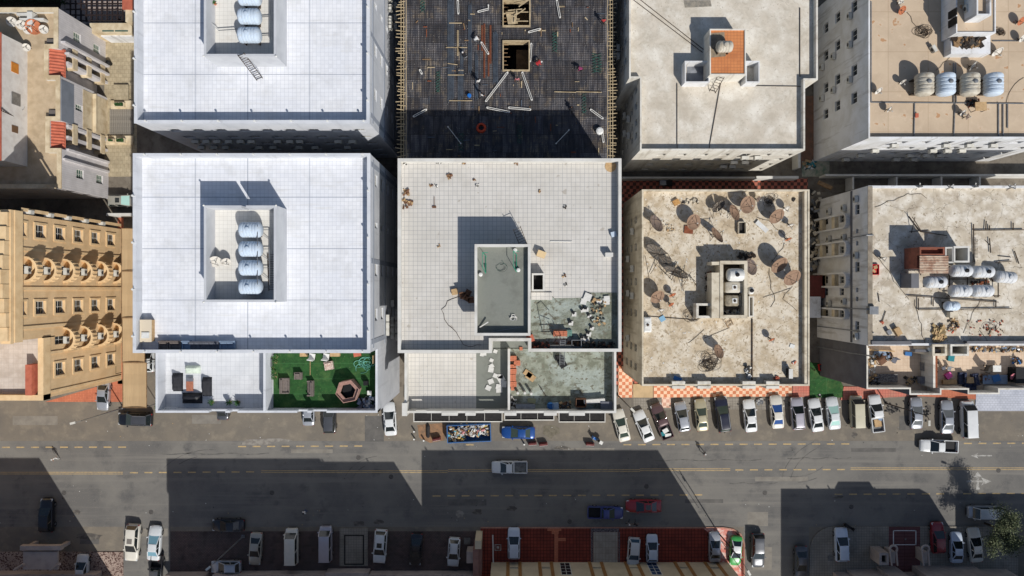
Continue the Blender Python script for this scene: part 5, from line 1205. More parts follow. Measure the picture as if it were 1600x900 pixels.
# ------------------------------------------------------------------ tree
def tree(px, py, zc, R, h0, label, seed=3):
    rg = random.Random(seed); x, y = W(px, py, zc); t = thing('street_tree', label, 'tree', (x+.4, y-.3, 0))
    b_ = M(); b_.tube([(x+.4,y-.3,0),(x+.35,y-.2,1.2),(x+.1,y,h0)], .17, 8); b_.build('trunk', mat('grey brown bark', (98,84,68), (70,60,50), 3, .95, bump=.5), t)
    limbs = []; b_ = M()
    for k in range(15):
        a = rg.uniform(0, 2*pi); r = R*rg.uniform(.35, .95); z = zc+rg.uniform(-1.2, 2.1)*(1-r/R*.5)
        e = Vector((x+r*cos(a), y+r*sin(a)*1.05, z)); mid = Vector((x+.1,y,h0)).lerp(e, .5)+Vector((0,0,.4))
        b_.tube([(x+.1,y,h0-.1), mid, e], .05, 5); limbs += [e, mid, mid.lerp(e, .5)]
        for q in range(3):
            e2 = e+Vector((rg.uniform(-1,1),rg.uniform(-1,1),rg.uniform(-.5,.7))); b_.tube([e, e2], .022, 4); limbs.append(e2)
    b_.build('limb', MATS['grey brown bark'], t, kind='stuff')
    for nm, cc, c2, frac in (('crown', (82,92,62), (60,70,48), .6), ('crown', (122,126,96), (98,104,76), .4)):
        b_ = M(); n = int(11000*frac)
        for k in range(n):
            c = rg.choice(limbs); s = rg.gauss(0, .42), rg.gauss(0, .42), rg.gauss(0, .30)
            p = Vector((c.x+s[0], c.y+s[1], c.z+s[2])); q = rg.uniform(.06, .13)
            u = Vector((rg.gauss(0,1), rg.gauss(0,1), rg.gauss(0,.5))).normalized()*q; v = u.cross(Vector((rg.gauss(0,1),rg.gauss(0,1),rg.gauss(0,1)))).normalized()*q*.6
            b_.face([p-u, p+v, p+u, p-v])
        b_.build(nm, mat('leaf green' if frac > .5 else 'dusty leaf', cc, c2, 2, .8), t)
tree(1570, 832, 4.8, 3.7, 2.6, 'dusty green tree at the bottom right over parked cars')
# ------------------------------------------------------------------ roof tanks
m_tblue = mat('pale blue tank plastic', (196,209,222), (184,198,213), 1.0, .5, mix=(.4,.6), c3=(178,180,178), sc3=1.3, mix3=(.54,.75)); m_twhite = mat('white tank plastic', (206,208,210), (184,186,188), 1.0, .5, mix=(.4,.6), c3=(166,158,146), sc3=.9, mix3=(.54,.7)); m_tcream = mat('cream tank plastic', (196,190,176), (172,164,148), 1.0, .6, mix=(.4,.6), c3=(150,138,120), sc3=1.2, mix3=(.54,.72))
def tank(px, py, z, L, R, axis, m, label, group, lid=m_white, ribs=5, hz=0.35, lidx=0.0):
    """horizontal ribbed water tank; z = roof level, axis angle in degrees"""
    x, y = W(px, py, z+hz+R); t = thing('water_tank', label, 'water tank', (x, y, z), group)
    prof = [(-L/2, .0), (-L/2+.03, R*.45), (-L/2+.12, R*.75), (-L/2+.3, R*.95)]
    n = ribs*2; x0 = -L/2+.34; x1 = L/2-.34
    for i in range(ribs):
        a = x0+(x1-x0)*i/ribs; b = (x1-x0)/ribs; prof += [(a+b*.08, R*.95), (a+b*.2, R), (a+b*.75, R), (a+b*.9, R*.95)]
    prof += [(L/2-.3, R*.95), (L/2-.12, R*.75), (L/2-.03, R*.45), (L/2, 0)]
    d = (cos(radians(axis)), sin(radians(axis)), 0); c = (x, y, z+hz+R)
    b_ = M(); b_.lathe(c, d, prof, 20, caps=False); b_.build('tank_body', m, t, smooth=30)
    b_ = M(); o = (x+d[0]*lidx, y+d[1]*lidx, z+hz+2*R-.06); b_.lathe(o, (0,0,1), ((0,.26),(.16,.26),(.18,.20),(.2,.05)), 12); b_.build('lid', lid, t, smooth=30)
    b_ = M()
    for s in (-.3, .3): b_.ob((x+d[0]*s*L, y+d[1]*s*L, z+hz/2+.1), (.12, R*1.7, hz+.2), rz=radians(axis))
    build_each(b_, 'saddle', m_iron, t); return t
for i, y in enumerate((359,389,418.5,448.5)):
    tank(392, y, 21.9, 2.75, .92, 0, m_tblue, 'pale blue ribbed water tank in the walled roof enclosure, %s from the top' % ORD[i], 'tanks on the white tower with the terraces', m_tblue, 6, lidx=-.1)
for i, y in enumerate((-3.5,26,55)):
    tank(390, y, 21.9, 2.75, .92, 0, m_tblue, 'pale blue ribbed water tank on the top white tower, %s from the top edge' % ORD[i], 'tanks on the top white tower', m_tblue, 6, lidx=-.1)
for i, (x, m, nm) in enumerate(((1444,m_tcream,'cream'),(1477.5,m_tblue,'pale blue'),(1515.5,m_tcream,'cream'),(1552,m_tblue,'pale blue'))):
    tank(x, 132, 15.3, 2.95, 1.12, 90, m, '%s ribbed water tank on the tan roof, %s from the left' % (nm, ORD[i]), 'tanks on the tan roof', m_galv, 5, lidx=.1, hz=.6)
for i, (x, y, ax, z) in enumerate(((1461,440.5,0,16.2),(1501,423,0,15.4),(1535,424.5,0,15.4),(1570,433,-5,14.6),(1500,454.5,0,15.4),(1534,454.5,0,15.4),)):
    tank(x, y, z, 2.75, .78, ax, m_twhite, 'white water tank on the weathered grey roof, %s' % ('nearest the red shed','left one of the upper pair','right one of the upper pair','farthest right','left one of the lower pair','right one of the lower pair')[i], 'tanks on the weathered grey roof', m_trim if i in (0,1,2) else m_twhite, 4, hz=.3, lidx=.3)
tank(1487, 478, 14.6, 1.95, .62, 0, m_tblue, 'small pale blue tank alone below the white tanks', None, m_tblue, 3)
tank(1132, 73, 17.85, 2.1, .72, 0, m_tcream, 'cream ribbed tank on the orange tiled stair house roof', None, m_tcream, 4)
tank(1149, 429.5, 14.6, 2.3, .85, 0, mat('glossy white tank', (214,212,206), rough=.35), 'glossy white tank, topmost inside the tank walls of the dish roof', 'tanks on the dish roof', m_trim, 1, hz=.9)
def box_tank(px, py, z, lx, ly, lz, m, label, hatch=True):
    x, y = W(px, py, z+lz); t = thing('water_tank', label, 'water tank', (x, y, z), 'tanks on the dish roof')
    b_ = M(); r = .18; b_.rings([[(x+sx*(lx/2-i_), y+sy*(ly/2-i_), zz) for sx, sy in ((-1,-.8),(-.85,-1),(.85,-1),(1,-.8),(1,.8),(.85,1),(-.85,1),(-1,.8))] for zz, i_ in ((z,r),(z+.15,0),(z+lz-.15,0),(z+lz,r))]); b_.build('tank_body', m, t, smooth=35)
    if hatch: b_ = M(); b_.box(x-.32,x+.32,y-.32,y+.32,z+lz,z+lz+.06); b_.build('hatch', m_white, t); b_ = M(); b_.lathe((x,y,z+lz+.06),(0,0,1),((0,.2),(.1,.16),(.12,.03)),8); b_.build('lid', m_iron, t)
box_tank(1148,449,14.6,2.3,1.4,1.4,m_tcream,'dirty cream box tank, middle one inside the tank walls of the dish roof')
box_tank(1148,470,14.6,2.3,1.4,1.2,mat('dirty tank', (160,150,130), (120,112,98), 2, .8),'dirty cream box tank, lowest inside the tank walls of the dish roof')
box_tank(1012,507.5,14.1,1.05,2.0,1.0,m_white,'long white box tank lying by the west parapet of the dish roof')
tank(1173,454,14.6,1.0,.42,90,m_white,'small white tank right of the tank walls on the dish roof','tanks on the dish roof',m_trim,1)
# ------------------------------------------------------------------ satellite dishes
m_dbr = mat('dusty brown dish', (144,118,98), (122,98,80), 1.5, .8); m_dgy = mat('grey dish', (130,112,98), (112,100,96), 1.5, .8); m_dwh = mat('white dish', (206,202,194), (188,182,172), 2, .7); m_dor = mat('rusty orange dish', (186,112,76), (150,92,66), 3, .8)
def dish(px, py, z, D_, az, el, m, label, group='satellite dishes on the littered tan roof', hgt=None, wire=False):
    """az: compass-like angle (degrees, 0 = +X, counter-clockwise) the dish looks to, el its elevation"""
    D = D_*1.15; el = min(66, el+(11 if D_ > 1.4 else 6)); hgt = hgt if hgt is not None else D*.55+.25
    x, y = W(px, py, z+hgt); t = thing('satellite_dish', label, 'satellite dish', (x, y, z), group)
    ax = Vector((cos(radians(az))*cos(radians(el)), sin(radians(az))*cos(radians(el)), sin(radians(el)))); c = Vector((x, y, z+hgt)); dp = D*.14
    prof = [(-dp*(1-(r*r)), r*D/2) for r in (.02,.25,.5,.75,1)]
    b_ = M(); b_.lathe(c, ax, prof + [(-.03+p[0], p[1]*.99) for p in reversed(prof)], 24, caps=False); b_.build('reflector', m, t, smooth=60)
    R = ax.to_track_quat('Z', 'Y').to_matrix(); f = c + ax*D*.38; b_ = M()
    for k in range(3): b_.bar(c + R @ Vector((cos(k*2.09+.5)*D*.42, sin(k*2.09+.5)*D*.42, -.02)), f, .03+.008*D)
    b_.build('feed_strut', m_iron, t)
    b_ = M(); b_.cyl(f-ax*.06, f+ax*.14, .07, 8); b_.build('feed_horn', m_acw, t)
    b_ = M(); k = c - ax*(dp+.03); b_.cyl((k.x,k.y,z), (k.x,k.y,k.z), .05, 8); b_.bar((k.x,k.y,k.z), tuple(c-ax*dp*.8), .09)
    for q in range(3): b_.bar((k.x,k.y,z+.35*hgt), (k.x+cos(q*2.1)*.4*D/1.5, k.y+sin(q*2.1)*.4*D/1.5, z+.02), .04)
    b_.build('mast', m_iron, t); return t
zg = 14.1
for (px, py, D, az, el, m, l) in (
 (1026,349,2.05,32,34,m_dgy,'brown grey dish near the upper left corner'),(1084,347,1.8,-38,62,m_dbr,'brown dish standing over a rusty metal plate'),(1121,367,2.0,38,24,m_dbr,'narrow brown dish above the dark stair house shadow'),
 (1148,332,1.9,22,36,m_dbr,'brown dish right of the broken folded dish'),(1168.5,320,2.0,-38,58,m_dbr,'brown dish at the top with two white feed struts'),(1214,338,1.9,-62,38,m_dbr,'orange brown dish below the black mesh heap'),
 (1174,417,1.9,20,45,m_dgy,'brown dish half behind the tank wall'),(1218,414.5,2.1,-62,36,m_dbr,'upper of two orange brown dishes at the right parapet'),(1238,434,2.1,-68,42,m_dbr,'lower of two orange brown dishes at the right parapet'),
 (1027.5,464,1.7,-62,42,m_dbr,'brown dish above the white box tank'),(1123.5,549,1.65,28,38,m_dbr,'lone brown dish in the lower middle of the roof')):
    dish(px, py, zg, D, az, el, m, l)
for (px, py, D, az, el, m, l) in ((1229,326,.85,-70,20,m_dwh,'small white dish, topmost by the right parapet'),(1236,352,.8,-80,8,m_dwh,'small white dish seen edge on by the right parapet'),(1232,374,.75,-70,16,m_dor,'small rusty dish by the right parapet'),(1212,512,.0,0,0,m_dwh,''),
 (1206,531,.75,-70,20,m_dor,'small rusty dish low on the right of the roof'),(1033,485,.9,-85,10,m_dwh,'small white dish edge on above the white box tank'),(1049,476,.7,-60,25,m_dor,'small rusty dish right of the brown one above the box tank'),(1051,461,.8,-70,20,m_dor,'small rusty dish beside the cluster at the left of the roof'),(1185,311,.7,-40,40,m_dgy,'small brown dish right of the big one at the top')):
    if D: dish(px, py, zg, D, az, el, m, l, hgt=.9)
# collapsed mesh dish (upper left) and folded dish
def mesh_dish(px, py, z, a, b, rz, label):
    x, y = W(px, py, z+1); t = thing('collapsed_dish', label, 'satellite dish', (x, y, z), 'collapsed dishes on the littered tan roof'); R = Matrix.Rotation(radians(rz), 3, 'Z')
    b_ = M(); n = 22; ring = [Vector((x,y,z+.9)) + R @ Vector((a*cos(i*2*pi/n), b*sin(i*2*pi/n), .5*sin(i*2*pi/n)*b)) for i in range(n)]
    c = Vector((x,y,z+.45))
    inner = [c.lerp(r_, .5)-Vector((0,0,.05)) for r_ in ring]
    for i in range(n):
        if i % 11 == 3: continue
        j = (i+1) % n; b_.face([c, inner[i], inner[j]]); b_.face([inner[i], ring[i], ring[j], inner[j]])
    b_.build('mesh_panel', mat('dark dish mesh', (86,84,80), (120,110,98), 5, .8, mix=(.45,.55)), t)
    b_ = M()
    for i in range(0, n, 2): b_.bar(c, ring[i], .04); b_.bar(ring[i], ring[(i+2) % n], .05)
    b_.build('rib', m_iron, t, kind='stuff'); b_ = M()
    for i in (1, 6, 12, 17): b_.bar(ring[i], (ring[i].x+RNG.uniform(-.6,.6), ring[i].y-.8, z+.02), .045)
    build_each(b_, 'leg', m_iron, t)
mesh_dish(1030,397,zg,2.0,.75,-38,'big collapsed mesh dish, upper of two at the left parapet of the littered roof')
mesh_dish(1056,425,zg,1.7,.5,-24,'narrow collapsed mesh dish on a tangle of rods left of the stair house')
mesh_dish(1123,322,zg,1.0,.55,40,'folded grey dish left of the narrow brown dish near the top')
b_ = M()
for (x0,y0,x1,y1) in ((1008,400,1012,440),(1016,428,1030,405),(1040,430,1064,420),(1066,448,1077,425),(1060,418,1085,440),(1030,418,1048,438),(1048,438,1062,416),(1068,455,1060,425),(1078,430,1086,448)):
    b_.bar((*W(x0,y0,14.2),14.2+RNG.uniform(0,.2)), (*W(x1,y1,14.2),14.6+RNG.uniform(0,.8)), .06)
b_.build('rod_tangle', m_iron, label='tangle of thin rusty rods lying beside the collapsed mesh dishes', cat='scrap', kind='stuff')
# dishes on the other roofs
g_ = 'small satellite dishes on the tan screed roof'
for (px, py, D, az, el, m, l) in ((1410,16,1.0,-60,40,m_dor,'rusty dish near the top left of the tan roof'),(1411,128,.75,-70,15,m_dwh,'pale dish left of the first cream tank'),(1373,142,.95,-62,22,m_dwh,'white dish at the left edge of the tan roof'),(1390,171,.8,-45,15,m_dwh,'white dish below the roof pipe'),(1559,81,1.3,-70,20,m_dwh,'white dish right of the stair lobby'),
 (1596,33,1.0,-60,35,m_dor,'rusty dish at the right edge, upper'),(1598,60,.9,-60,35,m_dwh,'dish at the right edge, lower'),(1505,176,.8,-60,25,m_dwh,'small dish below the third tank'),(1512,182,.7,-30,40,m_dgy,'small grey dish below the third tank, right one'),(1521,103,1.1,-45,20,m_dwh,'white dish just above the third tank'),(1408,2,.7,-60,40,m_dwh,'white dish at the top edge of the tan roof')):
    dish(px, py, 15.3, D, az, el, m, l, g_, hgt=.8)
g_ = 'small satellite dishes on the weathered grey roof'
for (px, py, D, az, el, m, l) in ((1381,404,.75,-75,10,m_dwh,'white dish edge on near the left edge of the grey roof'),(1582,292,.9,60,30,m_dwh,'white dish on the top parapet, right'),(1486,292,.7,60,30,m_dwh,'white dish on the top parapet, middle'),(1437,291,.7,100,20,m_dwh,'white dish on the top parapet, left'),(1524,291,.7,100,20,m_dwh,'white dish on the top parapet, second from the right')):
    dish(px, py, 14.5, D, az, el, m, l, g_, hgt=.8)
for i, (px, py, D, m) in enumerate(((18,34,1.15,m_dwh),(33,39,1.1,m_dwh),(43,47,.95,m_dwh),(52,42,1.75,m_dor),(68,46,1.0,m_dwh),(41,74,.9,m_dwh),(31,170,1.1,m_dwh))):
    dish(px, py, 10.2, D, -55 if i < 6 else 100, 52, m, ['white dish, farthest left of the row on the villa roof','white dish, second in the row on the villa roof','white dish touching the big rusty one on the villa roof','big rusty red dish on the villa roof','white dish right of the rusty one on the villa roof','white dish alone in the upper middle of the villa roof','white dish beside the ladder on the villa roof'][i], 'satellite dishes on the villa roof', hgt=.8)
dish(336,409,21.9,1.3,-60,45,m_dwh,'white dish left inside the tank enclosure of the terrace tower','dishes in the tank enclosure')
dish(353,410,21.9,1.0,-50,40,m_dwh,'white dish right of the larger one in the tank enclosure','dishes in the tank enclosure')
# ------------------------------------------------------------------ ladders
def ladder(p, q, wd, n, label, m=None):
    p = Vector(p); q = Vector(q); d = (q-p); s = d.cross(Vector((0,0,1))).normalized()*wd/2
    t = thing('ladder', label, 'ladder', tuple(p)); m = m or m_iron
    for k in (-1, 1): b_ = M(); b_.bar(p+s*k, q+s*k, .07); b_.build('rail', m, t)
    for i in range(n): b_ = M(); c = p+d*(i+.5)/n; b_.bar(c-s, c+s, .05); b_.build('rung', m, t)
ladder((*W(406,124,20.5),20.5), (*W(376,84,24.6),24.6), .75, 14, 'steep metal ladder up to the tank enclosure of the top white tower', m_iron)
ladder((*W(1113,144,15.1),15.1), (*W(1127,119,17.4),17.4), .8, 6, 'rusty ladder leaning below the orange stair house')
ladder((*W(818,383,20.8),20.8), (*W(807,358,20.9),20.9+2.2), .9, 7, 'metal stair ladder at the top right of the penthouse', m_iron)
ladder((*W(37,184,10.3),10.3), (*W(3,168,15.0),15.3), 1.0, 14, 'long ladder up to the whitewashed upper storey of the villa')
ladder((*W(1142,510,14.1),14.1), (*W(1137,499,14.9),14.9), .8, 4, 'short yellowish ladder below the tank walls on the dish roof', m_timberd)
ladder((*W(878,572,15.4),15.5), (*W(878,530,22.0),23.2), .6, 16, 'tall pale ladder leaning on the parapet between the two screed areas', m_galv)
ladder((*W(432,454,20.9),21.95), (*W(426,396,21.9),22.1), 1.1, 16, 'flat lying grille ladder beside the blue tanks', m_iron)
# ------------------------------------------------------------------ people
def person(px, py, z, pose, face, label, shirt, trousers, head=None, hat=None):
    x, y = W(px, py, z+1.0 if pose != 'bend' else z+.6)
    J = {'pelvis':(0,0,.95),'chest':(0,.02,1.35),'neck':(0,.03,1.5),'head':(0,.05,1.66),
         'hipL':(-.1,0,.92),'kneeL':(-.12,.04,.5),'ankL':(-.12,-.03,.08),'toeL':(-.12,.14,.04),
         'hipR':(.1,0,.92),'kneeR':(.12,.04,.5),'ankR':(.12,-.03,.08),'toeR':(.12,.14,.04),
         'shL':(-.2,.02,1.42),'elL':(-.28,.02,1.14),'wrL':(-.27,.14,.9),'haL':(-.26,.2,.82),'shR':(.2,.02,1.42),'elR':(.28,.02,1.14),'wrR':(.27,.14,.9),'haR':(.26,.2,.82)}
    if pose == 'walk': J.update(kneeL=(-.1,.24,.56),ankL=(-.1,.32,.1),toeL=(-.1,.48,.08),kneeR=(.1,-.08,.5),ankR=(.1,-.4,.12),toeR=(.1,-.27,.04),elL=(-.28,-.1,1.15),wrL=(-.27,-.1,.9),haL=(-.26,-.1,.82),elR=(.28,.12,1.16),wrR=(.26,.3,1.0),haR=(.25,.36,.94))
    if pose == 'bend': J.update(pelvis=(0,-.2,.78),hipL=(-.1,-.18,.76),hipR=(.1,-.18,.76),chest=(0,.2,.98),neck=(0,.34,1.0),head=(0,.5,1.0),shL=(-.2,.26,.98),shR=(.2,.26,.98),elL=(-.27,.36,.7),elR=(.27,.36,.7),wrL=(-.2,.5,.48),wrR=(.2,.5,.48),haL=(-.16,.56,.4),haR=(.16,.56,.4),kneeL=(-.16,.1,.45),kneeR=(.16,.1,.45))
    Rd = {'pelvis':.155,'chest':.17,'neck':.06,'head':.105,'hip':.1,'knee':.065,'ank':.045,'toe':.04,'sh':.07,'el':.045,'wr':.033,'ha':.04}
    E = [('pelvis','chest'),('chest','neck'),('neck','head')]+[e for s in 'LR' for e in (('pelvis','hip'+s),('hip'+s,'knee'+s),('knee'+s,'ank'+s),('ank'+s,'toe'+s),('chest','sh'+s),('sh'+s,'el'+s),('el'+s,'wr'+s),('wr'+s,'ha'+s))]
    names = list(J); me = bpy.data.meshes.new('person_body'); me.from_pydata([J[n] for n in names], [(names.index(a), names.index(b)) for a, b in E], [])
    o = bpy.data.objects.new('tmp', me); COL.objects.link(o)
    sk = o.modifiers.new('s', 'SKIN'); sk.use_smooth_shade = True
    for i, n in enumerate(names):
        r = Rd.get(n) or Rd[n[:-1]]; sv = me.skin_vertices[0].data[i]; sv.radius = (r*(1.15 if n in ('chest','pelvis') else 1), r*(.8 if n in ('chest','pelvis') else 1)); sv.use_root = (n == 'pelvis')
    ss = o.modifiers.new('b', 'SUBSURF'); ss.levels = 1; ss.render_levels = 1
    dg = bpy.context.evaluated_depsgraph_get(); m2 = bpy.data.meshes.new_from_object(o.evaluated_get(dg)); bpy.data.objects.remove(o)
    m2.name = 'body'; m2.materials.clear()
    for m_ in (shirt, trousers, MATS.get('skin') or mat('skin', (150,104,78), rough=.6), m_trim): m2.materials.append(m_)
    seg = [(Vector(J[a]), Vector(J[b]), a, b) for a, b in E]
    for p in m2.polygons:
        c = p.center; best = min(seg, key=lambda s: (c - (s[0]+(s[1]-s[0])*max(0, min(1, (c-s[0]).dot(s[1]-s[0])/max(1e-6, (s[1]-s[0]).length_squared))))).length)
        b_ = best[3]; p.material_index = 3 if b_.startswith('toe') else 1 if b_[:3] in ('hip','kne','ank') else 2 if b_[:2] in ('ha','wr') or b_ in ('head',) else 0
    t = thing('person', label, 'person', (x, y, z)); bo = bpy.data.objects.new('body', m2); COL.objects.link(bo); bo.parent = t
    hp = Vector(J['head']); b_ = M(); b_.lathe(tuple(hp+Vector((0,-.01,.0))), (0,0,1), ((.01,.118),(.06,.12),(.11,.09),(.135,.02)), 10)
    ob_ = bpy.data.objects.new('hat' if hat else 'hair', b_.mesh('hat' if hat else 'hair', hat or m_trim, smooth=60)); COL.objects.link(ob_); ob_.parent = t
    b_ = M(); f = hp
    b_.ob((f.x, f.y+.115, f.z), (.025,.04,.04)); b_.ob((f.x-.035, f.y+.105, f.z+.025), (.02,.01,.012)); b_.ob((f.x+.035, f.y+.105, f.z+.025), (.02,.01,.012)); b_.ob((f.x, f.y+.104, f.z-.05), (.05,.01,.014))
    ob_ = bpy.data.objects.new('face', b_.mesh('face', MATS['skin'])); COL.objects.link(ob_); ob_.parent = t
    t.rotation_euler = (0, 0, radians(face)); t.scale = (1.05,1.05,1.0); return t
cl = lambda n, c: mat(n, c, rough=.9)
c_w, c_g, c_k, c_r, c_p, c_b, c_o = cl('white cloth', (206,206,204)), cl('grey cloth', (104,106,110)), cl('black cloth', (34,34,38)), cl('red cloth', (176,52,56)), cl('pink cloth', (196,120,128)), cl('blue cloth', (60,84,130)), cl('plum cloth', (130,56,92))
person(743,62,zD+.12,'bend',-60,'worker in a white shirt bending on the rebar deck, beside the bent white pipe',c_w,c_g)
person(727,88,zD+.12,'bend',40,'worker in dark clothes bending right of the blue rebar bundle',c_k,c_g,hat=c_w)
person(748,127,zD+.12,'walk',20,'worker in black and white standing left of the long pipe pair',c_w,c_k)
person(752,148,zD+.12,'walk',-60,'worker in a white shirt just right of the blue bucket',c_w,c_k)
person(840,99,zD+.12,'bend',-80,'worker in a red shirt right of the square shaft',c_r,c_r,hat=c_w)
person(808,124,zD+.12,'stand',180,'worker in a pink shirt just below the square shaft',c_p,c_g)
person(908,108,zD+.12,'bend',90,'worker in a plum shirt in the middle right of the deck',c_o,c_k)
person(943,33,zD+.12,'stand',0,'worker in red at the upper right edge of the deck',c_r,c_k)
person(895,173,zD+.12,'bend',30,'worker in black right of the shadow tip on the deck',c_k,c_k)
person(85,716,0,'walk',200,'pedestrian in white robe crossing the sunlit road on the left',c_w,c_w,hat=c_w)
person(1100,708,0,'walk',230,'pedestrian in grey walking on the sunlit road below the parked cars',c_g,c_g,hat=c_w)
person(476,800,0,'stand',150,'pedestrian with a white and blue top in the shaded road on the left',c_w,c_b)
person(982,818,0,'walk',-60,'pedestrian in grey with white cap at the kerb below the red car',c_g,c_k,hat=c_w)
person(993,819,0,'walk',-30,'pedestrian in black at the kerb below the red car',c_k,c_k)
# ------------------------------------------------------------------ things on the terraces and roofs
def seat_row(px, py, z, lx, ly, h, n, rz, m, label, name='sofa', cat='sofa', group=None, back=1, bside=-1, arms=(1,1), back2=False):
    """sofa built at its own origin: seats along x, back on the bside of y"""
    x, y = W(px, py, z+h*.6); t = thing(name, label, cat, group=group); ap = .16
    x0, x1 = -lx/2+(ap if arms[0] else 0), lx/2-(ap if arms[1] else 0)
    b_ = M(); b_.box(x0, x1, -ly/2, ly/2, .08, .3); b_.build('base', m, t, org=(0,0,0))
    for i in range(n):
        b_ = M(); a = x0+(x1-x0)*i/n; c = x0+(x1-x0)*(i+1)/n; b_.box(a+.02, c-.02, -ly/2+.2, ly/2-.01, .302, .46); b_.build('seat_cushion', m, t)
        b_ = M(); b_.ob(((a+c)/2, bside*(ly/2-.14), .62), ((c-a)-.05, .17, .42), rx=bside*.15); b_.build('back_cushion', m, t)
    b_ = M(); b_.box(-lx/2, lx/2, bside*(ly/2-.02), bside*(ly/2+.08), .08, h); b_.build('backrest', m, t)
    for k, s in ((0,-1),(1,1)):
        if arms[k]: b_ = M(); b_.box(s*lx/2, s*(lx/2-ap), -ly/2, ly/2-.021, .081, .62); b_.build('armrest', m, t)
    t.location = (x, y, z); t.rotation_euler = (0,0,radians(rz)); return t
m_sbr = mat('taupe fabric', (120,110,104), (104,96,92), 3, .9); m_sgr = mat('grey fabric', (112,114,122), (98,100,108), 3, .9); m_sbl = mat('blue grey fabric', (132,150,172), (118,134,156), 3, .9); m_sbk = mat('black cover', (44,45,50), (34,35,40), 2.5, .75, bump=.4)
g_ = 'sofas and armchairs lined up along the parapet'
seat_row(256,539.5,20.5,1.2,.95,.8,1,180,m_sbr,'taupe armchair at the left end of the parapet row','armchair','armchair',g_)
seat_row(274,539.5,20.5,1.4,.95,.8,1,180,m_sbr,'wide taupe armchair with pale arm tops, second from the left in the row','armchair','armchair',g_)
seat_row(291,539.5,20.5,1.0,.95,.8,1,180,m_sbl,'blue grey armchair between taupe chair and grey sofa','armchair','armchair',g_)
seat_row(309,540.5,20.5,1.9,.9,.8,3,180,m_sgr,'left grey modular sofa in the parapet row','sofa','sofa',g_,arms=(0,0))
seat_row(332,540.5,20.5,1.7,.9,.8,3,180,m_sgr,'right grey modular sofa in the parapet row','sofa','sofa',g_,arms=(0,0))
seat_row(355.5,539.5,20.5,1.85,.95,.8,2,180,m_sbl,'blue grey two seat sofa at the right end of the parapet row','sofa','sofa',g_)
def covered(px, py, z, lx, ly, h, rz, m, label):
    x, y = W(px, py, z+h*.7); t = thing('covered_sofa', label, 'sofa', (x,y,z), 'covered sofas round the terrace table'); b_ = M(); n = 8; k = 5; rg = random.Random(int(px)); R = Matrix.Rotation(radians(rz), 3, 'Z'); P = {}
    for i in range(n+1):
        for j in range(k+1):
            u, v = i/n, j/k; e = (i in (0, n)) or (j in (0, k)); zz = 0.02 if e else h*(.72+.28*(v > .5))+rg.uniform(-.06,.06)
            q = R @ Vector(((u-.5)*lx*(1 if not e else 1.04), (v-.5)*ly*(1 if not e else 1.04), 0)); P[i,j] = (x+q.x, y+q.y, z+zz)
    for i in range(n):
        for j in range(k): b_.face([P[i,j],P[i+1,j],P[i+1,j+1],P[i,j+1]])
    me = b_.build('cover', m, t)
    import bmesh as _b
    bm = _b.new(); bm.from_mesh(me.data); _b.ops.remove_doubles(bm, verts=bm.verts, dist=.001); bm.to_mesh(me.data); bm.free()
    me.data.polygons.foreach_set('use_smooth', [True]*len(me.data.polygons))
covered(275,598,15,2.3,1.25,.85,90,m_sbk,'dark covered sofa left of the terrace table')
covered(321,605,15,2.4,1.15,.85,90,m_sbk,'dark covered sofa right of the terrace table')
covered(297.5,623,15,2.5,1.35,.85,0,mat('jet black cover', (24,25,29), (36,38,46), 2.5, .5, bump=.4),'black covered sofa in the parapet shade below the terrace table')
covered(299,578,15,1.9,1.0,.7,0,mat('pale green cover', (204,214,200), (180,192,176), 3, .7, bump=.4),'pale green covered bench above the terrace table')
t = thing('coffee_table', 'reddish brown table with slate runner between covered sofas', 'table', (*W(296,603,15.5),15))
b_ = M(); px_box(b_, 291,591,302,611, 15.36, 15.42, 15.4); b_.build('tabletop', mat('reddish wood', (172,112,88), (150,96,74), 4, .6), t)
b_ = M(); px_box(b_, 291,590.8,302,596, 15.421, 15.43, 15.4); b_.build('runner', m_sgr, t)
for x in (292,300.5):
    for y in (592.5,609): b_ = M(); px_box(b_, x,y,x+.9,y+.9, 15, 15.36, 15.2); b_.build('leg', m_iron, t)
seat_row(445,603,15.02,2.0,1.05,.75,1,90,m_sbr,'taupe sofa on the turf terrace, far left','sofa','sofa','taupe wicker seats on the turf terrace',bside=1)
seat_row(484.5,607,15.02,2.0,.75,.75,1,-90,m_sbr,'narrow taupe sofa in the middle of the turf terrace','sofa','sofa','taupe wicker seats on the turf terrace',bside=1)
seat_row(466,588,15.02,.95,.85,.7,1,180,m_sbr,'small taupe armchair on the turf terrace','armchair','armchair','taupe wicker seats on the turf terrace')
seat_row(514,572,15.02,1.1,1.0,.7,1,190,mat('speckled cream cloth', (206,190,176), (176,150,140), 5, .9, mix=(.48,.52)),'speckled cream armchair on the turf terrace below the rope tangle','armchair','armchair')
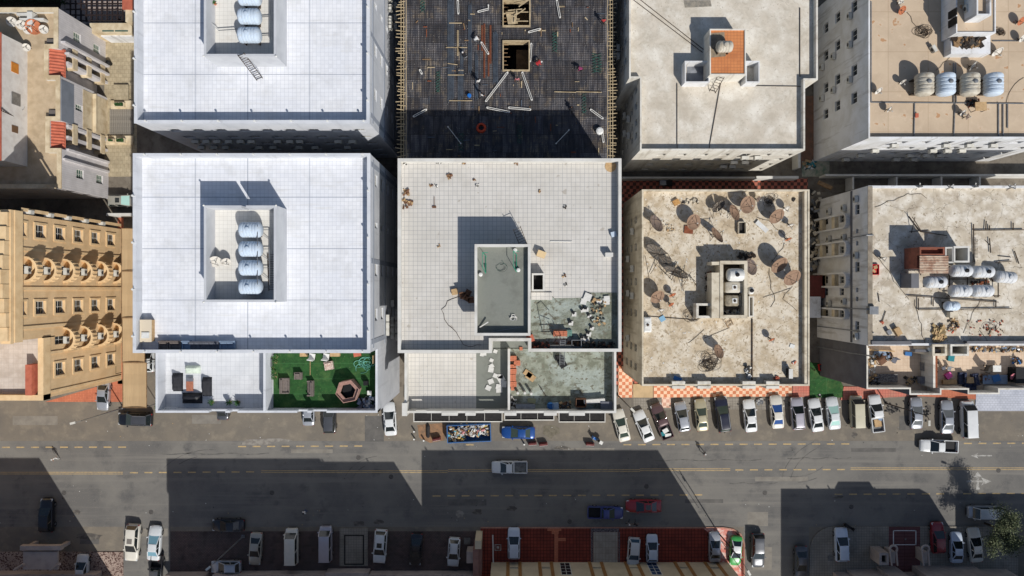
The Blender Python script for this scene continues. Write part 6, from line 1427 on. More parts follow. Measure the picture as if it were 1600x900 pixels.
# hexagonal gazebo / seat ring
c = Vector((*W(542.5,612,16.6), 0)); t = thing('hexagonal_gazebo', 'pinkish brown hexagonal gazebo with open top on the green turf', 'gazebo', (c.x,c.y,15))
m_gz = mat('pinkish wicker', (168,134,122), (146,112,102), 4, .8); hx = lambda r, z, k: (c.x+r*cos(k*pi/3+.2), c.y+r*sin(k*pi/3+.2), z)
for k in range(6):
    b_ = M(); b_.face([hx(1.5,15.4,k),hx(1.5,15.4,k+1),hx(.72,16.7,k+1),hx(.72,16.7,k)]); b_.face([hx(1.46,15.36,k+1),hx(1.46,15.36,k),hx(.68,16.66,k),hx(.68,16.66,k+1)]) if False else None
    b_ = M(); b_.face([hx(1.55,15.02,k),hx(1.55,15.02,k+1),hx(1.55,16.6,k+1),hx(1.55,16.6,k)]); b_.face([hx(1.45,15.02,k+1),hx(1.45,15.02,k),hx(1.45,16.6,k),hx(1.45,16.6,k+1)]); b_.face([hx(1.55,16.6,k),hx(1.55,16.6,k+1),hx(1.45,16.6,k+1),hx(1.45,16.6,k)])
    b_.build('side_panel', m_gz, t)
    b_ = M(); b_.face([hx(1.45,16.25,k),hx(1.45,16.25,k+1),hx(1.0,16.25,k+1),hx(1.0,16.25,k)]); b_.face([hx(1.0,16.25,k),hx(1.0,16.25,k+1),hx(1.0,16.0,k+1),hx(1.0,16.0,k)][::-1]); b_.build('bench_seat', m_gz, t)
b_ = M(); b_.prism([hx(.98,0,k)[:2] for k in range(6)], 15.02, 15.5); b_.build('inner_floor', m_trim, t)
# ------------------------------------------------------------------ shade canopies, skip, barriers and street things
def canopy(px, z, label, posts=True):
    x0, y0, x1, y1 = px; a = W(x0, y1, z); c_ = W(x1, y0, z); t = thing('shade_canopy', label, 'canopy', ((a[0]+c_[0])/2, (a[1]+c_[1])/2, 0), 'beige shade canopies in a row along the lane')
    b_ = M(); n = max(4, int((c_[1]-a[1])/1.5)); k = 3
    for i in range(n):
        for j in range(k):
            P = lambda u, v: (a[0]+(c_[0]-a[0])*u/k, a[1]+(c_[1]-a[1])*v/n, z-.12*sin(pi*u/k)-.06*(v % 2))
            b_.face([P(j,i),P(j+1,i),P(j+1,i+1),P(j,i+1)])
    b_.build('cloth', m_canopy, t)
    b_ = M()
    for p, q in (((a[0],a[1]),(c_[0],a[1])),((c_[0],a[1]),(c_[0],c_[1])),((c_[0],c_[1]),(a[0],c_[1])),((a[0],c_[1]),(a[0],a[1]))): b_.bar((*p,z), (*q,z), .09)
    b_.build('frame', m_timberd, t)
    for p in ((a[0]+.1,a[1]+.1),(c_[0]-.1,a[1]+.1),(c_[0]-.1,c_[1]-.1),(a[0]+.1,c_[1]-.1)):
        b_ = M(); b_.cyl((*p,0),(*p,z-.05),.06,8); b_.build('post', m_galv, t)
canopy((190,357,214,423), 3.6, 'beige shade canopy, first one south of the alley car')
canopy((190,424,214,496), 3.5, 'beige shade canopy, second one south of the alley car')
canopy((191,497,226,566), 3.5, 'beige shade canopy beside the ladder trellis, next to the last one')
canopy((192,567,229,637), 3.4, 'beige shade canopy at the road end above the black suv')
t = thing('wall_trellis', 'dark ladder like trellis at the foot of the ochre building', 'trellis', (*W(187,540),0))
for x in (183.5,189.5): b_ = M(); p = W(x,505); q = W(x,583); b_.bar((p[0],p[1],1.5),(q[0],q[1],1.5),.1); b_.build('rail', m_iron, t)
for i in range(16): b_ = M(); y = 507+i*5; p = W(183.5,y); q = W(189.5,y); b_.bar((*p,1.5),(*q,1.5),.08); b_.build('rung', m_iron, t)
for x in (183.5,189.5):
    for y in (506,582): b_ = M(); b_.bar((*W(x,y),0),(*W(x,y),1.5),.1); b_.build('post', m_iron, t)
# skip full of rubbish
m_skip = mat('blue painted steel', (62,104,158), (90,100,112), 2, .7, bump=.1, mix=(.5,.8)); sx, sy = W(733,676,.8)
t = thing('rubbish_skip', 'blue steel skip heaped with mixed rubbish under the central building', 'skip', (sx, sy, 0)); R2 = radians(2.5)
def loc(u, v, z): return (sx+u*cos(R2)-v*sin(R2), sy+u*sin(R2)+v*cos(R2), z)
b_ = M()
for (u, v, du, dv) in ((0,1.28,6.6,.1),(0,-1.28,6.6,.1),(3.25,0,.1,2.46),(-3.25,0,.1,2.46)): b_.ob(loc(u,v,.75), (du,dv,1.5), rz=R2)
b_.ob(loc(0,0,.08), (6.5,2.5,.14), rz=R2)
b_.build('skip_body', m_skip, t); b_ = M()
for k in range(9): b_.ob(loc(-2.8+k*.7,1.36,.7), (.09,.08,1.3), rz=R2); b_.ob(loc(-2.8+k*.7,-1.36,.7), (.09,.08,1.3), rz=R2)
build_each(b_, 'stiffener', m_skip, t)
gm_ = [mat('rubbish '+n, c, rough=.8) for n, c in (('white',(206,206,202)),('tan',(176,148,108)),('black',(34,34,36)),('cyan',(96,160,176)),('yellow',(206,178,98)),('grey',(140,138,136)),('pink',(186,130,130)),('brown',(112,84,62)))]
b_ = M(); rg = random.Random(11)
for k in range(260):
    u = rg.uniform(-3.1,3.1); v = rg.uniform(-1.15,1.15)
    if u > -.8 and v < -.45: continue
    h = .55+.5*(1-abs(u)/4)*(1-abs(v)/2); mi = rg.choices(range(8), (6,3,4,1,1.5,3,.7,1) if u > 0 else (4,6,3,1.5,2,2,.7,2))[0]
    b_.ob(loc(u,v,h+rg.uniform(-.1,.25)), (rg.uniform(.15,.7), rg.uniform(.12,.45), rg.uniform(.03,.25)), rz=rg.uniform(0,3), rx=rg.uniform(-.7,.7), ry=rg.uniform(-.7,.7), mi=mi)
b_.build('rubbish', gm_, kind='stuff', label='mixed rubbish heaped in the blue skip', cat='rubbish')
def barrier(px, py, rz, label):
    x, y = W(px, py, .5); t = thing('road_barrier', label, 'barrier', (x,y,0), 'maroon and white road barriers')
    c, s = cos(radians(rz)), sin(radians(rz)); b_ = M(); b_.ob((x,y,.35),(1.25,.42,.7),rz=radians(rz)); b_.ob((x,y,.8),(1.1,.2,.22),rz=radians(rz)); b_.build('barrier_body', mat('maroon plastic', (112,56,54), (96,50,48), 3, .6), t)
    b_ = M(); b_.ob((x+s*.22,y-c*.22,.55),(1.2,.05,.25),rz=radians(rz)); b_.build('white_stripe', m_white, t)
barrier(682,686,10,'maroon barrier left of the rubbish skip'); barrier(832,693,4,'maroon barrier below the rear of the blue car, left one'); barrier(849,694,6,'maroon barrier below the wet concrete spill'); barrier(922,694,-3,'maroon barrier beside the blue and white scooter')
for i, (x, y) in enumerate(((648,673),(648,685),(663,687),(819,693))):
    t = thing('bollard', 'short dark bollard with white band, %s' % ('upper one left of the brown trench','lower one left of the brown trench','beside the maroon barrier by the skip','next to the barrier below the blue car')[i], 'bollard', (*W(x,y),0), 'short bollards by the works'); c = W(x,y)
    b_ = M(); b_.cyl((*c,0),(*c,.75),.12,8); b_.build('post', m_trim, t); b_ = M(); b_.cyl((*c,.5),(*c,.62),.125,8); b_.cyl((*c,.75),(*c,.8),.13,8); b_.build('band', m_white, t)
sheet('excavated_soil', [(652,664),(690,661),(700,668),(694,688),(672,692),(655,684)], .0066, mat('brown soil', (150,116,88), (118,98,80), 1.5, .95, bump=.6))
b_ = M(); p = W(669,674); b_.lathe((p[0]-.0,p[1]-1.0,.14), (0,1,0), ((0,.05),(.2,.28),(1.8,.3),(2.2,.1)), 8); b_.build('soil_pile', mat('dark tarp', (52,50,50), (40,40,42), 3), label='long dark tarpaulin roll on the brown soil by the skip', cat='tarpaulin')
def scooter(px, py, rz, label, m):
    x, y = W(px, py, .6); t = thing('scooter', label, 'scooter', (0,0,0)); b_ = M()
    b_.ob((0,0,.55),(.9,.34,.3)); b_.ob((-.45,0,.8),(.6,.3,.12)); b_.ob((.55,0,.7),(.14,.42,.6),ry=-.3); b_.build('fairing', m, t, org=(0,0,0))
    b_ = M(); b_.ob((-.4,0,.9),(.7,.28,.1)); b_.build('saddle', m_trim, t)
    for wx in (-.62,.66): b_ = M(); b_.cyl((wx,-.06,.27),(wx,.06,.27),.27,12); b_.build('wheel', m_rubber, t)
    b_ = M(); b_.bar((.5,-.34,1.05),(.5,.34,1.05),.05); b_.bar((.62,0,.3),(.5,0,1.05),.06); b_.build('handlebar', m_iron, t)
    b_ = M(); b_.ob((-.85,0,1.0),(.5,.5,.45)); b_.build('delivery_box', m_white if m is not m_trim else m_trim, t)
    t.location = (x,y,0); t.rotation_euler = (0,0,radians(rz)); return t
scooter(931,686,150,'blue and white delivery scooter on the sunlit verge', paint('scooter blue', (48,116,190)))
scooter(1328,824,-30,'black scooter behind the white suv on the rounded forecourt', m_trim)
def bin_(px, py, label, m, z=0, s=1.0, nm='wheelie_bin'):
    x, y = W(px, py, z+.5); t = thing(nm, label, 'bin', (x,y,z)); b_ = M(); b_.rings([[(x+a*(.3+.06*k)*s, y+c_*(.3+.06*k)*s, z+k*1.0*s+.05) for a, c_ in ((-1,-1),(1,-1),(1,1),(-1,1))] for k in (0,1)]); b_.build('bin_body', m, t)
    b_ = M(); b_.ob((x,y,z+1.1*s),(.8*s,.8*s,.09),rx=.05); b_.build('lid', m, t)
m_met = mat('dull metal cover', (118,116,112), (96,94,90), 3, .6)
for i, (x, y, s) in enumerate(((730,845,4.4),(1297,872,3.6),(1414,842,1.2))):
    px_ = W(x,y); b_ = M(); b_.box(px_[0]-s*.11, px_[0]+s*.11, px_[1]-s*.11, px_[1]+s*.11, .125 if i else .01, .16); b_.build('cover_plate', m_met, label='square metal cover on %s' % ('the brown pavers by the gate pillar','the rounded grey forecourt','the maroon entrance paving')[i], cat='cover')
t = thing('banner_pole', 'white horizontal pole with emblem sign on the red forecourt, left', 'pole', (*W(771,860),.1)); b_ = M(); p = W(770,835); q = W(771,893); b_.cyl((*p,.3),(*q,.3),.1,8); b_.build('pole', m_pipe, t)
b_ = M(); c = W(778,855); 
for dx, dy, a, d in ((0,.42,1.0,.1),(0,-.42,1.0,.1),(.45,0,.1,.75),(-.45,0,.1,.75),(0,0,.4,.35)): b_.box(c[0]+dx-a/2,c[0]+dx+a/2,c[1]+dy-d/2,c[1]+dy+d/2,.112,.118)
b_.build('painted_emblem', m_whitep, t)
# litter and stains as small real pieces on the ground
b_ = M(); rg = random.Random(5)
for k in range(150):
    x = rg.uniform(0,1600); y = rg.choice((rg.uniform(640,698), rg.uniform(776,822), rg.uniform(640,860)))
    p = W(x,y); b_.ob((p[0],p[1],.03),(rg.uniform(.04,.16),rg.uniform(.04,.12),.02),rz=rg.uniform(0,3),mi=rg.choice((0,0,2,5,1)))
b_.build('litter', gm_, kind='stuff', label='tiny scraps of litter scattered over road and verge', cat='litter')
for i, (x0,y0,x1,y1) in enumerate(((1395,640,12,7),(1446,642,7,10))):
    b_ = M()
    for k in range(26): p = W(x0+rg.gauss(0,x1*.5), y0+rg.gauss(0,y1*.6)); b_.ob((p[0],p[1],.04),(rg.uniform(.1,.35),rg.uniform(.08,.25),.05),rz=rg.uniform(0,3))
    b_.build('dead_leaves', m_trim, kind='stuff', label='dark scraps lying on the verge %s' % ('under the street lamp','between two silver sedans')[i], cat='scrap')
# ------------------------------------------------------------------ cables and wires
def cable(pts, z, label, r=.03, m=None, nm='cable', wob=.25, cat='cable', seed=1):
    rg = random.Random(seed); P = []
    for i in range(len(pts)-1):
        a, c_ = Vector((*W(*pts[i], z), z+.04)), Vector((*W(*pts[i+1], z), z+.04)); n = max(2, int((c_-a).length/.6))
        for k in range(n): P.append(a.lerp(c_, k/n)+Vector((rg.uniform(-wob,wob)*.5, rg.uniform(-wob,wob)*.5, rg.uniform(0,.04))))
    P.append(Vector((*W(*pts[-1], z), z+.04))); b_ = M(); b_.tube(P, r, 4, 0); return b_.build(nm, m or m_iron, label=label, cat=cat)
def tangle(px, py, z, R, n, label, m=None, seed=1, r=.022):
    rg = random.Random(seed); x, y = W(px, py, z); b_ = M()
    for k in range(n):
        cx, cy = x+rg.gauss(0,R*.3), y+rg.gauss(0,R*.3); rr = rg.uniform(.25,.7)*R; a0 = rg.uniform(0,6); P = []
        for i in range(int(rg.uniform(8,18))): a = a0+i*.5; P.append((cx+rr*cos(a)*(1+.1*rg.random()), cy+rr*sin(a)*.8, z+.05+.02*rg.random()*i))
        b_.tube(P, r, 3)
    return b_.build('wire_tangle', m or m_iron, label=label, cat='wire', kind='stuff')
tangle(1442,47,15.3,1.1,22,'dark tangle of loose wire on the tan roof left of the stair house',seed=2)
tangle(1563,50,15.3,.7,14,'smaller tangle of wire on the tan roof right of the stair house',seed=3)
tangle(1106,566,14.1,1.5,26,'tangle of thin wire left of the lone brown dish',seed=4)
tangle(1082,455+35,14.1,1.3,8,'loops of wire right of the white box tank',seed=5)
tangle(1203,311+2,14.1,.9,16,'black mesh heap near the top right of the dish roof',seed=6)
tangle(571,567,15.02,1.3,10,'loose turquoise rope on the green turf',mat('turquoise rope', (110,176,160), rough=.7),7,.03)
tangle(1549,510,14.5,1.0,6,'coil of hose on the grey roof at the far right',seed=8)
tangle(1376,329+3,14.5,1.3,0,'x',seed=9) if False else None
cable([(725,460),(700,472),(691,484),(696,500),(712,520),(725,540),(738,541),(752,539)],20.8,'thin black cable wandering over the tiled roof from the heap of chairs',seed=3)
for i, (pts, z, l) in enumerate((([(1360,390),(1385,420),(1400,445),(1420,468)],14.5,'cable running aslant over the grey roof to the dark side room'),([(1368,325),(1395,312),(1410,305),(1440,302),(1448,310)],14.5,'curled cable near the top left of the grey roof'),
    ([(1428,470),(1436,500),(1446,540)],14.5,'cable running down the lower grey roof'),([(1532,470),(1515,500),(1505,520)],14.5,'cable aslant right of the stair lobby on the grey roof'),([(1530,515),(1548,540)],14.5,'short straight cable at the lower right of the grey roof'),
    ([(1416,20),(1432,42)],15.3,'cable from the rusty dish to the wire tangle'),([(1485,88),(1462,110)],15.3,'reddish cable from the air conditioner on the tan roof'),([(1600,120),(1580,138),(1572,160)],15.3,'cable from the right edge of the tan roof'),
    ([(1076,536),(1100,515)],14.1,'dark straight rod left of centre on the dish roof'),([(1100,528),(1140,512)],14.1,'long straight rod below the tank walls'),([(1192,465),(1235,450)],14.1,'thin rods right of the tank walls'),([(1238,448),(1222,466),(1245,486)],14.1,'wires by the right parapet of the dish roof'),
    ([(1202,420),(1205,450),(1212,470),(1204,480)],14.1,'crooked wire below the orange brown dishes'),([(1226,380),(1214,400),(1205,410)],14.1,'wire running from the small rusty dish'),([(1183,340),(1200,345),(1218,360),(1230,372)],14.1,'wire from the white plank to the small dishes'))):
    cable(pts, z, l, seed=i, r=.028, wob=.05 if 'straight' in l or 'rod' in l else .3)
b_ = M(); b_.tube([(*W(1122,832),9.5),(*W(1128,846,9),8.6),(*W(1168,905,8),8.2)], .04, 4); b_.build('overhead_wire', m_iron, label='overhead wire running from the dark street lamp to the bottom edge', cat='wire')
# ------------------------------------------------------------------ generic small things built from boards
def boxy(px, py, z, dims, rz, m, label, name, cat, lid=None, group=None, legs=False, hollow=False):
    lx, ly, h = dims; x, y = W(px, py, z+h); t = thing(name, label, cat, (x,y,z), group); r_ = radians(rz); R = Matrix.Rotation(r_, 3, 'Z')
    at = lambda u, v: (x+(R @ Vector((u,v,0))).x, y+(R @ Vector((u,v,0))).y)
    if hollow:
        for (u, v, a, c_) in ((0,ly/2-.03,lx,.06),(0,-ly/2+.03,lx,.06),(lx/2-.03,0,.06,ly-.12),(-lx/2+.03,0,.06,ly-.12)): b_ = M(); b_.ob((*at(u,v),z+h/2),(a,c_,h),rz=r_); b_.build('side_board', m, t)
        b_ = M(); b_.ob((x,y,z+.05),(lx-.12,ly-.12,.06),rz=r_); b_.build('bottom', lid or m, t)
    elif legs:
        b_ = M(); b_.ob((x,y,z+h-.04),(lx,ly,.08),rz=r_); b_.build('top', m, t)
        for su in (-1,1):
            for sv in (-1,1): b_ = M(); b_.ob((*at(su*(lx/2-.06),sv*(ly/2-.06)),z+(h-.08)/2),(.07,.07,h-.08),rz=r_); b_.build('leg', lid or m, t)
    else:
        b_ = M(); b_.ob((x,y,z+h*.45),(lx,ly,h*.9),rz=r_); b_.build('case', m, t)
        b_ = M(); b_.ob((x,y,z+h*.95),(lx*1.04,ly*1.04,h*.1),rz=r_); b_.build('top', lid or m, t)
    return t
def chair_(px, py, z, rz, m, label, group=None, s=1.0):
    x, y = W(px, py, z+.5); t = thing('chair', label, 'chair', (0,0,0), group); b_ = M(); b_.ob((0,0,.45),(.55,.55,.07)); b_.build('seat', m, t, org=(0,0,0)); b_ = M(); b_.ob((0,.27,.75),(.55,.06,.55),rx=-.15); b_.build('backrest', m, t)
    for a in (-.23,.23):
        for c_ in (-.23,.23): b_ = M(); b_.ob((a,c_,.21),(.05,.05,.42)); b_.build('leg', m_iron, t)
    t.location = (x,y,z); t.rotation_euler = (0,0,radians(rz)); t.scale = (s,s,s)
def pile(px, py, z, rx, ry, n, h, ms, label, name='rubble_heap', cat='rubble', seed=1, sz=(.12,.5)):
    rg = random.Random(seed); x, y = W(px, py, z); k_ = (H-z)/F; b_ = M()
    for k in range(n):
        u, v = rg.uniform(-1,1), rg.uniform(-1,1)
        b_.ob((x+u*rx*k_, y+v*ry*k_, z+.05+h*rg.random()*(1-.5*abs(u))),(rg.uniform(*sz),rg.uniform(*sz)*.7,rg.uniform(.03,.2)),rz=rg.uniform(0,3),rx=rg.uniform(-.5,.5),ry=rg.uniform(-.5,.5),mi=rg.randrange(len(ms)))
    return b_.build(name, ms, label=label, cat=cat, kind='stuff')
m_card = mat('cardboard', (190,160,120), (168,138,100), 3, .9); m_mar = mat('marble sheet', (214,212,206), (196,194,188), 3, .5); m_brick = mat('terracotta block', (198,122,92), (172,104,80), 3, .9, bump=.2)
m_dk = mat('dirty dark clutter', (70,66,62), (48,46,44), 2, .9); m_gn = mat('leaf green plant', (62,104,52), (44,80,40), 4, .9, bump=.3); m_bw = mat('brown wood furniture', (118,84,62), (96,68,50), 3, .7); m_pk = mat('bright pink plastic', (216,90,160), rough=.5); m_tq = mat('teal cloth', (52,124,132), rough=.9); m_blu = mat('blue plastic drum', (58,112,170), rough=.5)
# --- roof of the central building
boxy(846,397,20.8,(1.0,.75,.8),-20,m_card,'tan cardboard barrel box right of the penthouse','box','box',lid=mat('light cardboard',(214,188,146)))
for i, (x, y, r_) in enumerate(((723,462,10),(730,466,60),(736,469,5),(731,458,-30))): chair_(x,y,20.8,r_,m_bw,'dark brown chair in the heap left of the penthouse, %s' % ('leftmost','lower middle','touching the wall','upper one')[i],'dark chairs heaped left of the penthouse',1.3)
boxy(710,456,20.8,(.7,.7,.4),10,m_card,'brown carton left of the heap of chairs','box','box')
for i, (x, y, s, l) in enumerate(((635,301,.9,'upper'),(637,318,1.3,'lower'))): pile(x,y,20.8,s*5,s*5,14,.3,[m_card,m_bw],'brown %s heap of sacks at the left parapet' % l,'sack_heap','sacks',i)
pile(702,276,20.8,4,4,9,.15,[m_bw,m_card],'small brown rag on the tiled roof, upper left','rag','rag',3,(.1,.4))
t = thing('broom', 'long brush lying upright on the tiled roof', 'broom', (*W(678,315,20.8),20.8)); b_ = M(); b_.bar((*W(678.5,307,20.9),20.9),(*W(678.5,322,20.9),20.9),.05); b_.build('handle', m_bw, t); b_ = M(); b_.box(*[W(675.5,0,20.9)[0],W(681.5,0,20.9)[0]],*[W(0,325,20.9)[1],W(0,322,20.9)[1]],20.81,20.95); b_.build('brush_head', m_bw, t)
b_ = M(); p = W(860,377,20.9); q = W(894,377.5,20.9); b_.bar((*p,20.86),(*q,20.86),.09); b_.build('batten', m_pipe, label='long pale batten lying on the tiled roof, upper right', cat='batten')
for i, (x, y) in enumerate(((674,290),(682,290),(741,280),(746,290),(842,299),(883,324),(882,431),(884,445),(686,384),(632,257),(808,256),(686,254),(727,255))):
    pile(x,y,20.8,3.5 if y < 260 else 2.5,1.5 if y < 260 else 2.2,6,.1,[[m_bw,m_card],[m_dk,m_mar]][i % 2],'tiny scrap on the tiled roof, %s' % ('near the upper left','beside the broom','upper middle','upper middle lower','right of centre','right half upper','right half middle','right half lower','left of the shadow','in the upper left corner','top parapet right','top parapet left','top parapet middle')[i],'scrap','scrap',i+20,(.06,.25))
boxy(952,398,20.8,(.9,.5,.9),0,m_cwall,'small pale box at the east parapet of the tiled roof','utility_box','box'); boxy(959,366,20.8,(.6,.6,.5),15,m_tblue,'pale blue bag at the east parapet','bag','bag')
b_ = M(); p = W(954,260,20.82); b_.lathe((p[0],p[1],20.81),(0,0,1),((0,.7),(.04,.7)),12); b_.build('round_mat', m_card, label='round tan stain mat in the upper right corner of the tiled roof', cat='mat')
# marble sheets lying about the wet screed
G_ = 'pale stone sheets scattered on the wet screed'
rg = random.Random(21)
for i, (x, y, s, L) in enumerate([(912,471,.8,0),(936,472,.8,0),(947,471,.9,0),(897,491,.6,1),(910,485,.5,1),(916,484,.6,1),(921,494,.5,1),(892,505,.6,1),(925,513,.5,1),(920,522,.6,1),(911,529,.6,1),(917,530,.6,1),(948,467,.8,0),(918,464,1.0,0)]):
    c = W(x,y,20.85); b_ = M(); b_.ob((c[0],c[1],20.88+.01*i),(s*.9,s*.9,.04),rz=rg.uniform(-.4,.4),rx=.06); b_.build('stone_sheet', m_mar, label='pale stone sheet on the upper wet screed, %s in order from left' % ['first','tenth','twelfth','second','fourth','fifth','seventh','third below','ninth','eighth low','sixth low','sixth lowest','thirteenth','fifth high'][i], cat='stone sheet', group=G_)
    if L: c = W(x-1.5,y-2.5,20.85); b_ = M(); b_.ob((c[0],c[1],21.0),(s*.5,s*.6,.3),rz=rg.uniform(0,3)); b_.build('dark_bucket', m_trim, label='small dark bucket among the stone sheets, number %d from left at height %d' % (i, 0) if False else 'small dark bucket among the stone sheets on the wet screed, %s' % ['','','','leftmost upper','left of the pair','right of the pair','upper right','leftmost lower','far right','low right','lower pair left','lower pair right','',''][i], cat='bucket', group='dark buckets among the stone sheets')
G_ = 'pale stone sheets on the grey screed strip'
for i, (x, y, s) in enumerate(((753,554,.5),(757,553,.5),(768,563,.5),(768,572,.6),(767,578,.7),(774,587,.6),(767,596,.7),(763,606,.7),(783,592,.9),(786,600,.9),(780,609,.8),(779,604,.7),(782,588,.6),(774,549,.5))):
    c = W(x,y,15.45); b_ = M(); b_.ob((c[0],c[1],15.45+.015*(i % 4)),(s,s*.9,.05),rz=rg.uniform(-.6,.6)); b_.build('stone_sheet', m_mar, label='pale stone sheet on the narrow grey screed strip, %s' % ['topmost left','topmost middle','second row','third row','fourth row','in the middle','left of the heap','lowest left','right of the heap','at the wall','lowest of the heap','near the dark corner','on top of the heap','topmost right'][i], cat='stone sheet', group=G_)
# brick pallets
def bricks(px, py, z, nx, ny, nz, label, group):
    x, y = W(px, py, z+.3); t = thing('block_stack', label, 'block stack', (x,y,z), group); b0 = M(); b0.box(-.2,.2,-.1,.1,0,.19); me = b0.mesh('block', m_brick)
    for i in range(nx):
        for j in range(ny):
            for k in range(nz): put(t, 'block', me, (x+(i-(nx-1)/2)*.42+rg.uniform(-.02,.02), y+(j-(ny-1)/2)*.22, z+k*.2), rg.uniform(-.04,.04))
G_ = 'orange block stacks along the low wall'
for i, (x, y, nx, ny) in enumerate(((802,560,2,3),(808,567,2,3),(801,572,2,2),(802,580,2,3),(801,590,2,4),(802,600,2,3),(801,607,1,2))): bricks(x,y,15.41,nx,ny,3,'orange terracotta block stack by the low wall, %s from the top' % ORD[i],G_)
bricks(814,545,15.41,1,2,1,'few orange blocks on the landing between the terraces',None)
bricks(875,521,20.85,4,3,4,'orange block stack on the hand cart on the wet screed',None)
t = thing('hand_cart', 'dark tubular hand cart behind the orange block stack', 'cart', (*W(858,514,21),20.81))
b_ = M()
for p, q in (((850,492,1.4),(850,522,.3)),((850,492,1.4),(858,490,1.6)),((858,490,1.6),(868,500,1.2)),((848,522,.3),(884,522,.3)),((852,505,1.0),(866,510,.9)),((848,515,.6),(886,515,.6))): b_.bar((*W(p[0],p[1],20.9+p[2]),20.85+p[2]),(*W(q[0],q[1],20.9+q[2]),20.85+q[2]),.07)
build_each(b_,'frame_tube', m_iron, t)
boxy(889,521,20.82,(.7,.8,.3),0,mat('turquoise net sack',(104,140,128),(80,108,100),4),'turquoise net sack beside the orange block stack','sack','sack')
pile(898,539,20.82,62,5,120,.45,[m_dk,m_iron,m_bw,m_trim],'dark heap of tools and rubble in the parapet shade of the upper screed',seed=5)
pile(935,487,20.82,12,20,60,.25,[MATS['green grey wet screed'],m_card,m_dk],'rough mortar rubble at the right of the upper wet screed',seed=6)
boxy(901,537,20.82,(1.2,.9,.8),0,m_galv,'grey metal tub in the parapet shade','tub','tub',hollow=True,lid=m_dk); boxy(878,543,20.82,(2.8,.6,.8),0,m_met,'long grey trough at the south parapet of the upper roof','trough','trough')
pile(846,541,20.82,16,5,40,.5,[m_bw,m_dk,m_redtile],'brown rubble heap left of the grey trough',seed=7)
boxy(829,529,20.82,(.8,.8,.5),20,m_redtile,'small red crate at the corner of the penthouse','crate','crate')
for i, (x, y, w_, l_, m, n) in enumerate(((743+0,0,0,0,0,0),)): pass
boxy(825,584,15.42,(1.1,.7,.12),-35,m_card,'flat carton on the lower wet screed, upper one','carton','carton'); boxy(829,589,15.42,(1.2,.8,.12),-35,m_card,'flat carton on the lower wet screed, lower one','carton','carton')
for i, (x, y) in enumerate(((809,613),(820,613),(830,614))): b_ = M(); c = W(x,y,15.8); b_.cyl((*c,15.42),(*c,16.6),.17,8); b_.build('cement_post', m_cwall, label='short pale post with long shadow, %s of three on the lower screed' % ('leftmost','middle','rightmost')[i], cat='post')
b_ = M(); b_.bar((*W(843,604,16),15.6),(*W(853,618,16),16.4),.09); b_.build('leaning_rod', m_iron, label='thin dark rod leaning in the middle of the lower wet screed', cat='rod')
for i, (x, y) in enumerate(((873,559),(880,570),(877,563))): boxy(x,y,15.42,(.9,.7,.4),30*i,m_trim,'black tub under the tall ladder, %s' % ('upper','lower','middle')[i],'tub','tub')
b_ = M(); c = W(860,634,16); b_.lathe((c[0],c[1],15.42),(0,0,1),((0,.42),(.9,.42),(.92,.36),(.7,.36)),14); b_.build('drum', m_blu, label='blue drum at the south parapet of the lower screed', cat='drum')
boxy(868,635,15.42,(.8,.8,.8),5,mat('pale blue carton',(140,160,180)),'pale blue box beside the blue drum','box','box'); boxy(908,630,15.42,(1.3,1.1,1.1),0,m_bw,'brown open cabinet by the south parapet','cabinet','cabinet',hollow=True,lid=m_dk)
boxy(929,627,15.42,(2.6,.5,.8),4,m_mar,'long pale counter by the south parapet','counter','counter'); boxy(948,634,15.42,(1.5,1.0,.9),0,m_sgr,'grey box stack in the lower right corner of the screed','box','box'); boxy(821,636,15.42,(2.4,.7,.7),0,m_galv,'long grey bench box at the lower left of the screed','bench','bench')
boxy(831,626,15.42,(1.0,.6,.1),-10,mat('olive board',(150,150,118)),'olive board lying in the shade of the lower screed','board','board')
pile(882,634,15.42,10,6,40,.5,[m_dk,m_bw,m_card,m_sgr],'brown clutter between blue drum and open cabinet',seed=9); pile(803,630,15.42,5,10,24,.4,[m_dk,m_mar],'dark clutter in the lower left corner of the screed',seed=10)
# penthouse roof: green frames, pipes
for i, (x, y, l) in enumerate(((757,409,'left'),(805,407,'right'))):
    t = thing('roof_frame', 'green wire frame standing on the penthouse roof, %s one' % l, 'frame', (*W(x,y,24),23.9)); b_ = M(); a = [(x-4,y-14,1.2),(x-1,y+16,.1),(x+2,y-14,.1),(x+2,y+16,1.2)]
    for p, q in (((x-3,y-14,1.3),(x-3,y+8,1.3)),((x-3,y+8,1.3),(x+2,y+18,.05)),((x-3,y-14,1.3),(x+3,y-8,.05)),((x+2,y+18,.05),(x+2,y-8,.05)),((x-3,y-14,1.3),(x+6,y-14,1.2))): b_.bar((*W(p[0],p[1],24+p[2]*.5),23.95+p[2]),(*W(q[0],q[1],24+q[2]*.5),23.95+q[2]),.06)
    build_each(b_,'frame_tube', mat('green paint',(48,140,110)), t)
    b_ = M(); b_.face([(*W(x-2,y+2,24),23.93),(*W(x+3,y+2,24),23.93),(*W(x+3,y+17,24),23.93)]); b_.build('mesh_sheet', m_green, t)
for i, (x, y) in enumerate(((751,429),(810,422),(805,391))): b_ = M(); c = W(x,y,24.2); b_.lathe((c[0],c[1],23.9),(0,0,1),((0,.22),(.35,.24),(.4,.1)),10); b_.build('vent_cap', m_white, label='round white vent cap on the penthouse roof, %s' % ('lower left','lower right','at the top')[i], cat='vent')
b_ = M(); b_.bar((*W(749,512,24.3),24.0),(*W(763,503,24.3),24.5),.12); b_.build('leaning_pipe', m_pipe, label='white pipe leaning in the lower left corner of the penthouse roof', cat='pipe')
b_ = M(); b_.bar((*W(767,519,24.3),24.0),(*W(816,511,24.3),24.0),.06); b_.build('long_rod', m_galv, label='long thin rod along the lower edge of the penthouse roof', cat='rod')
